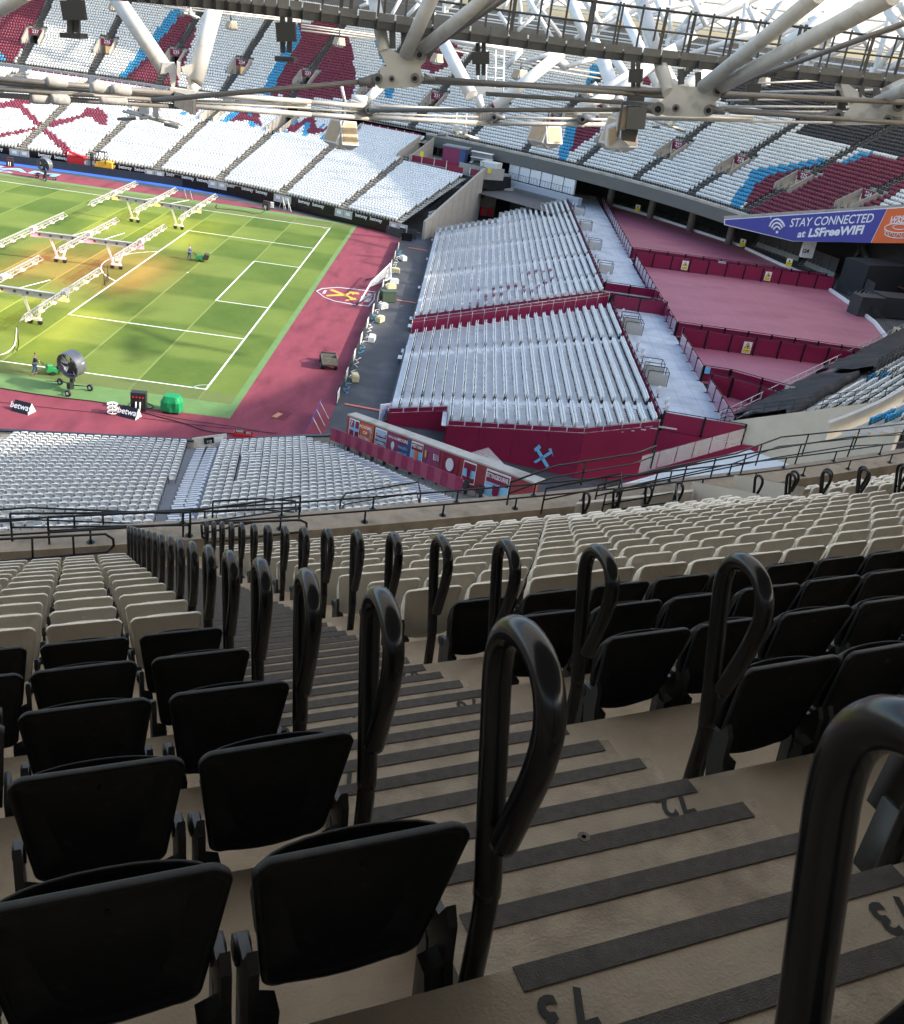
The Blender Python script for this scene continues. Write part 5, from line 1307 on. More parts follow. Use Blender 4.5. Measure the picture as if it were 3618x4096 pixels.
fit_text('at', K5((806, 322))[0], K5((880, 316))[0], textwhite, bold=.03, cap=25)
fit_text('LSFreeWIFI', K5((912, 312))[0], K5((1425, 280))[0], textwhite, bold=.04, cap=29)
fit_text('LONDON', K5((1685, 170))[0], K5((1930, 150))[0], textwhite, bold=.03, cap=12); fit_text('STADIUM', K5((1672, 205))[0], K5((1925, 188))[0], textwhite, bold=.03, cap=12)
b_ = MB()
for (rx, ry) in ((78, 40), (56, 28), (33, 16)):
    P = [vplane(BA, BB, K5((612+rx*math.cos(a), 300-5*rx/10*0-(rx*1.55)*math.sin(a)))[0])+bn*.06 for a in np.linspace(R(25), R(155), 12)]; b_.tube(P, .13, 6)
c_ = vplane(BA, BB, K5((612, 300))[0]); b_.cyl(c_+bn*.03, c_+bn*.08, .18, 14); b_.build('wifi_symbol', textwhite, bd)
b_ = MB()
def ring(cx, cy, rx, ry, n_=26, a0=0, a1=2*math.pi): return [vplane(BA, BB, K5((cx+rx*math.cos(a), cy+ry*math.sin(a)))[0])+bn*.06 for a in np.linspace(a0, a1, n_)]
b_.tube(ring(1770, 262, 145, 45), .06, 5); b_.tube(ring(1770, 252, 68, 24), .05, 5); b_.tube(ring(1770, 312, 145, 46, 14, 0, math.pi), .06, 5)
zz = ring(1770, 262, 145, 45, 14, 0, math.pi); yy_ = ring(1770, 312, 145, 46, 14, 0, math.pi)
for i in range(13): b_.tube([zz[i], yy_[i+1] if i % 2 else yy_[i], zz[i+1]], .04, 4)
b_.build('stadium_drawing', textwhite, bd)
# ---- clutter below the board: pillar 124, service bar flag, dark diagonal struts, bins, black boxes
def at_z(q, z): return gp(q[0], q[1], z)
b4_ = bn*-3.0; P = vplane(BA+b4_, BB+b4_, C6((1215, 642))[0]); z1_ = vplane(BA+b4_, BB+b4_, C6((1215, 560))[0]).z; pl = MB(); pl.box((P.x, P.y, (P.z+z1_)/2+.3), (1.7, .6, z1_-P.z+.6), rz=.15); pr = pl.build('number_pillar', whiteboard); tag(pr, 'pale pillar marked 124 behind the crowd screens', 'pillar')
A_ = V(P.x-.75, P.y-.7, 0); B_ = V(P.x+.75, P.y-.7, 0); n_ = V(0, -1, 0)
fit_text('124', C6((1198, 603))[0], C6((1235, 606))[0], blackm, nm='number', parent=pr, A=A_, B=B_, nrm=n_, bold=.02, cap=13)
fl = empty('feather_flag', (P.x+6, P.y-6, 4.6), 'curved orange and white feather flag reading service bar', 'flag')
Q = at_z(C6((1340, 672))[0], 4.6); FA, FB = V(Q.x-3, Q.y-.8), V(Q.x+3, Q.y+.8); fnn = V(.26, -.97, 0)
def fpoly(pts, m, nm, d=0): b_ = MB(); b_.prism([vplane(FA, FB, q)+fnn*d for q in pts], fnn*.03); b_.build(nm, m, fl)
fpoly(C6((1325, 668), (1358, 674), (1412, 575), (1400, 570), (1375, 572), (1348, 610)), flo, 'cloth'); fpoly(C6((1385, 620), (1412, 575), (1400, 570), (1380, 572), (1362, 590)), textwhite, 'cloth_tip', .035)
for s_, a, b__ in (('SERVICE', (1341, 661), (1372, 606)), ('BAR', (1377, 598), (1392, 575))):
    pa, pb = vplane(FA, FB, C6(a)[0])+fnn*.08, vplane(FA, FB, C6(b__)[0])+fnn*.08; vs, fs = text_geo(s_, 1.0, bold=.02, align='LEFT'); x1 = max(v[0] for v in vs); k = (pb-pa).length/x1; X = (pb-pa).normalized(); Y = fnn.cross(X)
    if Y.z < 0: Y = -Y
    b2 = MB(); b2.add([pa+X*v[0]*k+Y*v[1]*k for v in vs], fs); b2.build('lettering', blackm, fl)
for i, (a, b__, rr) in enumerate([((1545, 560), (1630, 760), .5), ((1725, 640), (1625, 755), .5), ((1330, 640), (1480, 690), .0), ((1480, 690), (1560, 570), .35), ((1760, 740), (1700, 560), .4)]):
    if rr == 0: continue
    m_ = MB(); m_.tube([vplane(BA+V(3, 6, 0), BB+V(3, 6, 0), C6(a)[0]), vplane(BA+V(3, 6, 0), BB+V(3, 6, 0), C6(b__)[0])], rr, 8); tag(m_.build('diagonal_strut', bracketm), f'thick dark diagonal strut under the blue board, {ORD[i]} from the left', 'strut')
for q, s_, m, lb in ((C6((1540, 725))[0], (1.2, 1.2, 1.7), bluep, 'blue bin on the dark concourse floor under the board'), (C6((1575, 735))[0], (1.6, 1.0, 1.4), mat('teal_box', (.12, .30, .28), .5), 'teal counter beside the blue bin')):
    P = at_z((q[0], q[1]+8), 4.5); m_ = MB(); m_.box((P.x, P.y, 4.5+s_[2]/2), s_, rz=.5); m_.box((P.x, P.y, 4.5+s_[2]+.05), (s_[0]*1.06, s_[1]*1.06, .1), rz=.5); tag(m_.build('bin', m), lb, 'bin')
for i, (a, b__, z0, z1, th, m) in enumerate([((1560, 880), (1700, 890), 4.6, 6.9, 2.0, blackwall), ((1700, 880), (1900, 900), 4.6, 7.0, 3.0, blackwall), ((1600, 690), (1900, 700), 4.5, 8.8, 4.0, dark_void)]):
    A_, B_ = at_z(C6(a)[0], z1), at_z(C6(b__)[0], z1); t = (B_-A_).normalized(); m_ = MB(); m_.prism([V(*A_.xy, z0), V(*B_.xy, z0), V(*B_.xy, z1), V(*A_.xy, z1)], V(-t.y, t.x, 0)*th); tag(m_.build('bar_hut', m), ['black draped bar hut beside the near crowd screens', 'second black hut at the right edge below the board', 'dark kiosk block under the orange board'][i], 'hut')
m_ = MB(); A_, B_ = at_z(C6((1690, 785))[0], 6.2), at_z(C6((1830, 840))[0], 6.2); m_.beam(A_, B_, .5, .12); tag(m_.build('brown_counter', mat('brown_wood', (.14, .055, .035), .6)), 'brown counter top at the right edge below the board', 'counter')
rngb = [((1600, 640), (.62, .60, .57)), ((1680, 610), (.60, .58, .55)), ((1740, 650), (.55, .55, .55)), ((1650, 680), (.5, .12, .14)), ((1490, 600), (.5, .48, .45)), ((1470, 635), (.45, .42, .38)), ((1640, 590), (.02, .22, .07)), ((1700, 580), (.02, .2, .07))]
for i, (q, c) in enumerate(rngb):
    P = vplane(BA+V(6, 14, 0), BB+V(6, 14, 0), C6(q)[0]); m_ = MB(); m_.box(tuple(P), (2.2, .3, 1.3 if i % 2 else .7), rz=.4+.3*i); tag(m_.build('bar_light_board', mat(f'bar_light_paint_{i}', c, .4)), f'{["white", "cream", "grey", "red", "cream", "beige", "green", "green"][i]} board painted for a bar light in the dim concourse, {ORD[i]}', 'panel')  # plain coloured boards stand in for the glow of the bar lights
# ---- corner between the far lower tier and the temporary stand
def bx(name, P, size, rz, m, label, cat): b_ = MB(); b_.box(P, size, rz=rz); return tag(b_.build(name, m), label, cat)
e1, e2 = V(13.2, 35.4), V(20.9, 56.6)
m_ = MB(); m_.prism([V(*e1.xy, 0), V(*e2.xy, 0), V(*e2.xy, 8.2), V(*e1.xy, 2.6)], V(.35, -.13, 0)); ew = tag(m_.build('end_wall', vomwall), 'pale panelled end wall sloping down beside the last far lower stair', 'wall')
hr = MB()
for i in range(15):
    p = e1.lerp(e2, i/14); z = 2.6+5.6*i/14; hr.tube([V(p.x, p.y, z), V(p.x, p.y, z+1.0)], .025, 4)
for h in (.5, 1.0): hr.tube([V(*e1.xy, 2.6+h), V(*e2.xy, 8.2+h)], .025, 4)
hr.build('hand_rail', blackm, ew)
for i in range(1, 9):
    p = e1.lerp(e2, i/9); m_ = MB(); m_.obb((p.x+.33, p.y-.14, 0), (.03, -.01, 0), (.02, .05, 0), (0, 0, 2.3+5.6*i/9)); m_.build('panel_joint', jm, ew)
m_ = MB(); m_.prism([(8.4, 62.6, 6.5), (16.8, 60.2, 6.5), (21.0, 57.2, 6.5), (26, 64, 6.5), (16, 74, 6.5), (9.5, 76, 6.5)], (0, 0, .35)); tag(m_.build('terrace_platform', mat('terrace_dim', (.25, .24, .22), .8)), 'raised platform above the last far lower block, with kiosk', 'platform')
r = empty('barrier', (9, 62, 6.9), 'claret boards with white posts round the corner platform', 'barrier')
for a, b_ in (((8.6, 62.5), (17.0, 60.0)), ((15.0, 56.6), (17.8, 55.7)), ((18.9, 56.2), (20.5, 55.6))):
    a, b_ = Vector(a), Vector(b_); n_ = max(1, round((b_-a).length/2.2)); t = (b_-a).normalized()
    for i in range(n_):
        p, q = a.lerp(b_, i/n_), a.lerp(b_, (i+1)/n_); m_ = MB(); m_.beam(V(*(p+t*.06), 7.45), V(*(q-t*.06), 7.45), .05, 1.0); m_.build('board', claretb, r)
        m_ = MB(); m_.box((p.x, p.y, 7.45), (.1, .1, 1.2)); m_.build('post', whiteboard, r)
bw2 = MB(); bw2.wall([(17, 60), (21, 57.3), (24.5, 59)], 6.4, 8.2, .2); tag(bw2.build('balcony_wall', vomwall), 'pale balcony wall with a yellow notice beside the kiosk', 'wall')
for i, (x, y, z) in enumerate(((10.6, 62.0, 8.4), (22.0, 57.5, 7.9))): bx('yellow_notice', (x, y-.3, z), (.55, .04, .8), -.2, yellowm, ['small yellow notice on the claret corner boards', 'small yellow notice on the pale balcony wall'][i], 'notice')
kk = empty('kiosk', (15.5, 68, 6.9), 'claret and blue vending kiosk with a counter on the corner platform', 'kiosk')
b_ = MB(); b_.box((15.6, 68, 8.2), (3.0, 2.2, 2.6), rz=-.25); b_.build('cabinet', mat('plum_panel', (.22, .03, .09), .4), kk); b_ = MB(); b_.box((17.5, 67.5, 8.2), (.9, 2.2, 2.6), rz=-.25); b_.build('side_panel', darkcl, kk); b_ = MB(); b_.box((16.2, 67.9, 9.6), (4.4, 2.6, .25), rz=-.25); b_.build('roof', mat('kiosk_roof', (.2, .22, .25), .5), kk)
kk = empty('food_counter', (19.5, 67, 6.9), 'open food counter with white worktop and shelves beside the claret kiosk', 'counter')
for dz in (7.6, 8.5, 9.4):
    b_ = MB(); b_.box((20.6, 66.5, dz), (3.8, 1.2, .12), rz=-.35); b_.build('shelf', whiteboard, kk)
b_ = MB(); b_.box((20.6, 66.9, 8.3), (3.8, .1, 2.4), rz=-.35); b_.build('back_panel', mat('grey_panel', (.3, .3, .3), .6), kk)
b_ = MB(); b_.box((22.3, 63.9, 7.35), (3.0, 2.6, 2.2), rz=-.4); tag(b_.build('service_box', mat('pale_grey', (.62, .62, .58), .6, var=.06)), 'plain pale grey box hut at the top of the end stair', 'hut')
# white glazed boxes and grey beam below the fascia
gx = empty('glazed_balcony', (26, 66, 6), 'row of white balcony bays with dark bar fronts under the far fascia', 'balcony')
GA, GB = Vector((25.4, 66.2)), Vector((36.2, 57.6)); gt_ = (GB-GA).normalized()
for i in range(6):
    p, q = GA.lerp(GB, i/6)+gt_*.12, GA.lerp(GB, (i+1)/6)-gt_*.12
    m_ = MB(); m_.prism([V(*p, 6.0), V(*q, 6.0), V(*q, 8.3), V(*p, 8.3)], V(.3, .4, 0)); m_.build('bay', whiteboard, gx)
    m_ = MB(); o_ = V(-.6, -.75, 0)
    for j in range(5): c = p.lerp(q, j/4); m_.tube([V(*c, 6.0)+o_, V(*c, 7.1)+o_], .03, 4)
    m_.tube([V(*p, 7.1)+o_, V(*q, 7.1)+o_], .04, 4); m_.build('bar_front', blackm, gx)
m_ = MB(); m_.prism([V(25.2, 66.0, 4.6), V(37.6, 56.0, 4.6), V(37.6, 56.0, 5.9), V(25.2, 66.0, 5.9)], V(-.7, -.9, 0)); m_.build('beam', mat('grey_beam', (.40, .43, .47), .7, var=.06), gx)
tn = empty('tunnel_wall', (22, 66, 0), 'concrete tunnel walls with a dark doorway and red boxes in the far corner', 'wall')
m_ = MB(); m_.prism([V(20.3, 60.5, 0), V(26.6, 62.8, 0), V(26.6, 62.8, 5.0), V(24, 62, 4.5), V(20.3, 60.5, 2.2)], V(.1, .3, 0)); m_.build('wall', vomwall, tn)
m_ = MB(); m_.prism([V(26.6, 62.8, 0), V(36, 55, 0), V(36, 55, 5), V(26.6, 62.8, 5)], V(.3, .4, 0)); m_.build('wall', mat('dim_wall', (.16, .155, .145), .8), tn)
m_ = MB(); m_.box((25.2, 62.1, 1.5), (2.6, .08, 3.0), rz=.35); m_.build('doorway', dark_void, tn)
m_ = MB(); m_.beam(V(29, 59.4, 3.6), V(34.5, 55.0, 2.9), .1, .25); m_.build('yellow_pipe', yellowm, tn)
m_ = MB(); m_.box((18.6, 61, 1.8), (.5, .3, 3.6)); m_.build('yellow_post', mat('amber_paint', (.75, .38, .02), .5), tn)
for x, y in ((21.9, 59.6), (23.2, 60.2)): bx('hydrant_cabinet', (x, y, 1.0), (.75, .4, 1.4), .3, redm, f'red fire cabinet against the tunnel wall, {"left" if x < 22.5 else "right"} one', 'cabinet')
m_ = MB(); m_.prism([V(20.5, 57.5, 0), V(22, 66, 0), V(22, 66, 8), V(20.5, 57.5, 7.0)], V(-2.5, 2, 0)); tag(m_.build('black_drape', blackwall), 'black drapes hanging behind the end wall of the far lower tier', 'drape')
vs = []; fs = []
for i in range(15):
    for j in range(5):
        t = i/14; P = V(20.6, 56.9, 7.4).lerp(V(26.0, 63.8, 6.6), t); vs.append((P.x+.12*math.sin(i*1.7+j), P.y-.1*j, P.z-.55*j-.25*math.sin(math.pi*t)+.06*math.sin(i*2.3+j*1.2)))
for i in range(14):
    for j in range(4): fs.append((i*5+j, i*5+j+1, (i+1)*5+j+1, (i+1)*5+j))
m_ = MB(); m_.add(vs, fs, 0, True); tag(m_.build('black_sheet', tarp), 'crumpled black sheeting strung across the corner gap', 'tarpaulin')
# small white gantry lying by the corner
cr_ = empty('lighting_gantry', (13.6, 38.6, 0), 'white lattice gantry on posts standing on the tarmac in the far corner', 'gantry')
m_ = MB(); a, b_ = V(13.8, 41, 2.4), V(19.6, 54.5, 2.6)
for dx, dz in ((-.25, 0), (.25, 0), (-.25, .5), (.25, .5)): m_.tube([a+V(dx, 0, dz), b_+V(dx, 0, dz)], .06, 5)
for i in range(14):
    p, q = a.lerp(b_, i/14), a.lerp(b_, (i+1)/14)
    for dx in (-.25, .25): m_.tube([p+V(dx, 0, 0), q+V(dx, 0, .5)], .04, 4)
m_.build('lattice', white_steel, cr_)
for x, y in ((13.8, 41), (19.4, 54)): m_ = MB(); m_.box((x, y, 1.2), (.35, .35, 2.4)); m_.build('post', white_steel, cr_)
for i, q in enumerate((C5((640, 585), (755, 603)), C5((570, 900), (690, 918)), C5((675, 487), (790, 523)), D2((260, 475), (475, 515)))):
    a, b_ = gp(*q[0]), gp(*q[1]); m_ = MB(); m_.beam(V(a.x, a.y, .04), V(b_.x, b_.y, .04), .25, .06); tag(m_.build('cable_ramp', mat('salmon_rubber', (.62, .19, .13), .7)), f'orange cable ramp laid across the dark tarmac, {["second from the far end", "in the middle", "farthest", "nearest"][i]}', 'cable ramp')
# ================================================================= NEAR RIGHT CORNER
rb = empty('grandstand', (48, -36, 6), 'right hand lower stand with white and blue seats above black tarpaulins', 'grandstand')
RA, RD, RNN = V(41.0, -38.2, 0), V(.607, .795, 0), V(.795, -.607, 0)
def rp(l_, s_, z): return RA+RD*l_+RNN*s_+V(0, 0, z)
def zr(s_): return 5.0+.43*s_
m_ = MB(); RL0, RL1 = -2.0, 52.0
for i in range(15):
    s_ = .8*i; l0 = RL0+.35*i*.8
    m_.add([rp(l0, s_, zr(s_)), rp(RL1, s_, zr(s_)), rp(RL1, s_+.8, zr(s_)), rp(l0+.28, s_+.8, zr(s_))], [(0, 1, 2, 3)])
    m_.add([rp(l0+.28, s_+.8, zr(s_)), rp(RL1, s_+.8, zr(s_)), rp(RL1, s_+.8, zr(s_+.8)), rp(l0+.28, s_+.8, zr(s_+.8))], [(0, 1, 2, 3)])
    if i > 5:
        for j in range(95):
            l_ = l0+1.0+.5*j
            if j % 24 in (0, 1) or l_ > RL1-1: continue
            P = rp(l_, s_+.8, zr(s_))
            if inview(P): put_seat('blue' if (24 < j < 30 and i < 8) or (j > 60 and i > 11) else 'white', P.x, P.y, P.z, RNN.x, RNN.y)
m_.build('terrace', far_conc, rb)
m_ = MB(); A_, B_ = rp(RL0-.1, 0, 0), rp(RL0+3.9, 11.4, 0)
m_.prism([A_, B_, B_+V(0, 0, zr(11.4)+.5), A_+V(0, 0, zr(0)+.3)], V(-.3, -.1, 0)); m_.build('end_wall', mat('cream_wall', (.55, .51, .44), .8, var=.1, vs=.8), rb)
hrr = MB(); A_.z, B_.z = zr(0)+.3, zr(11.4)+.5
for i in range(14): P = A_.lerp(B_, i/13); hrr.tube([P, P+V(0, 0, 1.1)], .025, 4)
for h in (.4, .75, 1.1): hrr.tube([A_+V(0, 0, h), B_+V(0, 0, h)], .025, 4)
hrr.build('end_rail', blackm, rb)
for j in (10.5, 22.5, 34.5):
    for i in range(6, 14):
        for sg in (-.5, .6): place_rail(rp(j+.28*i+sg+1.2, .8*i+.8, zr(.8*i)), Vector((RNN.x, RNN.y)), f'looped rail, right lower stand, {ORD[int(j//12)]} stair, {ORD[i-6]} row, {"left" if sg < 0 else "right"} side', 'looped rails of the right hand stand')
rr_ = empty('guard_rail', (50, -27, 5), 'grey tube railing along the foot of the black tarpaulins', 'guard rail')
for j in range(26): m_ = MB(); P = rp(-1.5+2.0*j, -.4, 4.6); m_.tube([P, P+V(0, 0, 1.25)], .04, 5); m_.build('post', mat('rail_grey', (.45, .45, .44), .4, .5), rr_)
for h in (5.35, 5.85): m_ = MB(); m_.tube([rp(-1.5, -.4, h), rp(48.5, -.4, h)], .04, 5); m_.build('bar', alu, rr_)
def tarp_sheet(l0, l1, sa, sb, dz, label):
    n_ = 90; k_ = 14; vs = []; fs = []
    for i in range(n_):
        l_ = l0+(l1-l0)*i/(n_-1)
        for j in range(k_):
            v = j/(k_-1); s_ = sa+(sb-sa)*v; P = rp(l_, s_, 0)
            P.z = zr(s_)+dz+.26*mnoise.noise(V(P.x*.5, P.y*.5, 3+v*2))+.07*mnoise.noise(V(P.x*1.7, P.y*1.7, 7))-(.7 if j in (0, k_-1) else 0); vs.append(P)
    for i in range(n_-1):
        for j in range(k_-1): fs.append((i*k_+j, (i+1)*k_+j, (i+1)*k_+j+1, i*k_+j+1))
    b_ = MB(); b_.add(vs, fs, 0, True); tag(b_.build('tarpaulin', tarp), label, 'tarpaulin')
tarp_sheet(-.8, 15.8, .1, 4.3, .75, 'wrinkled black tarpaulin over the lowest right hand rows, nearer piece')
tarp_sheet(16.5, 51, .1, 5.2, 1.0, 'wrinkled black tarpaulin over the lowest right hand rows, farther piece')
fb_ = empty('fabric_barrier', tuple(rp(17, 5.3, 7)), 'black fabric barrier strip with three bars above the far tarpaulin', 'barrier')
for j in range(17): m_ = MB(); m_.prism([rp(15+2*j+.06, 5.3, zr(5.3)-.2), rp(17+2*j-.06, 5.3, zr(5.3)-.2), rp(17+2*j-.06, 5.3, zr(5.3)+1.0), rp(15+2*j+.06, 5.3, zr(5.3)+1.0)], RNN*.04); m_.build('panel', blackwall, fb_)
m_ = MB()
for j in range(30): m_.tube([rp(15+1.2*j, 5.4, zr(5.3)), rp(15+1.2*j, 5.4, zr(5.3)+1.75)], .03, 4)
for h in (1.15, 1.45, 1.75): m_.tube([rp(15, 5.4, zr(5.3)+h), rp(50, 5.4, zr(5.3)+h)], .028, 4)
m_.build('rail', blackm, fb_)
m_ = MB(); m_.prism([rp(RL0+4, 11.9, 8.9), rp(26, 11.9, 8.9), rp(26, 11.9, 10.6), rp(RL0+4, 11.9, 10.4)], RNN*.3); tag(m_.build('parapet', MATS['cream_wall']), 'cream parapet behind the right hand lower stand', 'parapet wall')
# upper corner blocks with cream parapets
ub = empty('grandstand', (48, -52, 11), 'upper right corner terraces with cream parapets and blue seats', 'grandstand')
def zu2(e): return 27.55-.5436*e
q0, q1 = phi_of(42, -53.5, 31), phi_of(78, -20, 31)
m_ = MB()
for i in range(20):
    e = 31.0-.8*i; c0_, c1_ = earc(e, q0-.004*i, q1, 2.5), earc(e-.8, q0-.004*i, q1, 2.5); strip(m_, c0_, c1_, zu2(e), zu2(e)); strip(m_, c1_, c1_, zu2(e), zu2(e-.8))
    ph = q0+.01
    for j in range(60):
        ph += .505/math.hypot((A0-e)*math.sin(ph), (B0-e)*math.cos(ph)); x, y = ell(e-.8, ph); u = -inward(x, y, e)
        if j % 24 in (0, 1): continue
        if inview(V(x, y, zu2(e))): put_seat('blue' if j % 30 < 9 and i < 2 else 'white', x, y, zu2(e), u.x, u.y)
for jj in (24, 48):
    for i in range(0, 14):
        e = 31.0-.8*i; ph = q0+.01+.505*jj/math.hypot((A0-e)*math.sin(q0), (B0-e)*math.cos(q0)); x, y = ell(e-.8, ph); u = -inward(x, y, e)
        if inview(V(x, y, zu2(e)+1)): place_rail(V(x, y, zu2(e)), u, f'looped rail, upper right corner, {"left" if jj == 24 else "right"} stair, {ORD[i]} row', 'looped rails of the upper right corner')
m_.build('terrace', far_conc, ub)
creamw = MATS['cream_wall']
m_ = MB(); cw = earc(31.7, q0, q1, 2); m_.wall([tuple(c) for c in cw], 9.9, 11.1, .25); m_.build('parapet', creamw, ub)
# glass balustrade over pale ledge below the parapet
gb = empty('glass_balustrade', (36, -46, 5), 'clear glass balustrade on a pale ledge beside the claret stand', 'balustrade')
ga, gb_ = V(32.5, -49.0, 4.3), V(40.6, -43.2, 5.1)
for i in range(6):
    p, q = ga.lerp(gb_, i/6+.005), ga.lerp(gb_, (i+1)/6-.005); m_ = MB(); m_.prism([p, q, q+V(0, 0, 1.25), p+V(0, 0, 1.25)], V(-.01, .02, 0)); m_.build('pane', glass, gb)
m_ = MB(); m_.prism([V(30, -52, 3.9), V(41.2, -43.6, 4.8), V(43, -50.5, 6.5), V(35, -57, 6.5)], V(0, 0, .15)); m_.build('ledge', mat('cool_pale', (.52, .54, .54), .7), gb)
m_ = MB(); m_.prism([V(30, -52, 2.4), V(40.9, -43.8, 3.0), V(40.9, -43.8, 4.9), V(30, -52, 4.1)], V(-.2, .1, 0)); m_.build('curb', MATS['cool_pale'], gb)
# ================================================================= RAILINGS AND LEDGES AROUND THE NEAR PARAPET
def ledge(e0, e1, zt, zb, label, m=concrete, p0=None, p1=None):
    b_ = MB(); c0_, c1_ = arc(line_at(*lo_line, e0), line_at(*hi_line, e0), e0, 1.2), arc(line_at(*lo_line, e1), line_at(*hi_line, e1), e1, 1.2)
    strip(b_, c1_, c0_, zt, zt); strip(b_, c0_, c0_, zb, zt); strip(b_, c1_, c1_, zb, zt); return tag(b_.build('ledge_wall', m), label, 'wall')
def run_rail(e, x0, x1, zb, h, sp, label, bars=(1.0,), disc=True, r_=.021):
    a = line_at(Vector((x0, -88)), R(112), e); b_ = line_at(Vector((x1, -88+.42*(x1-16))), R(116), e); P = arc(a, b_, e, .6)
    r = empty('guard_rail', (*P[0], zb), label, 'guard rail')
    m_ = MB()
    for k in bars: m_.tube([V(*c, zb+h*k) for c in P], r_, 8)
    m_.build('bar', blackm, r)
    s = .3; tot = sum((q-p).length for p, q in zip(P, P[1:]))
    while s < tot:
        c, t = along(P, s); m_ = MB(); m_.tube([V(*c, zb), V(*c, zb+h)], .02, 8)
        if disc: m_.cyl(V(*c, zb), V(*c, zb+.012), .075, 18); m_.cyl(V(*c, zb+.012), V(*c, zb+.05), .032, 12)
        m_.build('post', blackm, r); s += sp
run_rail(15.17, 9.0, 36, PZ, .26, 1.75, 'near low black tube railing bolted on the cream parapet'); run_rail(15.72, 8.5, 36, PZ-.03, .30, 1.95, 'far low black tube railing bolted on the cream parapet')
def loop_frame(pts, zb, label, r_=.024, mids=2):
    r = empty('guard_rail', tuple(pts[0]), label, 'guard rail'); m_ = MB(); P = [V(*q) for q in pts]; Q = [P[0]]
    for a, b_ in zip(P, P[1:]):
        L_ = (b_-a).length; k = min(.12/L_, .45); Q += [a.lerp(b_, k), a.lerp(b_, 1-k)]
    Q.append(P[-1]); m_.tube(Q, r_, 8); m_.build('tube_frame', blackm, r)
    for i in range(mids):
        t = (i+1)/(mids+1); a = P[0].lerp(P[1], t); b_ = P[-1].lerp(P[-2], t); m_ = MB(); m_.tube([a, b_], .02, 8); m_.build('bar', blackm, r)
    return r
def epz(q, z): P = gp(q[0]*2.0044, q[1]*2.0044, z); return (P.x, P.y, z)
zf_ = z55
# curved end guard in front of the left hand seats
loop_frame([epz((-20, 1077), zf_+.98), epz((225, 1065), zf_+.98), epz((228, 1100), zf_+.60), epz((-20, 1122), zf_+.60)], zf_, 'long round cornered black guard frame before the left hand seats')
loop_frame([epz((405, 1046), zf_+.98), epz((612, 1037), zf_+.98), epz((612, 1060), zf_+.62), epz((405, 1084), zf_+.62), epz((402, 1046), zf_+.98)], zf_, 'round cornered black guard frame beside the foot of the near stair', mids=1)
for i, (pp, lb) in enumerate([([(20, 1025), (380, 1022)], 'upper black guard rail above the claret wall at left'), ([(-10, 1018), (60, 1013), (330, 1024), (600, 1012)], 'long thin dark rail before the white lower seats at left'), ([(95, 1032), (395, 1018), (600, 990)], 'rising black guard rail left of centre'), ([(425, 1000), (520, 995), (590, 1000), (592, 1030)], 'curved black guard rail above the near lower stair'),
      ([(1090, 975), (1240, 945), (1242, 980)], 'tall black guard rail before the farther entrance'), ([(1195, 968), (1300, 940), (1470, 905), (1560, 872), (1700, 858), (1810, 845)], 'long black guard rail rising to the right corner'), ([(1210, 985), (1350, 962), (1352, 1000), (1230, 1018)], 'round ended black guard frame by the farther entrance'),
      ([(680, 1000), (690, 985), (835, 962), (840, 985)], 'curved black guard frame below the banners'), ([(1020, 962), (1110, 930), (1270, 905), (1310, 890)], 'thin black rail beyond the farther entrance'), ([(1240, 955), (1560, 893), (1700, 872), (1820, 866)], 'second long black guard rail rising to the right corner')]):
    z = PZ+.55 if i not in (1, 3, 7) else 19.3
    P = [V(*epz(q, z)) for q in pp]; r = empty('guard_rail', tuple(P[0]), lb, 'guard rail'); m_ = MB(); m_.tube(P, .023, 8); m_.build('top_bar', blackm, r)
    m_ = MB(); m_.tube([p-V(0, 0, .28) for p in P], .019, 8); m_.build('lower_bar', blackm, r)
    tot = sum((q-p).length for p, q in zip(P, P[1:])); n_ = max(2, int(tot/1.9)+1)
    for j in range(n_):
        s = tot*j/(n_-1); 
        for a, b_ in zip(P, P[1:]):
            L_ = (b_-a).length
            if s <= L_+1e-6: c = a.lerp(b_, min(1, s/L_)); break
            s -= L_
        m_ = MB(); m_.tube([V(c.x, c.y, c.z-.62), c], .021, 8); m_.build('post', blackm, r)
# cream entrance box at the foot of the farther stair
vb = empty('entrance_box', (25, -86, 19.6), 'cream concrete entrance box with looped rails at the foot of the farther stair', 'entrance box')
for sgn in (-1, 1):
    L_ = shift(A230, .75*sgn); a = line_at(*L_, 14.95); b_ = line_at(*L_, 13.0); m_ = MB(); m_.prism([V(*a, 18.6), V(*b_, 18.6), V(*b_, zf_+1.4), V(*a, zf_+.75)], V(.12*sgn, -.02*sgn, 0)); m_.build('side_wall', creamw, vb)
L0 = shift(A230, 4.2); a = line_at(*L0, 14.7); b_ = line_at(*shift(A230, .9), 14.7); m_ = MB(); m_.prism([V(*a, zf_-.1), V(*b_, zf_-.1), V(*b_, zf_+.62), V(*a, zf_+.62)], V(.05, .14, 0)); m_.build('low_wall', creamw, vb)
for i, dd_ in enumerate((4.0, 3.2, 2.3, 1.4)):
    L_ = shift(A230, dd_); c = line_at(*L_, 14.55); u = -inward(c.x, c.y, 14.5); place_rail(V(c.x, c.y, zf_-.35), u, f'black looped rail standing by the cream entrance box, {ORD[i]} from the left', 'looped rails by the cream entrance box')
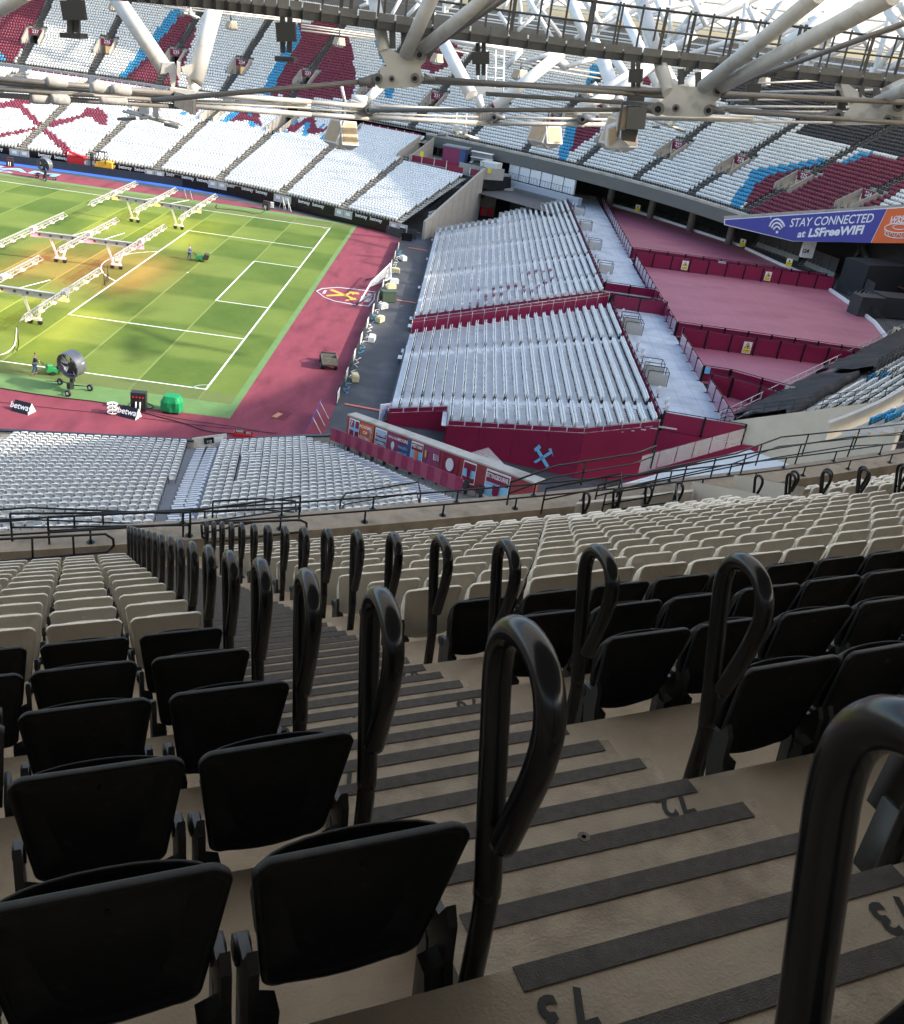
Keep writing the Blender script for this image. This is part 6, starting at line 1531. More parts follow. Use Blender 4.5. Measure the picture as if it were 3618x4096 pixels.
# ================================================================= ROOF
def em(name, c, k=.5):
    m = bpy.data.materials.new(name); m.use_nodes = True; n = m.node_tree.nodes; l = m.node_tree.links
    for q in list(n): n.remove(q)
    o = n.new('ShaderNodeOutputMaterial'); d = n.new('ShaderNodeBsdfDiffuse'); t = n.new('ShaderNodeBsdfTranslucent'); x = n.new('ShaderNodeMixShader')
    nz = n.new('ShaderNodeTexNoise'); nz.inputs['Scale'].default_value = .3; tc = n.new('ShaderNodeTexCoord'); l.new(tc.outputs['Object'], nz.inputs['Vector'])
    cm = n.new('ShaderNodeMix'); cm.data_type = 'RGBA'; cm.inputs['A'].default_value = (*[v*.92 for v in c], 1); cm.inputs['B'].default_value = (*c, 1); l.new(nz.outputs['Fac'], cm.inputs['Factor'])
    l.new(cm.outputs['Result'], d.inputs[0]); l.new(cm.outputs['Result'], t.inputs[0]); x.inputs[0].default_value = k; l.new(d.outputs[0], x.inputs[1]); l.new(t.outputs[0], x.inputs[2]); l.new(x.outputs[0], o.inputs[0])
    return m
membrane = em('roof_membrane', (.84, .82, .77), .5)
opaque_roof = mat('light_blocking_roof', (.50, .49, .46), .7)
clear = mat('clear_roof_sheet', (.9, .92, .93), .1, alpha=.12, var=.02)
rf = empty('stadium_roof', (-52.5, 0, 45), 'pale membrane roof ring with white trusses seen at the top right', 'roof')
EI = 21.0
def rz(e): return 34.0+(e+14)*6.5/35
for i in range(28):
    p0, p1 = R(i*360/28), R((i+1)*360/28)
    mid = (p0+p1)/2; nearcam = math.cos(mid-R(-62)) > .72
    m_ = MB(); L_ = [-14, -5, 4, 12, EI]
    m2_ = MB()
    for a, b_ in zip(L_, L_[1:]): strip(m2_ if (nearcam and b_ < 5) else m_, [Vector(ell(a, p0+(p1-p0)*k/4)) for k in range(5)], [Vector(ell(b_, p0+(p1-p0)*k/4)) for k in range(5)], rz(a), rz(b_))
    m_.build('roof_panel', membrane, rf)
    if m2_.v: m2_.build('roof_panel', opaque_roof, rf)  # unseen panels overhead, made opaque to darken the tier around the viewer
    m_ = MB(); strip(m_, [Vector(ell(EI, p0+(p1-p0)*k/4)) for k in range(5)], [Vector(ell(44, p0+(p1-p0)*k/4)) for k in range(5)], rz(EI), rz(EI)+3.5); m_.build('clear_panel', clear, rf)
    m_ = MB()
    for e in (-13, -5, 4, 12, 20.5, 43.5): m_.tube([V(*ell(e, p0+(p1-p0)*k/4), (rz(e) if e < 21 else rz(EI)+(e-EI)*.152)-.35) for k in range(5)], .16, 5)
    for ph in (p0, mid): m_.tube([V(*ell(-13, ph), rz(-13)-.4), V(*ell(EI, ph), rz(EI)-.4)], .17, 5)
    m_.build('purlin', white_steel, rf)
m_ = MB(); strip(m_, earc(-14, 0, 2*math.pi-.001, 6), earc(-14, 0, 2*math.pi-.001, 6), 20, rz(-14)); strip(m_, earc(-14, 0, 2*math.pi-.001, 6), earc(-3, 0, 2*math.pi-.001, 6), 20, 27.3); m_.build('sun_blocking_skirt', mat('sun_blocking_skirt', (.20, .195, .185), .8), rf)  # unseen outer skirt, added to keep low sun off the near tier
# ---- far ring trusses (white V frames standing between the tension ring and the roof)
for i in range(14):
    ph = R(96-7.6*i); a = V(*ell(30, ph), 30.0); b1, b2 = V(*ell(27, ph+.05), rz(21)+.5), V(*ell(27, ph-.05), rz(21)+.5); c = V(*ell(12, ph), rz(12)-.3)
    r = empty('roof_truss', tuple(a), f'white tubular roof truss over the far tier, {ORD[i]} counted from the left', 'truss', 'white trusses of the far roof')
    for q in (b1, b2, c): m_ = MB(); m_.tube([a, q], .34, 8); m_.build('strut', white_steel, r)
    m_ = MB(); m_.tube([V(*ell(14, ph+.03), rz(12)-1), a], .2, 6); m_.build('brace', white_steel, r)
    m_ = MB(); m_.box(tuple(a), (1.2, .5, 1.0), rz=ph); m_.build('node', white_steel, r)
ringz = []
for k, (e, z, rr) in enumerate(((30, 29.6, .11), (30, 30.3, .11), (29.2, 29.2, .09), (21.5, 32.5, .12), (16, 31.5, .1))):
    m_ = MB(); P = earc(e, R(60), R(-8), 3); m_.tube([V(*c, z) for c in P], rr, 6, cap=False); tag(m_.build('ring_cable', white_steel), f'white ring cable of the far roof, {ORD[k]} from the pitch side', 'cable', 'ring cables of the far roof')
m_ = MB(); P = earc(24, R(70), R(-8), 1.6)
for i, c in enumerate(P):
    m_.tube([V(*c, 30.0), V(*c, 31.2)], .03, 4)
for h in (30.0, 30.6, 31.2): m_.tube([V(*c, h) for c in P], .035, 4, cap=False)
strip(m_, P, earc(22.8, R(70), R(-8), 1.6), 29.9, 29.9); tag(m_.build('catwalk', mat('grey_walkway', (.35, .34, .32), .6)), 'distant grey catwalk hanging under the far roof', 'catwalk')
# ---- near roof steelwork, surveyed as (page, x1, y1, dist1, x2, y2, dist2, half width on the page)
PG = {1: C1, 2: C2, 3: C3}
def pt(pg, x, y, d): q = PG[pg]((x, y))[0]; return at(q[0], q[1], d)
def rad(hw, d): return hw*.668*d/FPX
def tubes(L, name, m, parent, n_=14):
    for (pg, x1, y1, d1, x2, y2, d2, hw) in L:
        b_ = MB(); a, c = pt(pg, x1, y1, d1), pt(pg, x2, y2, d2); b_.tube([a, c], 0, n_, rs=[rad(hw, d1), rad(hw, d1)*1.02]); b_.build(name, m, parent)
def plate(pg, pts, d, th, name, m, parent):
    b_ = MB(); q = [pt(pg, x, y, d) for x, y in pts]; c = sum(q, Vector())/len(q); nrm = (CAM-c).normalized()
    # keep the plate vertical and planar
    n2 = V(nrm.x, nrm.y, 0).normalized(); q = [CAM+(p-CAM)*((c-CAM).dot(n2)/(p-CAM).dot(n2)) for p in q]
    b_.prism([p-n2*th/2 for p in q], n2*th); b_.build(name, m, parent); return n2
def bolt(pg, x, y, d, rr, parent, th=.22, m=clamp_grey):
    c = pt(pg, x, y, d); nn = (CAM-c); nn = V(nn.x, nn.y, 0).normalized(); b_ = MB(); R0 = rad(rr, d)
    b_.cyl(c-nn*th, c+nn*th, R0, 20); b_.cyl(c+nn*th, c+nn*(th+.02), R0*.55, 6, m=1); b_.build('pin_bolt', [m, blackm], parent)
def fork(pg, x0, y0, x1, y1, d, w0, w1, parent):
    b_ = MB(); a, c = pt(pg, x0, y0, d-.12), pt(pg, x1, y1, d-.12); b_.tube([a, a.lerp(c, .35), c], 0, 12, rs=[rad(w0, d), rad(w0*.95, d), rad(w1, d)]); b_.build('clevis', clamp_grey, parent)
def node(pg, poly, d, label, tb, rods, forks, bolts, group='cream node plates of the near roof ring'):
    c = pt(pg, sum(p[0] for p in poly)/len(poly), sum(p[1] for p in poly)/len(poly), d); r = empty('roof_node', tuple(c), label, 'roof node', group)
    plate(pg, poly, d, .10, 'node_plate', cream_steel, r); tubes(tb, 'strut', cream_steel, r); tubes(rods, 'tie_rod', cablem, r, 10)
    for f_ in forks: fork(*f_, r)
    for b_ in bolts: bolt(pg, *b_, r)
D1_, D2_, D3_ = 29.0, 31.0, 35.0
node(2, [(462, 290), (535, 292), (590, 325), (600, 345), (655, 330), (700, 300), (755, 325), (745, 365), (715, 395), (722, 440), (740, 470), (700, 517), (600, 524), (470, 530), (440, 500), (470, 455), (470, 400), (510, 395)], D1_, 'left large cream node plate with struts and rusty tie rods',
     [(2, 500, 320, D1_, 425, -60, D1_+1.5, 34), (2, 625, 330, D1_-.2, 800, -60, D1_-1.5, 37), (2, 715, 300, D1_-.1, 1170, -60, D1_-3.0, 35), (2, 640, 330, D1_+.3, 790, 170, D1_+1.2, 14)],
     [(2, 460, 480, D1_, -900, 600, D1_-1.0, 13), (2, 800, 470, D1_, 2350, 590, D2_+1, 13), (2, 800, 275, D1_-.2, 1230, -20, D1_-3.4, 14)],
     [(2, 345, 492, 440, 480, D1_, 24, 34), (2, 800, 473, 735, 470, D1_, 12, 30), (2, 820, 270, 745, 320, D1_, 14, 36)], [(458, 468, D1_-.1, 27), (680, 465, D1_-.1, 24), (708, 325, D1_-.1, 27), (542, 468, D1_-.1, 16)])
node(3, [(435, 505), (500, 515), (560, 520), (600, 490), (660, 520), (720, 545), (700, 590), (675, 610), (690, 660), (640, 695), (560, 700), (390, 694), (300, 670), (330, 625), (400, 560)], D2_, 'middle cream node plate behind the hanging loudspeaker cluster',
     [(3, 400, 560, D2_, 215, -60, D2_+5, 36), (3, 600, 520, D2_-.2, 1290, -30, D2_-4, 36), (3, 700, 520, D2_-.1, 1740, -30, D2_-6, 38), (3, 600, 560, D2_+.3, 520, 585, D2_, 14)],
     [(3, 300, 655, D2_, -1400, 660, D2_+1, 12), (3, 760, 665, D2_, 2000, 750, D3_, 12), (3, 790, 505, D2_-.1, 1860, 120, D2_-3, 13)],
     [(3, 240, 655, 335, 650, D2_, 20, 36), (3, 725, 662, 640, 656, D2_, 13, 30), (3, 800, 500, 700, 540, D2_, 16, 38)], [(332, 650, D2_-.1, 34), (634, 658, D2_-.1, 26), (690, 545, D2_-.1, 26), (438, 645, D2_-.1, 20)])
node(3, [(1425, 500), (1475, 505), (1600, 600), (1720, 580), (1830, 620), (1830, 700), (1770, 745), (1400, 748), (1370, 735), (1430, 690), (1480, 650)], D3_, 'right cream node plate half cut by the picture edge',
     [(3, 1520, 610, D3_, 1420, 505, D3_+.5, 30), (3, 1640, 610, D3_-.2, 2100, 400, D3_-3, 30), (3, 1700, 560, D3_+.6, 2100, 330, D3_+3, 34)],
     [(3, 1320, 690, D3_, -700, 560, D1_+2, 10), (3, 1780, 715, D3_, 2300, 760, D3_+1, 10)], [(3, 1215, 692, 1400, 690, D3_, 12, 34), (3, 1790, 715, 1700, 713, D3_, 12, 24)], [(1410, 690, D3_-.1, 28), (1710, 715, D3_-.1, 24), (1775, 630, D3_-.1, 30)])
m_ = MB(); a, c = pt(3, -1400, 470, 30), pt(3, 2300, 635, 36); m_.tube([a, pt(3, 500, 550, 31.5), c], rad(15, 31), 10); tag(m_.build('tie_rod', cablem), 'long rusty tie rod crossing in front of the middle and right node plates', 'tie rod')
# ---- tension ring on the left: bundled cables with pale sleeves
tr_ = empty('tension_ring', tuple(pt(1, 900, 560, 40)), 'bundle of pale tension ring cables with grey sleeves crossing the upper left', 'tension ring')
tubes([(1, -60, 468, 38, 1120, 565, 41, 15), (1, -60, 492, 38.4, 1100, 590, 41.3, 11), (1, -60, 530, 38, 1130, 610, 41, 11), (1, -60, 565, 38.3, 1150, 642, 41.2, 14), (1, -60, 520, 38.8, 1150, 560, 41.5, 8)], 'cable', cablem, tr_, 10)
pale_cable = mat('pale_cable', (.50, .47, .41), .45, .2, var=.12, vs=3)
tubes([(1, 1150, 558, 41, 1860, 608, 43.5, 13), (1, 1150, 600, 41.3, 1860, 628, 43.7, 6), (1, 1160, 615, 41.3, 1860, 645, 43.7, 6), (1, 1150, 635, 41, 1860, 685, 43.5, 14), (2, -20, 604, 43.5, 420, 640, 45, 13), (2, -20, 680, 43.5, 400, 705, 45, 13), (2, -20, 650, 43.7, 380, 665, 45, 7), (2, 400, 632, 45, 1080, 660, 48, 10), (2, 400, 700, 45, 1120, 738, 48, 13), (2, 420, 680, 45.3, 1080, 700, 48.2, 6), (2, 1080, 655, 48, 1860, 668, 51, 10), (2, 1130, 738, 48, 1860, 745, 51, 12), (2, 1130, 700, 48, 1860, 715, 51, 7), (3, -20, 690, 51, 900, 705, 54, 14), (3, -20, 740, 51, 260, 730, 52, 9), (3, 260, 712, 52, 1400, 735, 56, 7), (3, 700, 635, 53, 1480, 640, 56, 6), (3, 700, 665, 53, 1480, 668, 56, 5), (3, 740, 600, 53, 1400, 590, 56, 5), (3, 900, 550, 53, 1750, 535, 56, 6), (3, 880, 500, 53, 1300, 480, 56, 5)], 'cable', pale_cable, tr_, 10)
slv = mat('cable_sleeve', (.36, .34, .31), .75, var=.3, vs=6, bump=.5, bs=14)
for (x0, y0, x1, y1, hw) in [(150, 478, 270, 488, 24), (278, 486, 400, 496, 24), (545, 523, 660, 533, 27), (668, 533, 780, 545, 27), (180, 585, 298, 590, 27), (305, 592, 412, 598, 26), (600, 600, 760, 606, 20)]:
    b_ = MB(); a, c = pt(1, x0, y0, 38.6), pt(1, x1, y1, 38.9); k = rad(hw, 38.7); b_.tube([a, a.lerp(c, .08), a.lerp(c, .5), a.lerp(c, .92), c], 0, 14, rs=[k*.75, k, k*1.05, k, k*.75]); b_.build('sleeve', slv, tr_)
for (pg, x, y, d) in ((2, 410, 655, 45), (2, 1160, 700, 48), (2, 1690, 712, 50)):
    fork(pg, x+60, y+5, x-10, y, d, 14, 34, tr_); bolt(pg, x-5, y, d-.3, 20, tr_); b_ = MB()
    for k in range(9): c = pt(pg, x-110+k*13, y+(k-4)*4-5, d+.2); b_.box(tuple(c), (.16, .3, .5), rz=.4)
    b_.build('clamp', pale_cable, tr_)
m_ = MB()
for k in range(11): c = pt(1, 1050+k*11, 590+k*5, 40.8); m_.box(tuple(c), (.12, .5, .5), rz=.4)
m_.build('clamp', clamp_grey, tr_)
vn = empty('v_strut', tuple(pt(1, 1060, 460, 41)), 'pair of thick cream struts forming a V on the tension ring', 'strut')
tubes([(1, 680, -40, 42.5, 990, 415, 41, 40), (1, 1300, -10, 42.5, 1165, 490, 41, 42), (1, 1140, 555, 41, 1175, 500, 41, 26)], 'strut', cream_steel, vn, 20)
plate(1, [(975, 370), (1045, 372), (1060, 420), (1045, 540), (1030, 540), (1012, 430), (960, 440)], 40.9, .35, 'lug_plate', cream_steel, vn); plate(1, [(1085, 400), (1150, 380), (1150, 440), (1140, 545), (1120, 545), (1125, 440), (1100, 435)], 41.0, .3, 'lug_plate', cream_steel, vn)
plate(1, [(1060, 365), (1080, 375), (1085, 465), (1072, 470), (1060, 440)], 40.7, .3, 'lug_plate', cream_steel, vn); plate(1, [(1020, 520), (1170, 540), (1175, 560), (1110, 560), (1020, 535)], 40.9, .5, 'base_plate', cream_steel, vn)
# second and third pale V frames and far struts
for i, (L_, lb) in enumerate([([(2, 850, 250, 52, 1020, 570, 50, 34), (2, 1560, 310, 51, 1165, 635, 50, 30), (2, 1060, 570, 50, 1075, 640, 50, 22)], 'pale V strut behind the middle of the catwalk'), ([(2, 300, 590, 50, 395, 600, 50, 24), (2, 390, 600, 50, 470, 520, 50.5, 24), (2, 240, 510, 52, 262, 610, 52, 8)], 'short bent pale strut left of the first node plate'),
      ([(2, 1680, 640, 54, 1860, 560, 55, 26), (2, 1860, 560, 55, 2100, 400, 57, 26), (3, -40, 560, 55, 260, 400, 57, 28), (3, 240, 620, 52, 400, 560, 52, 20)], 'pale strut running up to the right behind the second node'), ([(3, 0, 350, 60, 90, 620, 58, 36), (3, 60, 330, 66, 150, 470, 64, 22), (3, 30, 640, 58, -60, 500, 58, 20)], 'thick white leaning strut near the loudspeaker cluster')]):
    r = empty('v_strut', tuple(pt(L_[0][0], L_[0][1], L_[0][2], L_[0][3])), lb, 'strut'); tubes(L_, 'strut', white_steel, r, 14)
# tangle of white tubes at upper right
tg = [(2, 440, 0, 70, 350, 40, 70, 9), (2, 600, -20, 75, 520, 130, 75, 9), (2, 680, -20, 75, 800, 90, 75, 12), (2, 740, -20, 80, 620, 110, 80, 10), (2, 1130, -20, 85, 1010, 110, 85, 8), (2, 1250, -20, 85, 1200, 60, 85, 9), (2, 1180, 70, 80, 1260, 190, 80, 10), (2, 1350, -20, 80, 1500, 230, 78, 14), (2, 1300, 180, 78, 1480, 20, 80, 10), (2, 1440, 60, 78, 1560, 220, 78, 11), (2, 1600, -30, 75, 1720, 260, 73, 26), (2, 1680, -30, 78, 1800, 160, 78, 16), (2, 1230, 400, 64, 1320, 300, 64, 13), (2, 880, 240, 60, 1320, 300, 62, 11), (2, 1340, 370, 66, 1560, 300, 66, 12), (2, 1500, 330, 62, 1590, 400, 62, 24), (2, 1590, 400, 62, 1800, 330, 64, 12), (2, 1640, 230, 80, 1860, 90, 80, 12), (2, 1760, 250, 70, 1850, 480, 68, 26),
      (3, 220, -40, 66, 300, 300, 60, 32), (3, 300, 300, 60, 410, 520, 55, 40), (3, 310, -30, 80, 380, 140, 78, 14), (3, 530, -30, 85, 620, 150, 85, 14), (3, 870, 40, 85, 950, 200, 85, 14), (3, 1240, 60, 85, 1340, 250, 83, 26), (3, 1240, -20, 85, 1180, 120, 85, 12), (3, 1500, 140, 90, 1610, 300, 90, 14), (3, 1700, 60, 85, 1860, 280, 85, 18), (3, 1760, -30, 85, 1830, 100, 85, 20),
      (3, 200, 100, 90, 700, -30, 95, 13), (3, 440, 190, 88, 900, -30, 92, 16), (3, 740, 170, 88, 1080, -20, 92, 12), (3, 900, 260, 80, 1420, -20, 84, 20), (3, 1080, 260, 78, 1520, -20, 82, 24), (3, 1000, 330, 76, 1820, -30, 82, 18), (3, 0, 110, 80, 180, -20, 82, 16), (3, 100, 30, 75, 340, 520, 66, 24), (3, 260, 100, 80, 500, 60, 80, 8), (3, 500, 330, 78, 1000, 170, 78, 14), (3, 400, 300, 78, 560, 200, 78, 20), (3, 240, 380, 66, 440, 280, 66, 22), (3, 490, 520, 56, 640, 430, 58, 30), (3, 700, 500, 56, 880, 460, 58, 18)]
tgr = {}
for k, t_ in enumerate(tg):
    key = k//6
    if key not in tgr: tgr[key] = empty('roof_frame', tuple(pt(*t_[:4])), f'cluster of white roof tubes behind the catwalk, {ORD[key]} from the left', 'roof frame', 'white tube clusters of the roof')
    tubes([t_], 'tube', white_steel, tgr[key], 10)
# big beam at the very top left corner
m_ = MB(); m_.tube([pt(1, -40, 80, 24), pt(1, 160, -40, 23)], rad(32, 24), 18); tag(m_.build('roof_tube', cream_steel), 'thick cream roof tube crossing the top left corner', 'roof tube')
# ---- dark catwalk sweeping across the top
cw_ = empty('catwalk', tuple(at(1800, 150, 30)), 'long dark steel catwalk with bar railings sweeping across the top', 'catwalk')
KB = [((380, -8), 24.5), ((800, 30), 26), ((1206, 76), 28), ((1800, 155), 29.5), ((2412, 234), 31), ((3013, 297), 33.5), ((3700, 368), 36.5)]
def kb(s):
    s = max(0, min(len(KB)-1.0001, s)); i = int(s); t = s-i; (a, da), (b_, db) = KB[i], KB[i+1]
    return at(a[0]+(b_[0]-a[0])*t, a[1]+(b_[1]-a[1])*t, da+(db-da)*t)
S_ = [kb((len(KB)-1)*i/48) for i in range(49)]
up_ = V(0, 0, 1)
for a, b_ in zip(S_, S_[1:]):
    t = (b_-a).normalized(); q = t.cross(up_).normalized()
    if q.dot(CAM-a) < 0: q = -q
    m_ = MB(); m_.prism([a, b_, b_+V(0, 0, .22), a+V(0, 0, .22)], -q*.10); m_.prism([a, b_, b_-q*.25, a-q*.25], V(0, 0, .02)); m_.prism([a+V(0, 0, .2), b_+V(0, 0, .2), b_-q*1.1+V(0, 0, .2), a-q*1.1+V(0, 0, .2)], V(0, 0, .05)); m_.build('floor_beam', darksteel, cw_)
    m_ = MB(); m_.prism([a+t*.03+q*.02+V(0, 0, .20), b_-t*.03+q*.02+V(0, 0, .20), b_-t*.03+q*.02+V(0, 0, .40), a+t*.03+q*.02+V(0, 0, .40)], -q*.03); m_.build('toe_board', mat('grey_toe_board', (.16, .16, .15), .5, .1, var=.25, vs=2), cw_)
    m_ = MB(); m_.box(tuple(a+V(0, 0, .1)), (.04, .3, .2), rz=math.atan2(t.y, t.x)); m_.build('bracket', darksteel, cw_)
for side, off, sp in (('near', 0.0, .62), ('far', 1.1, .95)):
    m_ = MB(); 
    for h in (.88, 1.42): m_.tube([p-((S_[min(i+1, 48)]-S_[max(i-1, 0)]).normalized().cross(up_))*(-off if ((S_[1]-S_[0]).cross(up_)).dot(CAM-S_[0]) < 0 else off)+V(0, 0, h) for i, p in enumerate(S_)], .028, 6)
    m_.build('rail', darksteel, cw_)
    tot = sum((b_-a).length for a, b_ in zip(S_, S_[1:])); s = .2; seg = 0; acc = 0
    m_ = None; cnt = 0
    while s < tot:
        d = s
        for a, b_ in zip(S_, S_[1:]):
            L_ = (b_-a).length
            if d <= L_: break
            d -= L_
        p = a.lerp(b_, min(1, d/L_)); t = (b_-a).normalized(); q = t.cross(up_).normalized()
        if q.dot(CAM-p) < 0: q = -q
        p = p-q*off; m_ = MB(); wd = .05 if cnt % 3 == 0 else .028
        m_.box(tuple(p+V(0, 0, .9)), (wd*2, .03, 1.2), rz=math.atan2(t.y, t.x)); 
        if cnt < 49: m_.build('stanchion', darksteel, cw_)
        cnt += 1; s += sp*1.25
# hanger frames under the catwalk with dark panels (dormant screens)
def hanger(pg, x, y0, y1, hw, d, pw, ph_, label, y2=None, bw=None):
    r = empty('hung_display', tuple(pt(pg, x, y0, d)), label, 'display', 'dark square displays hanging from the roof'); k = .668*d/FPX
    for s_ in (-1, 1): m_ = MB(); a, c = pt(pg, x+s_*hw, y0-90, d+.1), pt(pg, x+s_*hw*.9, y1, d+.1); m_.beam(a, c, .12, .10, up=V(0, 1, 0)); m_.build('hanger', darksteel, r)
    c = pt(pg, x, y0, d-.15); m_ = MB(); m_.box(tuple(c), (pw*k, .12, ph_*k), rz=-.1+.03*pg, tilt=Matrix.Rotation(R(-8), 3, 'Y')); m_.build('panel', mat('slate_panel', (.052, .05, .047), .6, var=.1, vs=2), r)
    if y2: m_ = MB(); c = pt(pg, x, y2, d-.1); m_.box(tuple(c), ((bw or pw)*k, .35, 24*k), rz=-.1, tilt=Matrix.Rotation(R(-5), 3, 'Y')); m_.build('lower_bar', mat('slate_panel', (.052, .05, .047)), r)
hanger(1, 442, 60, 195, 22, 25, 118, 88, 'dark square panel with pole and bar hanging at upper left', 212, 110)
hanger(1, 1715, 190, 315, 22, 27.5, 105, 92, 'dark square panel hanging left of the first node plate', 352, 105)
hanger(2, 1075, 345, 450, 18, 30, 92, 62, 'dark square panel hanging just right of the first node plate')
hanger(3, 198, 452, 570, 16, 31, 74, 66, 'dark square panel above the loudspeaker cluster', 588, 90)
hanger(3, 902, 527, 630, 14, 33, 74, 44, 'small dark panel hanging between the second and third nodes')
hanger(3, 1430, 565, 650, 14, 35.5, 60, 40, 'small dark panel beside the third node plate', 685, 70)
for i, (pg, x, y0, y1, d) in enumerate(((2, 545, 160, 290, 29), (2, 615, 180, 290, 29.2), (3, 468, 410, 505, 31), (3, 572, 430, 520, 31.2), (3, 1548, 515, 590, 35), (3, 1640, 525, 590, 35.2))):
    m_ = MB(); m_.beam(pt(pg, x, y0, d), pt(pg, x+2, y1, d), .16, .14, up=V(0, 1, 0)); tag(m_.build('hanger_post', darksteel), f'short dark hanger post between catwalk and node plate, {ORD[i]} from the left', 'post')
# loudspeakers
wood = mat('speaker_grille', (.50, .36, .22), .7, var=.12, vs=3)
spw = mat('speaker_white', (.62, .60, .55), .5, var=.06)
def speaker(pg, x, y, d, wpx, hpx, label, n_=2, ry=0.0, side=None, body=spw, grp='loudspeakers hung under the roof'):
    k = .668*d/FPX; c = pt(pg, x, y, d); r = empty('loudspeaker', tuple(c), label, 'loudspeaker', grp); m_ = MB(); top = c+V(0, 0, hpx*k*.5); m_.tube([top, top+V(0, 0, hpx*k*.8)], max(.04, .05), 6); m_.build('hanger', darksteel, r)
    for i in range(n_):
        a = (-.65+1.3*i/max(1, n_-1)) if n_ > 1 else 0; W_, H_ = wpx*k/n_*1.15, hpx*k; cx = (i-(n_-1)/2)*W_*.9
        M = Matrix.Translation(c) @ Matrix.Rotation(ry, 4, 'Z') @ Matrix.Translation((cx, .1*abs(i-(n_-1)/2), 0)) @ Matrix.Rotation(a*.9, 4, 'Z') @ Matrix.Rotation(R(-24), 4, 'X')
        b_ = MB(); b_.prism([M @ V(-W_/2, 0, -H_/2), M @ V(W_/2, 0, -H_/2), M @ V(W_/2, 0, H_/2), M @ V(-W_/2, 0, H_/2)], (M.to_3x3() @ V(0, .9*W_, 0)))
        cab = b_.build('cabinet', body if not side else side, r)
        b_ = MB(); b_.prism([M @ V(-W_*.42, -.02, -H_*.42), M @ V(W_*.42, -.02, -H_*.42), M @ V(W_*.42, -.02, H_*.42), M @ V(-W_*.42, -.02, H_*.42)], (M.to_3x3() @ V(0, .015, 0))); g_ = b_.build('grille', wood, r); g_.parent = cab; g_.matrix_parent_inverse = Matrix.Identity(4)
speaker(2, 240, 790, 46, 175, 130, 'pair of wood fronted loudspeakers hanging over the far lower seats at left'); speaker(2, 1465, 800, 52, 185, 95, 'pair of wood fronted loudspeakers hanging right of centre')
speaker(3, 110, 790, 44, 190, 150, 'lower angled pair of wood fronted loudspeakers in the big cluster'); 
sp3 = empty('loudspeaker', tuple(pt(3, 170, 700, 31)), 'large dark backed loudspeaker box at the top of the big cluster', 'loudspeaker', 'loudspeakers hung under the roof')
def sbox(name, pts, d, dv, m):
    b_ = MB(); q = [pt(3, x, y, d) for x, y in pts]; b_.prism(q, dv); b_.build(name, m, sp3)
fw2 = V(FW.x, FW.y, 0).normalized()
sbox('cabinet', [(152, 638), (268, 640), (250, 775), (140, 772)], 30.6, fw2*.8, mat('speaker_grey', (.12, .11, .095), .6, var=.1, vs=3)); sbox('grille', [(112, 650), (160, 645), (132, 760), (96, 770)], 30.8, fw2*.1, wood); sbox('frame', [(100, 640), (168, 632), (138, 775), (82, 785)], 30.95, fw2*.5, spw); sbox('yoke', [(118, 606), (128, 606), (95, 820), (82, 820)], 30.5, fw2*.15, darksteel); sbox('mount', [(118, 605), (245, 618), (240, 632), (118, 628)], 30.6, fw2*.5, darksteel)
sbox('lower_cabinet', [(150, 775), (215, 780), (195, 850), (120, 840), (120, 780)], 30.9, fw2*.5, mat('speaker_brown', (.10, .085, .065), .6)); sbox('base_cabinet', [(35, 765), (110, 740), (100, 820), (165, 875), (95, 885), (25, 885)], 31.2, fw2*.9, spw); sbox('base_grille', [(42, 775), (95, 755), (85, 830), (38, 870)], 31.1, fw2*.05, wood)
for i, (pg, x, y, d, wp_, hp_) in enumerate(((1, 672, 38, 60, 42, 30), (1, 1383, 145, 62, 60, 36), (2, 225, 245, 64, 62, 38), (2, 812, 345, 66, 66, 44), (2, 1310, 440, 68, 84, 44), (2, 1722, 548, 70, 84, 34), (3, 975, 483, 72, 60, 34))):
    speaker(pg, x, y, d, wp_, hp_, f'small white loudspeaker pair on the distant truss line, {ORD[i]} from the left', grp='small white loudspeakers on the distant truss line')
# thin white pipes running over the far seats behind the speakers
ps = [((1, 800, 0), (1, 1560, 85)), ((1, 870, 10), (1, 1800, 118)), ((1, 980, 40), (1, 1800, 130)), ((2, 0, 145), (2, 470, 210)), ((2, 0, 160), (2, 480, 225)), ((2, 0, 180), (2, 460, 235)), ((2, 730, 255), (2, 1000, 320)), ((2, 900, 290), (2, 1650, 400)), ((2, 1170, 350), (2, 1800, 440)), ((2, 1180, 370), (2, 1800, 470))]
m0 = empty('service_pipes', tuple(pt(1, 1200, 60, 66)), 'thin pale pipes strung in front of the far upper seats', 'pipes')
for (a, b_) in ps: m_ = MB(); m_.tube([pt(*a, 64), pt(*b_, 68)], .05, 6); m_.build('pipe', pale_cable, m0)
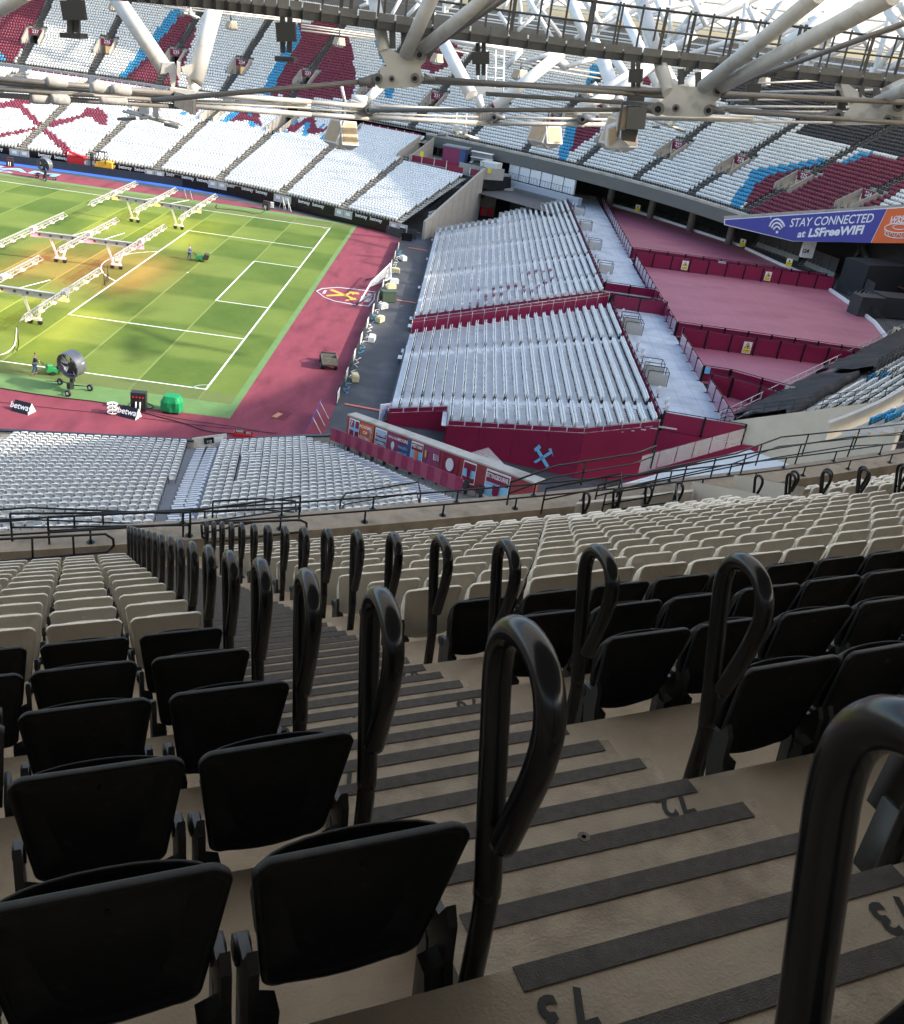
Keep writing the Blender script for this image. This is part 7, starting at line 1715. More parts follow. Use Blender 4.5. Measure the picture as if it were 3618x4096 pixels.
# small technical platforms hanging from the ring
for i, (pg, cx, cy, w_px, d, lb) in enumerate(((1, 905, 705, 300, 42, 'light rigging frame hanging below the tension ring at left'), (2, 950, 800, 220, 49, 'light rigging frame hanging below the ring in the middle'), (1, 1130, 80, 90, 62, 'small rigging frame high at upper left'), (3, 400, 750, 170, 53, 'small rigging frame over the white seats at right'))):
    r = empty('rigging_frame', tuple(pt(pg, cx, cy, d)), lb, 'rigging frame'); k = .668*d/FPX; c = pt(pg, cx, cy, d); W_ = w_px*k
    for s_ in (-.15, .1): m_ = MB(); m_.tube([c+V(s_*W_, 0, 0), c+V(s_*W_, 0, W_*.5)], .05, 6); m_.build('hanger', pale_cable, r)
    m_ = MB(); m_.tube([c+V(-W_/2, 0, .1), c+V(W_/2, 0, -.15)], .06, 6); m_.tube([c+V(-W_/2, .5, .1), c+V(W_/2, .5, -.15)], .05, 6); m_.tube([c+V(-W_*.1, -.6, 0), c+V(W_*.05, 1.0, 0)], .06, 6); m_.build('beam', pale_cable, r)
    for s_ in (-.42, .38): m_ = MB(); m_.box(tuple(c+V(s_*W_, -.1, -.15)), (W_*.24, .5, .1), rz=.5*s_, tilt=Matrix.Rotation(R(18*s_), 3, 'Y')); m_.build('flood_lamp', mat('lamp_grey', (.16, .16, .155), .5, var=.1, vs=3), r)
    m_ = MB(); m_.box(tuple(c+V(W_*.1, 0, .22*W_*.5)), (W_*.10, .3, W_*.16)); m_.box(tuple(c+V(-W_*.12, 0, .25*W_*.5)), (W_*.14, .3, W_*.14)); m_.build('junction_box', spw, r)
hg = empty('access_cage', tuple(pt(2, 1150, 430, 60)), 'white ladder cage hanging right of the first node plate', 'cage'); m_ = MB()
for x in (1060, 1110, 1165, 1215): m_.tube([pt(2, x, 300, 60), pt(2, x-6, 560, 59)], .05, 5)
for y in (330, 400, 460, 505, 550): m_.tube([pt(2, 1055, y, 60), pt(2, 1215, y+8, 60)], .045, 5)
m_.build('cage_bars', white_steel, hg); m_ = MB(); q = [pt(2, x, y, 59) for x, y in ((1045, 515), (1115, 520), (1200, 530), (1200, 575), (1045, 565))]; m_.prism(q, fw2*.3); m_.build('cage_floor', spw, hg)
# ================================================================= THINGS ON AND AROUND THE PITCH
def P0_(q): p = gp(*q); return V(p.x, p.y, 0)
rigw = mat('rig_white', (.42, .41, .39), .5, var=.1, vs=2)
# grow light rigs: white wheeled beams with three long lattice arms
def rig(xs, y0, y1, arm_l, armp, label, colr, power, hub):
    # xs: x of the three arms' centres; beam runs along the arms' centres; arms parallel to the y axis
    (bx0, by0), (bx1, by1) = hub; r = empty('grow_light_rig', ((bx0+bx1)/2, (by0+by1)/2, 0), label, 'grow light rig', 'white wheeled grow light rigs on the pitch')
    H = 3.05; bd_ = V(bx1-bx0, by1-by0, 0); L_ = bd_.length; t = bd_.normalized(); q = V(-t.y, t.x, 0)
    m_ = MB(); m_.beam(V(bx0, by0, H), V(bx1, by1, H), .34, .08); m_.beam(V(bx0, by0, H-.5), V(bx1, by1, H-.5), .34, .07); m_.beam(V(bx0, by0, H-.25), V(bx1, by1, H-.25), .1, .45); m_.build('main_beam', rigw, r)
    m_ = MB()
    for i in range(int(L_/1.15)): c = V(bx0, by0, H-.27)+t*(.9+1.15*i); m_.cyl(c-q*.075, c+q*.075, .13, 10)
    m_.build('cable_port', darksteel, r)
    for k in (.25, .75):
        c = V(bx0, by0, 0)+t*L_*k; m_ = MB()
        for s_ in (-1, 1):
            m_.beam(c+t*s_*.95+V(0, 0, H-.5), c+t*s_*.25+q*.0+V(0, 0, .45), .2, .16, up=q); 
        m_.beam(c-t*.55+V(0, 0, .5), c+t*.55+V(0, 0, .5), .3, .2); m_.build('leg_frame', white_steel, r)
        for s_ in (-.45, .45): m_ = MB(); w0 = c+t*s_+V(0, 0, .22); m_.cyl(w0-q*.1, w0+q*.1, .22, 16); m_.build('wheel', bracketm, r)
    for (ax, ay, al) in armp:
        m_ = MB(); a0, a1 = V(ax-al*.0, ay-al/2, H+.12), V(ax+al*.0, ay+al/2, H+.12); w_ = .24
        for dx, dz in ((-w_, 0), (w_, 0), (0, .45)): m_.beam(a0+V(dx, .4 if dz else 0, dz), a1+V(dx, -.4 if dz else 0, dz), .055, .055)
        n_ = int(al/1.05)
        for i in range(n_):
            p, p2 = a0.lerp(a1, i/n_), a0.lerp(a1, (i+1)/n_); pm_ = a0.lerp(a1, (i+.5)/n_)
            for dx in (-w_, w_): m_.tube([p+V(dx, 0, 0), pm_+V(0, 0, .45)], .026, 4); m_.tube([pm_+V(0, 0, .45), p2+V(dx, 0, 0)], .026, 4)
        m_.box(tuple((a0+a1)/2+V(0, 0, .22)), (.5, 1.1, .35)); arm = m_.build('lattice_arm', rigw, r)
        m_ = MB()
        for i in range(int(al/2.4)): c = a0.lerp(a1, (i+.5)/int(al/2.4)); m_.box((c.x, c.y, c.z-.14), (.3, .55, .12))
        lm_ = m_.build('lamp_bank', mat('lamp_'+colr[0], (.9, .9, .9), .4, emit=colr[1], es=.8), r); lm_.parent = arm; lm_.matrix_parent_inverse = Matrix.Identity(4)
        ld = bpy.data.lights.new('grow_lamp', 'AREA'); ld.shape = 'RECTANGLE'; ld.size = .8; ld.size_y = al*.95; ld.energy = power; ld.color = colr[1]; ld.spread = R(180)
        lo_ = bpy.data.objects.new('grow_lamp', ld); col.objects.link(lo_); lo_.location = (ax, ay, H-.22); lo_.parent = r; lo_.matrix_parent_inverse = r.matrix_world.inverted()
    for k in (0.36, .64):
        m_ = MB(); c = V(bx0, by0, H)+t*L_*k; m_.tube([c-q*.1, c+q*3.2+t*1.5+V(0, 0, .2)], .04, 5); m_.build('stay', white_steel, r)
YEL = ('amber', (1.0, .62, .05)); PNK = ('pink', (1.0, .08, .16))
def armfrom(a, b_, H=3.2):
    A_, B_ = gp(*a, H), gp(*b_, H); return ((A_.x+B_.x)/2, (A_.y+B_.y)/2, (B_-A_).length)
A1 = [armfrom(*C4((505, 345), (840, 190))), armfrom(*C4((775, 385), (1078, 230))), armfrom(*C4((1048, 428), (1315, 268)))]
A2 = [armfrom(*C4((-110, 625), (450, 358))), armfrom(*C4((300, 640), (735, 400))), armfrom(*C4((648, 688), (1008, 440)))]
A3 = [armfrom(*C4((-300, 905), (285, 655))), armfrom(*C4((105, 1058), (620, 700)))]
print('ARMS', A1, A2, A3)
def fixarms(A): return [(x, y, min(17.5, l_)) for x, y, l_ in A]
def hubp(a, b_, H=2.9): A_, B_ = gp(*a, H), gp(*b_, H); return ((A_.x, A_.y), (B_.x, B_.y))
def hubof(A): return ((A[0][0]-.3, A[0][1]), (A[-1][0]+.3, A[-1][1]))
A1, A2, A3 = fixarms(A1), fixarms(A2), fixarms(A3)
rig(0, 0, 0, 0, A1, 'farthest white grow light rig with three lattice arms', YEL, 200, hubof(A1))
rig(0, 0, 0, 0, A2, 'middle white grow light rig with pink lamps under its arms', PNK, 300, hubof(A2))
rig(0, 0, 0, 0, A3, 'nearest white grow light rig cut by the left edge', YEL, 220, ((A3[0][0]-6, A3[0][1]-1.5), (A3[-1][0]+.3, A3[-1][1])))
# people with mowers
def person(P, face, label, coat, trousers, scale=1.0):
    r = empty('person', P, label, 'person'); r.rotation_euler = (0, 0, face); r.matrix_world = Matrix.Translation(Vector(P)) @ Matrix.Rotation(face, 4, 'Z')
    def skinned(name, pts, edges, rads, m, lv=2):
        me = bpy.data.meshes.new(name); me.from_pydata([Vector(p_)*scale for p_ in pts], edges, []); o = bpy.data.objects.new(name, me); col.objects.link(o)
        sk = o.modifiers.new('s', 'SKIN'); sk.use_smooth_shade = True
        for i, v in enumerate(me.skin_vertices[0].data): v.radius = (rads[i][0]*scale, rads[i][1]*scale); v.use_root = i == 0
        ss = o.modifiers.new('u', 'SUBSURF'); ss.levels = lv; ss.render_levels = lv
        dg = bpy.context.evaluated_depsgraph_get(); m2 = bpy.data.meshes.new_from_object(o.evaluated_get(dg)); o.modifiers.clear(); o.data = m2; m2.materials.clear(); m2.materials.append(m)
        for pl in m2.polygons: pl.use_smooth = True
        o.parent = r; return o
    # local: faces +y, pushing a mower ahead, leaning forwards
    body = skinned('body', [(0, 0, .95), (0, .02, 1.12), (0, .05, 1.32), (0, .07, 1.44), (0, .09, 1.53), (0, .115, 1.64), (0, .12, 1.74), (-.18, .06, 1.40), (-.24, .15, 1.16), (-.20, .36, 1.04), (-.19, .44, 1.03), (.18, .06, 1.40), (.24, .15, 1.16), (.20, .36, 1.04), (.19, .44, 1.03), (-.10, .02, .88), (-.11, .16, .50), (-.11, .08, .09), (-.11, .22, .05), (.10, 0, .88), (.12, -.06, .50), (.12, -.24, .11), (.12, -.14, .04)],
            [(0, 1), (1, 2), (2, 3), (3, 4), (4, 5), (5, 6), (3, 7), (7, 8), (8, 9), (9, 10), (3, 11), (11, 12), (12, 13), (13, 14), (0, 15), (15, 16), (16, 17), (17, 18), (0, 19), (19, 20), (20, 21), (21, 22)],
            [(.16, .115), (.155, .11), (.17, .12), (.11, .09), (.055, .055), (.08, .095), (.06, .075), (.065, .065), (.045, .045), (.034, .034), (.03, .02), (.065, .065), (.045, .045), (.034, .034), (.03, .02), (.095, .095), (.062, .062), (.045, .045), (.045, .035), (.095, .095), (.062, .062), (.045, .045), (.045, .035)], skin)
    skinned('jacket', [(0, 0, .93), (0, .02, 1.12), (0, .05, 1.32), (0, .065, 1.43), (-.18, .06, 1.39), (-.24, .15, 1.16), (-.205, .33, 1.05), (.18, .06, 1.39), (.24, .15, 1.16), (.205, .33, 1.05)], [(0, 1), (1, 2), (2, 3), (3, 4), (4, 5), (5, 6), (3, 7), (7, 8), (8, 9)], [(.18, .135), (.172, .125), (.187, .137), (.125, .105), (.08, .08), (.058, .058), (.045, .045), (.08, .08), (.058, .058), (.045, .045)], coat)
    skinned('trousers', [(0, 0, .93), (-.10, .02, .85), (-.11, .16, .50), (-.11, .09, .14), (.10, 0, .85), (.12, -.06, .50), (.12, -.23, .15)], [(0, 1), (1, 2), (2, 3), (0, 4), (4, 5), (5, 6)], [(.17, .13), (.11, .11), (.075, .075), (.06, .06), (.11, .11), (.075, .075), (.06, .06)], trousers)
    skinned('hair', [(0, .085, 1.70), (0, .08, 1.77), (0, .11, 1.80)], [(0, 1), (1, 2)], [(.075, .08), (.07, .085), (.06, .06)], hairm)
    b_ = MB()
    for s_ in (-.11, .12): b_.box((s_, .17 if s_ < 0 else -.17, .05), (.11, .29, .1))
    o = b_.build('shoes', hairm); o.parent = r
    return r
def mower(P, rz_, label):
    r = empty('mower', P, label, 'mower', 'green cylinder mowers'); M = Matrix.Translation(Vector(P)) @ Matrix.Rotation(rz_, 4, 'Z'); r.matrix_world = M
    def part(name, f, m): b_ = MB(); f(b_); o = b_.build(name, m); o.parent = r; return o
    part('engine_deck', lambda b_: (b_.box((0, .0, .42), (.86, .75, .28)), b_.box((0, -.05, .62), (.45, .4, .2)), b_.beam(V(-.42, .5, .3), V(-.42, -.3, .62), .05, .3), b_.beam(V(.42, .5, .3), V(.42, -.3, .62), .05, .3)), greenm)
    part('grass_box', lambda b_: (b_.prism([(-.48, .45, .25), (-.48, 1.05, .35), (-.48, 1.15, .85), (-.48, .6, .95)], (.96, 0, 0)),), mat('dark_grass_box', (.03, .03, .028), .5))
    part('roller', lambda b_: (b_.cyl(V(-.45, .1, .17), V(.45, .1, .17), .17, 18),), bracketm)
    part('handle', lambda b_: (b_.tube([V(-.3, -.2, .5), V(-.27, -.75, 1.0), V(.27, -.75, 1.0), V(.3, -.2, .5)], .022, 6),), blackm)
F1 = P0_(C4((1133, 658))[0]); person(tuple(F1), R(-82), 'man in blue shirt and dark trousers walking behind a green mower near the penalty area', mat('blue_shirt', (.04, .12, .32), .8), denim)
mower((F1.x+1.15, F1.y+.15, 0), R(-82), 'green mower pushed across the middle of the penalty area')
F2 = P0_(D1((210, 296))[0]); person(tuple(F2), R(-62), 'man in navy coat and jeans holding a mower by the near touchline', navy, denim)
mower((F2.x+1.05, F2.y+.6, 0), R(-60), 'green mower with open black box beside the near touchline')
# pitch fans on wheeled trolleys
def fan(P, rz_, label, s=1.0, tiltx=12):
    r = empty('pitch_fan', P, label, 'fan', 'wheeled pitch fans'); M = Matrix.Translation(Vector(P)) @ Matrix.Rotation(rz_, 4, 'Z') @ Matrix.Scale(s, 4); r.matrix_world = M
    def part(name, b_, m): o = b_.build(name, m); o.parent = r; return o
    H = 2.15; Rr = .98; T = Matrix.Translation((0, 0, H)) @ Matrix.Rotation(R(tiltx), 4, 'X')
    b_ = MB(); n_ = 32; vs = []; fs = []
    for y, rr in ((-.45, Rr), (-.40, Rr*1.03), (.5, Rr*1.03), (.55, Rr), (.55, Rr*.97), (-.45, Rr*.97)):
        for i in range(n_): a = 2*math.pi*i/n_; vs.append(T @ V(rr*math.cos(a), y, rr*math.sin(a)))
    for k in range(6):
        for i in range(n_): j = (i+1) % n_; k2 = (k+1) % 6; fs.append((k*n_+i, k*n_+j, k2*n_+j, k2*n_+i))
    b_.add(vs, fs, 0, True); part('shroud', b_, mat('fan_drum', (.16, .17, .19), .45, .4))
    b_ = MB()
    for i in range(6):
        a = i*math.pi/3; c, s_ = math.cos(a), math.sin(a); c2, s2 = math.cos(a+.55), math.sin(a+.55)
        b_.add([T @ V(.14*c, -.15, .14*s_), T @ V(Rr*.92*c, -.18, Rr*.92*s_), T @ V(Rr*.92*c2, .08, Rr*.92*s2), T @ V(.14*c2, .02, .14*s2)], [(0, 1, 2, 3)])
    part('blades', b_, mat('fan_blade', (.03, .028, .026), .5)); b_ = MB(); b_.cyl(T @ V(0, -.25, 0), T @ V(0, .25, 0), .17, 16); part('hub', b_, darksteel)
    b_ = MB()
    for k in range(1, 8):
        rr = Rr*k/8*.98; b_.tube([T @ V(rr*math.cos(a), -.44, rr*math.sin(a)) for a in np.linspace(0, 2*math.pi, 25)], .008, 4, cap=False)
    for i in range(12): a = i*math.pi/6; b_.tube([T @ V(0, -.44, 0), T @ V(Rr*math.cos(a), -.44, Rr*math.sin(a))], .008, 4)
    part('guard', b_, darksteel)
    b_ = MB(); b_.box((0, .05, 1.0), (.3, .25, .5)); b_.tube([V(0, 0, .5), V(0, 0, 1.2)], .08, 10); b_.box((.15, -.35, .55), (.35, .4, .5)); part('mast', b_, bracketm)
    b_ = MB(); b_.tube([V(0, -.1, .5), V(-1.3, .3, .35), V(-1.75, .0, .3)], .05, 6); b_.tube([V(0, 0, .45), V(.85, .8, .35)], .05, 6); b_.tube([V(0, 0, .45), V(.55, -1.0, .35)], .05, 6); b_.tube([V(-1.75, 0, .3), V(-2.6, -.1, .12)], .03, 6); part('trolley', b_, bracketm)
    for x, y in ((-1.5, .3), (.95, .85), (.6, -1.1)):
        b_ = MB(); b_.cyl(V(x, y-.07, .26), V(x, y+.07, .26), .26, 18); w2 = part('wheel', b_, bracketm); b_ = MB(); b_.cyl(V(x, y-.075, .26), V(x, y+.075, .26), .13, 12); o = b_.build('rim', whiteboard); o.parent = w2
    b_ = MB(); b_.box((.98, .2, 2.3), (.02, .25, .35), tilt=Matrix.Rotation(R(tiltx), 3, 'X')); part('label_plate', b_, whiteboard)
fan((-9.25, -38.0, 0), R(-22), 'large dark grey drum fan on a three wheeled trolley near the corner flag', 1.0, 8)
fan((-43.0, 39.3, 0), R(-10), 'small looking dark fan on wheels beside the far touchline', 1.0, 6)
# buggy
bg_ = empty('utility_buggy', (8.5, -24.3, 0), 'muddy grey utility buggy with a cargo bed parked on the claret carpet', 'buggy'); M = Matrix.Translation((8.5, -24.3, 0)) @ Matrix.Rotation(R(12), 4, 'Z'); bg_.matrix_world = M
mud = mat('muddy_paint', (.16, .15, .125), .6, var=.25, vs=5)
def bpart(name, f, m): b_ = MB(); f(b_); o = b_.build(name, m); o.parent = bg_; return o
bpart('cargo_bed', lambda b_: (b_.box((0, -.75, .75), (1.4, 1.1, .08)), b_.box((0, -1.28, .95), (1.4, .06, .42)), b_.box((-.68, -.75, .95), (.06, 1.1, .42)), b_.box((.68, -.75, .95), (.06, 1.1, .42)), b_.box((0, -.2, .95), (1.4, .06, .42)), b_.box((0, -1.33, .62), (1.3, .06, .2))), mud)
bpart('chassis', lambda b_: (b_.box((0, 0, .5), (1.2, 2.5, .2)), b_.prism([(-.65, .95, .55), (-.65, 1.45, .55), (-.65, 1.4, .8), (-.65, .95, .95)], (1.3, 0, 0))), darksteel)
bpart('bench_seat', lambda b_: (b_.box((0, .25, .8), (1.2, .5, .15)), b_.box((0, .0, 1.05), (1.2, .1, .45))), mat('grey_vinyl', (.10, .10, .10), .6))
bpart('roll_bar', lambda b_: (b_.tube([V(-.62, -.1, .6), V(-.6, -.1, 1.35), V(.6, -.1, 1.35), V(.62, -.1, .6)], .03, 6), b_.tube([V(-.6, -.1, 1.35), V(-.6, .9, 1.05)], .025, 6), b_.tube([V(.6, -.1, 1.35), V(.6, .9, 1.05)], .025, 6)), mat('red_tube', (.35, .05, .04), .5))
bpart('steering_wheel', lambda b_: b_.tube([V(-.3+.17*math.cos(a), .72+.05*math.sin(a), 1.05+.16*math.sin(a)) for a in np.linspace(0, 6.28, 14)], .018, 5), blackm)
for x in (-.62, .62):
    for y in (-.85, .95):
        w2 = bpart('wheel', lambda b_: b_.cyl(V(x-.13, y, .33), V(x+.13, y, .33), .33, 20), bracketm); b_ = MB(); b_.cyl(V(x-.135, y, .33), V(x+.135, y, .33), .15, 12); o = b_.build('rim', mud); o.parent = w2
# triangular advertising boards on the near carpet
for a, b_, lb in ((D1((68, 515))[0], D1((165, 540))[0], 'small black and white wedge advertising board farther left on the carpet'), (D1((715, 548))[0], D1((808, 570))[0], 'small black and white wedge advertising board by the power box')):
    A_, B_ = P0_(a), P0_(b_); t = (B_-A_).normalized(); q = V(t.y, -t.x, 0)
    r = empty('advertising_board', tuple(A_), lb, 'advertising board'); m_ = MB(); m_.prism([A_, A_+V(0, 0, .75)-q*.5, A_-q*.9], (B_-A_)); m_.build('wedge', blackm, r)
    m_ = MB(); m_.prism([B_+t*.01, B_+V(0, 0, .75)-q*.5+t*.01, B_-q*.9+t*.01], t*.02); m_.build('end_triangle', whiteboard, r)
    nn = (q*.75+V(0, 0, .5)).normalized(); c = (A_+B_)/2+V(0, 0, .40)-q*.26+nn*.03; Y = nn.cross(t)
    if Y.z < 0: Y = -Y
    vs, fs = text_geo('betway', .62, bold=.015); m_ = MB(); m_.add([c+t*v[0]+Y*v[1] for v in vs], fs); m_.build('word', textwhite, r)
# power boxes, green covered machine, dome lamps, cables
def pbox(P, rz_, label, s=1.0):
    r = empty('power_box', tuple(P), label, 'power box'); b_ = MB(); b_.box((P.x, P.y, .75*s), (1.1*s, .6*s, 1.4*s), rz=rz_); b_.build('cabinet', bracketm, r)
    c, sn = math.cos(rz_), math.sin(rz_)
    for i in range(4): u = (-.36+.24*i)*s; b_ = MB(); b_.cyl(V(P.x+u*c+.3*s*sn, P.y+u*sn-.3*s*c, 1.1*s), V(P.x+u*c+.34*s*sn, P.y+u*sn-.34*s*c, 1.1*s), .07*s, 10); b_.build('socket', redm, r)
    for i in range(2): u = (-.15+.3*i)*s; b_ = MB(); b_.tube([V(P.x+u*c+.32*s*sn, P.y+u*sn-.32*s*c, .75*s), V(P.x+u*c+.45*s*sn, P.y+u*sn-.5*s*c, .1)], .06*s, 6); b_.build('plug', whiteboard, r)
pbox(V(-3.5, -39.9, 0), .1, 'dark power box with red sockets on the claret carpet edge'); pbox(P0_(C1((62, 995))[0]), .1, 'small dark power box beside the far carpet at left', .9); pbox(P0_(C4((1595, 358))[0]), -.4, 'dark power box by the blue track in the far corner', .9)
G = V(-1.15, -39.4, 0); r = empty('covered_machine', tuple(G), 'boxy machine under a bright green cover near the corner', 'machine'); b_ = MB()
vs = []; fs = []; n_ = 8
for k, z in enumerate((.18, .5, .9, 1.2, 1.32)):
    for i in range(24):
        a = 2*math.pi*i/24; rr = 1/max(abs(math.cos(a)), abs(math.sin(a))); rr = min(rr, 1.22); s_ = .62+(.03*math.sin(a*7+k) if k < 3 else 0)-(.04*k if k > 2 else 0); vs.append((G.x+s_*1.2*rr*math.cos(a), G.y+s_*rr*math.sin(a), z))
for k in range(4):
    for i in range(24): j = (i+1) % 24; fs.append((k*24+i, k*24+j, (k+1)*24+j, (k+1)*24+i))
fs.append(tuple(4*24+i for i in range(24))); b_.add(vs, fs, 0); b_.build('cover', mat('green_cover', (.0, .26, .08), .55, var=.15, vs=3), r)
for x in (-.5, .5):
    b_ = MB(); b_.cyl(V(G.x+x, G.y-.5, .14), V(G.x+x, G.y-.4, .14), .14, 12); b_.build('wheel', bracketm, r)
for nm, q, lb in (('a', D1((675, 530))[0], 'stack of three white ringed dome lamps near the near carpet edge'), ('b', C4((1625, 345))[0], 'stack of three white dome lamps by the far blue track')):
    P = P0_(q); r = empty('dome_lamp_stack', tuple(P), lb, 'lamp stack')
    for k in range(3):
        z = .12+.32*k; b_ = MB(); b_.tube([V(P.x+.36*math.cos(a), P.y+.36*math.sin(a), z) for a in np.linspace(0, 6.29, 22)], .045, 5, cap=False)
        for i in range(5): a = i*1.257; b_.tube([V(P.x, P.y, z+.1), V(P.x+.36*math.cos(a), P.y+.36*math.sin(a), z)], .035, 5)
        b_.build('lamp_ring', whiteboard, r)
    b_ = MB(); b_.tube([V(P.x, P.y, 0), V(P.x, P.y, .8)], .03, 6); b_.build('pole', whiteboard, r)
def cable(pts, label, m=bracketm, r_=.035, z=.05):
    P = [gp(*q) for q in pts]; Q = [V(P[0].x, P[0].y, z)]
    for a, b_ in zip(P, P[1:]): Q += [V(*(a.lerp(b_, .25)).xy, z), V(*(a.lerp(b_, .75)).xy, z)]
    Q.append(V(P[-1].x, P[-1].y, z)); b_ = MB(); b_.tube(Q, r_, 6); tag(b_.build('power_cable', m), label, 'cable')
cable(D1((0, 380), (280, 428), (640, 468), (760, 500), (830, 520), (1000, 565), (1100, 590), (1250, 645), (1420, 655)), 'long black power cable snaking from the touchline to the near wall')
cable(D1((700, 485), (740, 520), (760, 500), (780, 470), (830, 440), (870, 460), (860, 490), (820, 500)), 'black cable looped beside the power box'); cable(D1((870, 465), (930, 490), (900, 505), (860, 500)), 'short black cable loop right of the power box')
cable(D1((860, 520), (1100, 570), (1400, 610), (1640, 655)), 'thin black cable running right across the carpet', r_=.02); cable(D1((0, 465), (300, 500), (700, 540), (1200, 605), (1660, 650)), 'thin dark cable along the near carpet', r_=.02)
cable(C4((1300, 325), (1290, 350), (1340, 355), (1450, 365), (1550, 390), (1600, 355)), 'dark cable by the far touchline'); cable(D1((100, 20), (95, 110), (60, 160), (0, 185)), 'pale hose hanging down from the nearest rig', whiteboard, .05)
for a, z0, q, lb, m in ((C4((103, 1055))[0], 3.0, C4((88, 1180))[0], 'black cable dropping from the nearest rig arm', bracketm), (C4((622, 712))[0], 3.0, C4((640, 775))[0], 'black cable dropping from the nearest rig arm end', bracketm), (C4((645, 690))[0], 3.0, C4((648, 745))[0], 'short cable dropping from the middle rig arm', bracketm)):
    A_ = gp(*a, z0); B_ = gp(*q); b_ = MB(); b_.tube([A_, V(A_.x, A_.y, 1.5), V((A_.x+B_.x)/2, (A_.y+B_.y)/2, .3), V(B_.x, B_.y, .05)], .04, 6); tag(b_.build('power_cable', m), lb, 'cable')
r = empty('tool_crate', tuple(P0_(D1((1455, 672))[0])), 'red tool crate lying at the foot of the near wall', 'crate'); P = P0_(D1((1455, 672))[0])
b_ = MB()
for dx in (-.7, .7): b_.box((P.x+dx, P.y+.2, .16), (.05, .6, .26))
for dy in (-.1, .5): b_.box((P.x, P.y+dy, .16), (1.4, .05, .26))
b_.build('frame', redm, r); b_ = MB(); b_.box((P.x-.3, P.y+.2, .25), (.5, .4, .25)); b_.box((P.x+.35, P.y+.2, .2), (.35, .3, .22)); b_.build('tools', mud, r)
bxp = P0_(D1((1660, 545))[0]); b_ = MB(); b_.box((bxp.x, bxp.y, .05), (.4, 1.0, .08), rz=-.3); tag(b_.build('plank', mat('bare_wood', (.45, .22, .12), .7)), 'small wooden plank on the claret carpet right of the turf', 'plank')
bxp = P0_(D1((1690, 540))[0]); b_ = MB(); b_.box((bxp.x, bxp.y, .012), (1.0, 1.8, .02), rz=-.2); tag(b_.build('carpet_patch', mat('dark_claret', (.14, .015, .03), .95)), 'darker claret patch of carpet beside the plank', 'carpet patch')
# club shield painted on the carpet
sh = empty('carpet_crest', (6.8, 0, 0), 'pointed crest with crossed gold hammers painted on the claret carpet', 'emblem')
def gpoly(pts, z, m, nm, parent=sh): b_ = MB(); b_.sheet([(*gp(*q).xy, z) for q in pts]); o = b_.build(nm, m, parent); return o
S1 = C5((95, 845), (130, 830), (220, 824), (330, 835), (440, 850), (432, 895), (400, 932), (300, 920), (200, 902), (140, 880))
cx, cy = sum(p[0] for p in S1)/len(S1), sum(p[1] for p in S1)/len(S1)
gpoly([(cx+(x-cx)*1.04, cy+(y-cy)*1.08) for x, y in S1], .004, mat('chalk_blue', (.45, .60, .65), .8, var=.1, vs=3), 'outer_edge'); gpoly(S1, .006, carpetm, 'field')
goldp = mat('gold_paint', (.62, .38, .06), .8, var=.12, vs=3)
gpoly(C5((168, 838), (185, 832), (320, 888), (330, 898), (300, 895), (285, 885)), .010, goldp, 'shaft'); gpoly(C5((150, 868), (270, 860), (290, 848), (300, 855), (275, 872), (150, 876)), .012, goldp, 'shaft')
gpoly(C5((285, 845), (345, 855), (348, 865), (315, 862), (310, 868)), .014, goldp, 'head'); gpoly(C5((262, 898), (325, 885), (330, 895), (300, 900), (265, 903)), .0145, goldp, 'head')
for s_, c_, sz in (('WEST HAM', (405, 885), .9), ('UNITED', (370, 885), .6), ('LONDON', (140, 850), .45)):
    P = gp(*C5(c_)[0]); vs, fs = text_geo(s_, sz, bold=.02, sx=.8); b_ = MB(); b_.add([(P.x-v[1], P.y+v[0]*-1*-1, .012) for v in vs], [tuple(reversed(f)) for f in fs]); b_.build('lettering', whitepaint, sh)
# huge lettering on the far carpet
P = gp(*C1((205, 1040))[0]); tg_ = empty('carpet_lettering', tuple(P), 'giant light blue club lettering on the far claret carpet', 'lettering'); lb_ = mat('pale_blue_paint', (.22, .55, .80), .8, var=.06, vs=1)
vs, fs = text_geo('WEST HAM', 4.4, bold=.12, align='RIGHT', sx=1.35); b_ = MB(); b_.add([(-42.6+v[0], 43.4+v[1]*-.75*-1, .02) for v in vs], fs); b_.build('top_line', lb_, tg_)
vs, fs = text_geo('UNITED', 2.0, bold=.06, align='RIGHT', sx=1.7); b_ = MB(); b_.add([(-48.5+v[0], 40.9+v[1]*.7, .02) for v in vs], fs); b_.build('bottom_line', lb_, tg_)
# red telehandler and yellow forklift by the far wall
def gl(q, z=0): p = gp(*q, z); return p
P = V(-42.5, 49.9, 0); r = empty('red_lift', tuple(P), 'red telescopic lift folded behind the far perimeter wall', 'lift'); b_ = MB(); b_.prism([(P.x-1.4, P.y, .6), (P.x+1.4, P.y, .6), (P.x+1.4, P.y, 1.9), (P.x+.9, P.y, 2.3), (P.x-.4, P.y, 2.2), (P.x-1.4, P.y, 2.1)], (0, 1.2, 0)); b_.build('boom_body', redm, r)
b_ = MB(); b_.tube([V(P.x-1.5, P.y-.2, 2.2), V(P.x-1.2, P.y-.2, 2.9), V(P.x-.6, P.y-.2, 2.6), V(P.x+1.2, P.y-.2, 2.3)], .2, 8); b_.build('boom', redm, r); b_ = MB(); b_.cyl(V(P.x-.9, P.y-.2, .5), V(P.x-.9, P.y+.2, .5), .5, 14); b_.cyl(V(P.x+.9, P.y-.2, .5), V(P.x+.9, P.y+.2, .5), .5, 14); b_.build('wheels', bracketm, r)
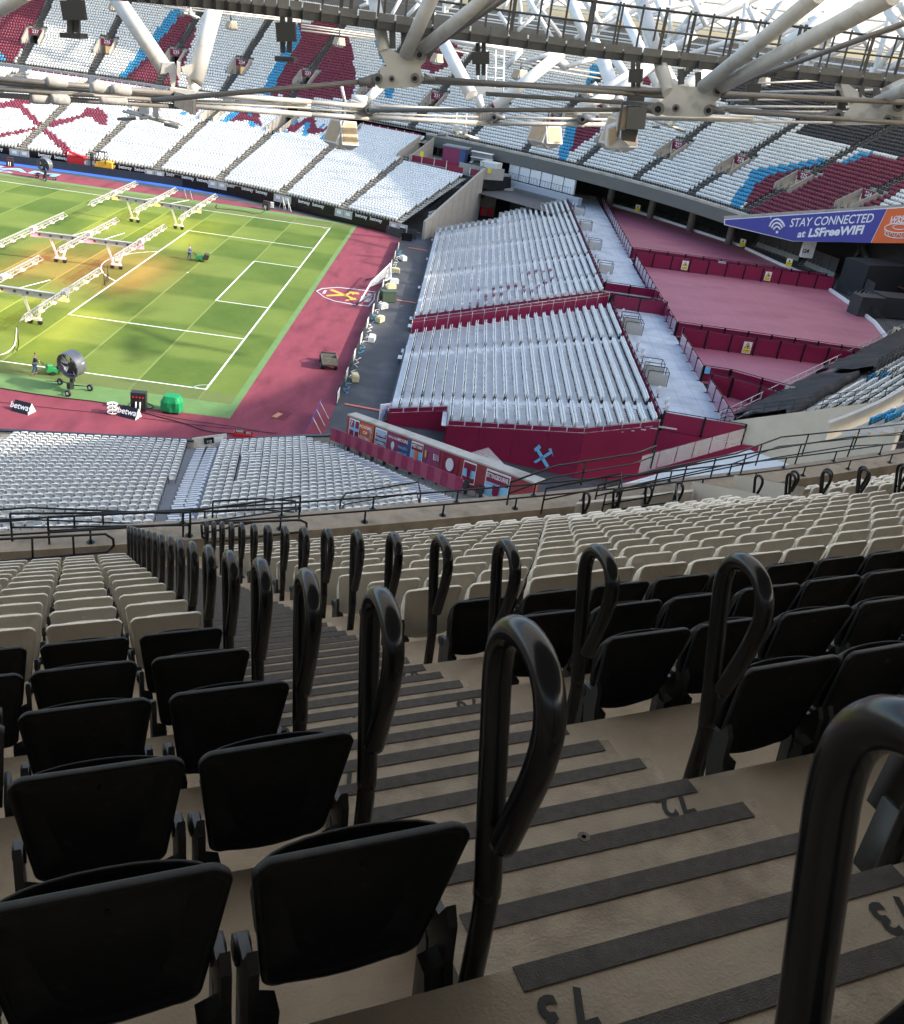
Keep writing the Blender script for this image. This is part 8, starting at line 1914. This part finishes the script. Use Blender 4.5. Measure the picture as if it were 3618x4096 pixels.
P = V(-38.4, 49.4, 0); r = empty('yellow_forklift', tuple(P), 'small yellow forklift with a dark cab behind the far wall', 'forklift'); b_ = MB(); b_.prism([(P.x-1.0, P.y, .5), (P.x+1.7, P.y, .5), (P.x+1.7, P.y, 1.9), (P.x+.8, P.y, 2.1), (P.x-1.0, P.y, 1.7)], (0, 1.1, 0)); b_.build('body', mat('amber_paint', (.75, .38, .02)), r)
b_ = MB()
for dx, dy in ((-.9, 0), (.7, 0), (-.9, 1.1), (.7, 1.1)): b_.tube([V(P.x+dx, P.y+dy, 1.6), V(P.x+dx*.8, P.y+dy, 3.3)], .07, 5)
b_.box((P.x-.1, P.y+.55, 3.35), (1.6, 1.2, .1)); b_.build('cab_frame', bracketm, r); b_ = MB(); b_.box((P.x-1.6, P.y+.5, 1.7), (.15, 1.0, 2.6)); b_.build('mast', bracketm, r); b_ = MB(); b_.cyl(V(P.x-.8, P.y-.1, .4), V(P.x-.8, P.y+.2, .4), .4, 14); b_.cyl(V(P.x+1.2, P.y-.1, .4), V(P.x+1.2, P.y+.2, .4), .4, 14); b_.build('wheels', bracketm, r)
# fence with clutter between carpet and tarmac
fe = empty('fence', (10.6, 0, 0), 'low white topped black fence between the carpet and the tarmac', 'fence')
for i in range(36):
    y = -33.5+i*1.78; x = 10.55
    if y > 30: break
    b_ = MB(); b_.box((x, y, .55), (.06, .08, 1.1)); b_.build('post', bracketm, fe)
    b_ = MB(); b_.box((x, y+.89, .5), (.05, 1.7, .85)); b_.build('panel', blackwall if i % 3 else whiteboard, fe)
for i, (x, y) in enumerate([(11.3, 13.2), (11.6, 7.9), (11.5, 5.3), (11.4, -3.6), (11.6, -8.6), (11.5, -15.5), (11.3, -27.2), (11.7, 20.5)]):
    b_ = MB(); b_.box((x, y, .3), (1.1, .6, .5), rz=.3*i); b_.box((x, y, .6), (.9, .5, .1), rz=.3*i+.1); tag(b_.build('storage_box', whiteboard if i % 2 else mat('straw_box', (.62, .55, .32), .7)), f'{"white" if i % 2 else "straw coloured"} storage box beside the fence, {ORD[i]} in its line', 'box')
for i in range(16):
    y = -31+i*3.6; pts = [V(10.9+.25*math.sin(k*1.7+i), y+k*.35, .05+.12*(k % 2)) for k in range(9)]; b_ = MB(); b_.tube(pts, .03, 5); tag(b_.build('cable_coil', whiteboard if i % 3 else bluep), f'{"white" if i % 3 else "blue"} cable tangle along the fence, {ORD[i]} from the near end', 'cable', 'cable tangles along the fence')
# goals laid down by the fence and behind the banner wall
def goal(F_, label, net_a, net_b):
    r = empty('goal_frame', tuple(F_[0]), label, 'goal'); b_ = MB(); b_.tube(F_, .09, 10); b_.build('frame', whiteboard, r)
    b_ = MB(); n_ = 20
    for i in range(n_+1):
        t = i/n_; b_.tube([net_a[0].lerp(net_a[1], t), net_b[0].lerp(net_b[1], t)], .012, 3, cap=False); b_.tube([net_a[0].lerp(net_b[0], t), net_a[1].lerp(net_b[1], t)], .012, 3, cap=False)
    b_.build('net', netm, r)
goal([V(8.9, 4.4, .1), V(11.2, 7.9, .6), V(10.9, 8.6, 2.2), V(9.9, 2.2, 1.9), V(9.6, -.2, 1.9), V(8.7, -4.0, .15)], 'white goal frame tipped over on the carpet by the fence', (V(8.9, 4.4, .15), V(11.2, 7.9, .6)), (V(9.8, 1.0, 1.8), V(10.9, 8.4, 2.1)))
b_ = MB(); b_.tube([V(8.3, 6.6, .3), V(10.9, 9.2, .9)], .07, 6); b_.tube([V(8.6, -4.4, .3), V(11.0, 1.2, 1.2)], .09, 6); tag(b_.build('black_goal_arm', bracketm), 'black padded goal arms lying by the tipped goal', 'goal')
b_ = MB(); b_.box((11.6, -.3, .6), (1.6, 1.0, 1.1), rz=.5); b_.box((11.6, -.3, 1.2), (1.7, 1.1, .1), rz=.5); tag(b_.build('dark_machine', mat('dark_green', (.05, .08, .05), .6)), 'dark green machine box beside the tipped goal', 'machine')
def hz_(q, z): p = gp(*q, z); return V(p.x, p.y, z)
g0, g1, g2, g3 = hz_(D2((1005, 770))[0], 2.6), hz_(D2((1225, 870))[0], 2.2), hz_(D2((1120, 735))[0], 3.1), hz_(D2((1262, 885))[0], 2.0)
goal([V(g0.x, g0.y, 0), g0, g1, V(g1.x, g1.y, 0)], 'white goal with net standing behind the banner wall', (g0, g1), (g2, g3))
# double sided promotional flags and small things in the near corner
for a, b_, lb in ((D2((28, 655))[0], D2((103, 500))[0], 'blue and orange leaning banner stand at the carpet corner'), (D2((478, 590))[0], D2((512, 530))[0], 'small purple and orange banner stand by the white gate')):
    A_, B_ = P0_(a), P0_(b_); t = (B_-A_).normalized(); r = empty('banner_stand', tuple(A_), lb, 'banner stand'); L_ = (B_-A_).length*.75
    b2 = MB(); b2.prism([A_+V(0, 0, .15), A_+t*L_+V(0, 0, .15), A_+t*L_+V(.35, 0, 1.35), A_+V(.35, 0, 1.35)], V(.03, 0, 0)); b2.build('panel', mat('indigo_cloth', (.09, .08, .40), .7), r)
    b2 = MB(); b2.prism([A_+t*L_*.62+V(-.01, 0, .15), A_+t*L_+V(-.01, 0, .15), A_+t*L_+V(.34, 0, 1.35), A_+t*L_*.85+V(.34, 0, 1.35)], V(-.01, 0, 0)); b2.build('orange_corner', flo, r)
    for k in (.1, .5, .9): b2 = MB(); b2.tube([A_+t*L_*k+V(.35, 0, 1.3), A_+t*L_*k+V(1.1, 0, 0)], .03, 5); b2.build('stay', whiteboard, r)
P = P0_(D2((495, 570))[0]); b_ = MB(); b_.box((P.x, P.y, .7), (.9, .15, 1.4), rz=.6); b_.box((P.x-.1, P.y-.15, .8), (.5, .03, .5), rz=.6); tag(b_.build('white_gate', whiteboard), 'white gate leaf between banner wall and temporary stand', 'gate')
for i, q in enumerate(C5((405, 450), (430, 450))+C4((1690, 360), (1720, 370))):
    P = P0_(q); b_ = MB(); b_.tube([V(P.x-.5, P.y, .1), V(P.x, P.y, 1.9), V(P.x+.6, P.y, .1)], .07, 5); b_.tube([V(P.x, P.y, 1.9), V(P.x+.1, P.y+.8, .1)], .06, 5); tag(b_.build('white_trestle', whiteboard), f'small white trestle leaning near the far wall, {ORD[i]} one', 'trestle')
for i, q in enumerate(C4((1105, 290), (1140, 297))):
    P = P0_(q); b_ = MB(); b_.tube([V(P.x-.3, P.y, .05), V(P.x, P.y, 1.3), V(P.x+.3, P.y, .05)], .04, 5); tag(b_.build('cable_stand', whiteboard), f'thin white stand on the far carpet, {["left", "right"][i]} one', 'stand')
P = P0_(C5((628, 545))[0]); b_ = MB(); b_.box((P.x, P.y, .6), (1.6, .1, 1.1), rz=.2); tag(b_.build('standing_screen', blackm), 'black panel standing on the tarmac in the far corner', 'panel')
b_ = MB(); b_.box((11.2, 34.6, .7), (2.6, .12, 1.3), rz=-.2); tag(b_.build('corner_board', blackwall), 'dark board closing the far corner of the perimeter wall', 'board')
# corner flags
for y in (-34, 34):
    b_ = MB(); b_.tube([V(0, y, 0), V(0, y, 1.5)], .02, 6); b_.add([(0, y, 1.5), (.4, y+.1, 1.42), (.38, y+.12, 1.18), (0, y, 1.2)], [(0, 1, 2, 3)]); tag(b_.build('corner_flag', whiteboard), f'thin corner flag pole at the {"near" if y < 0 else "far"} corner', 'flag') if y > 99 else None
flush_seats()
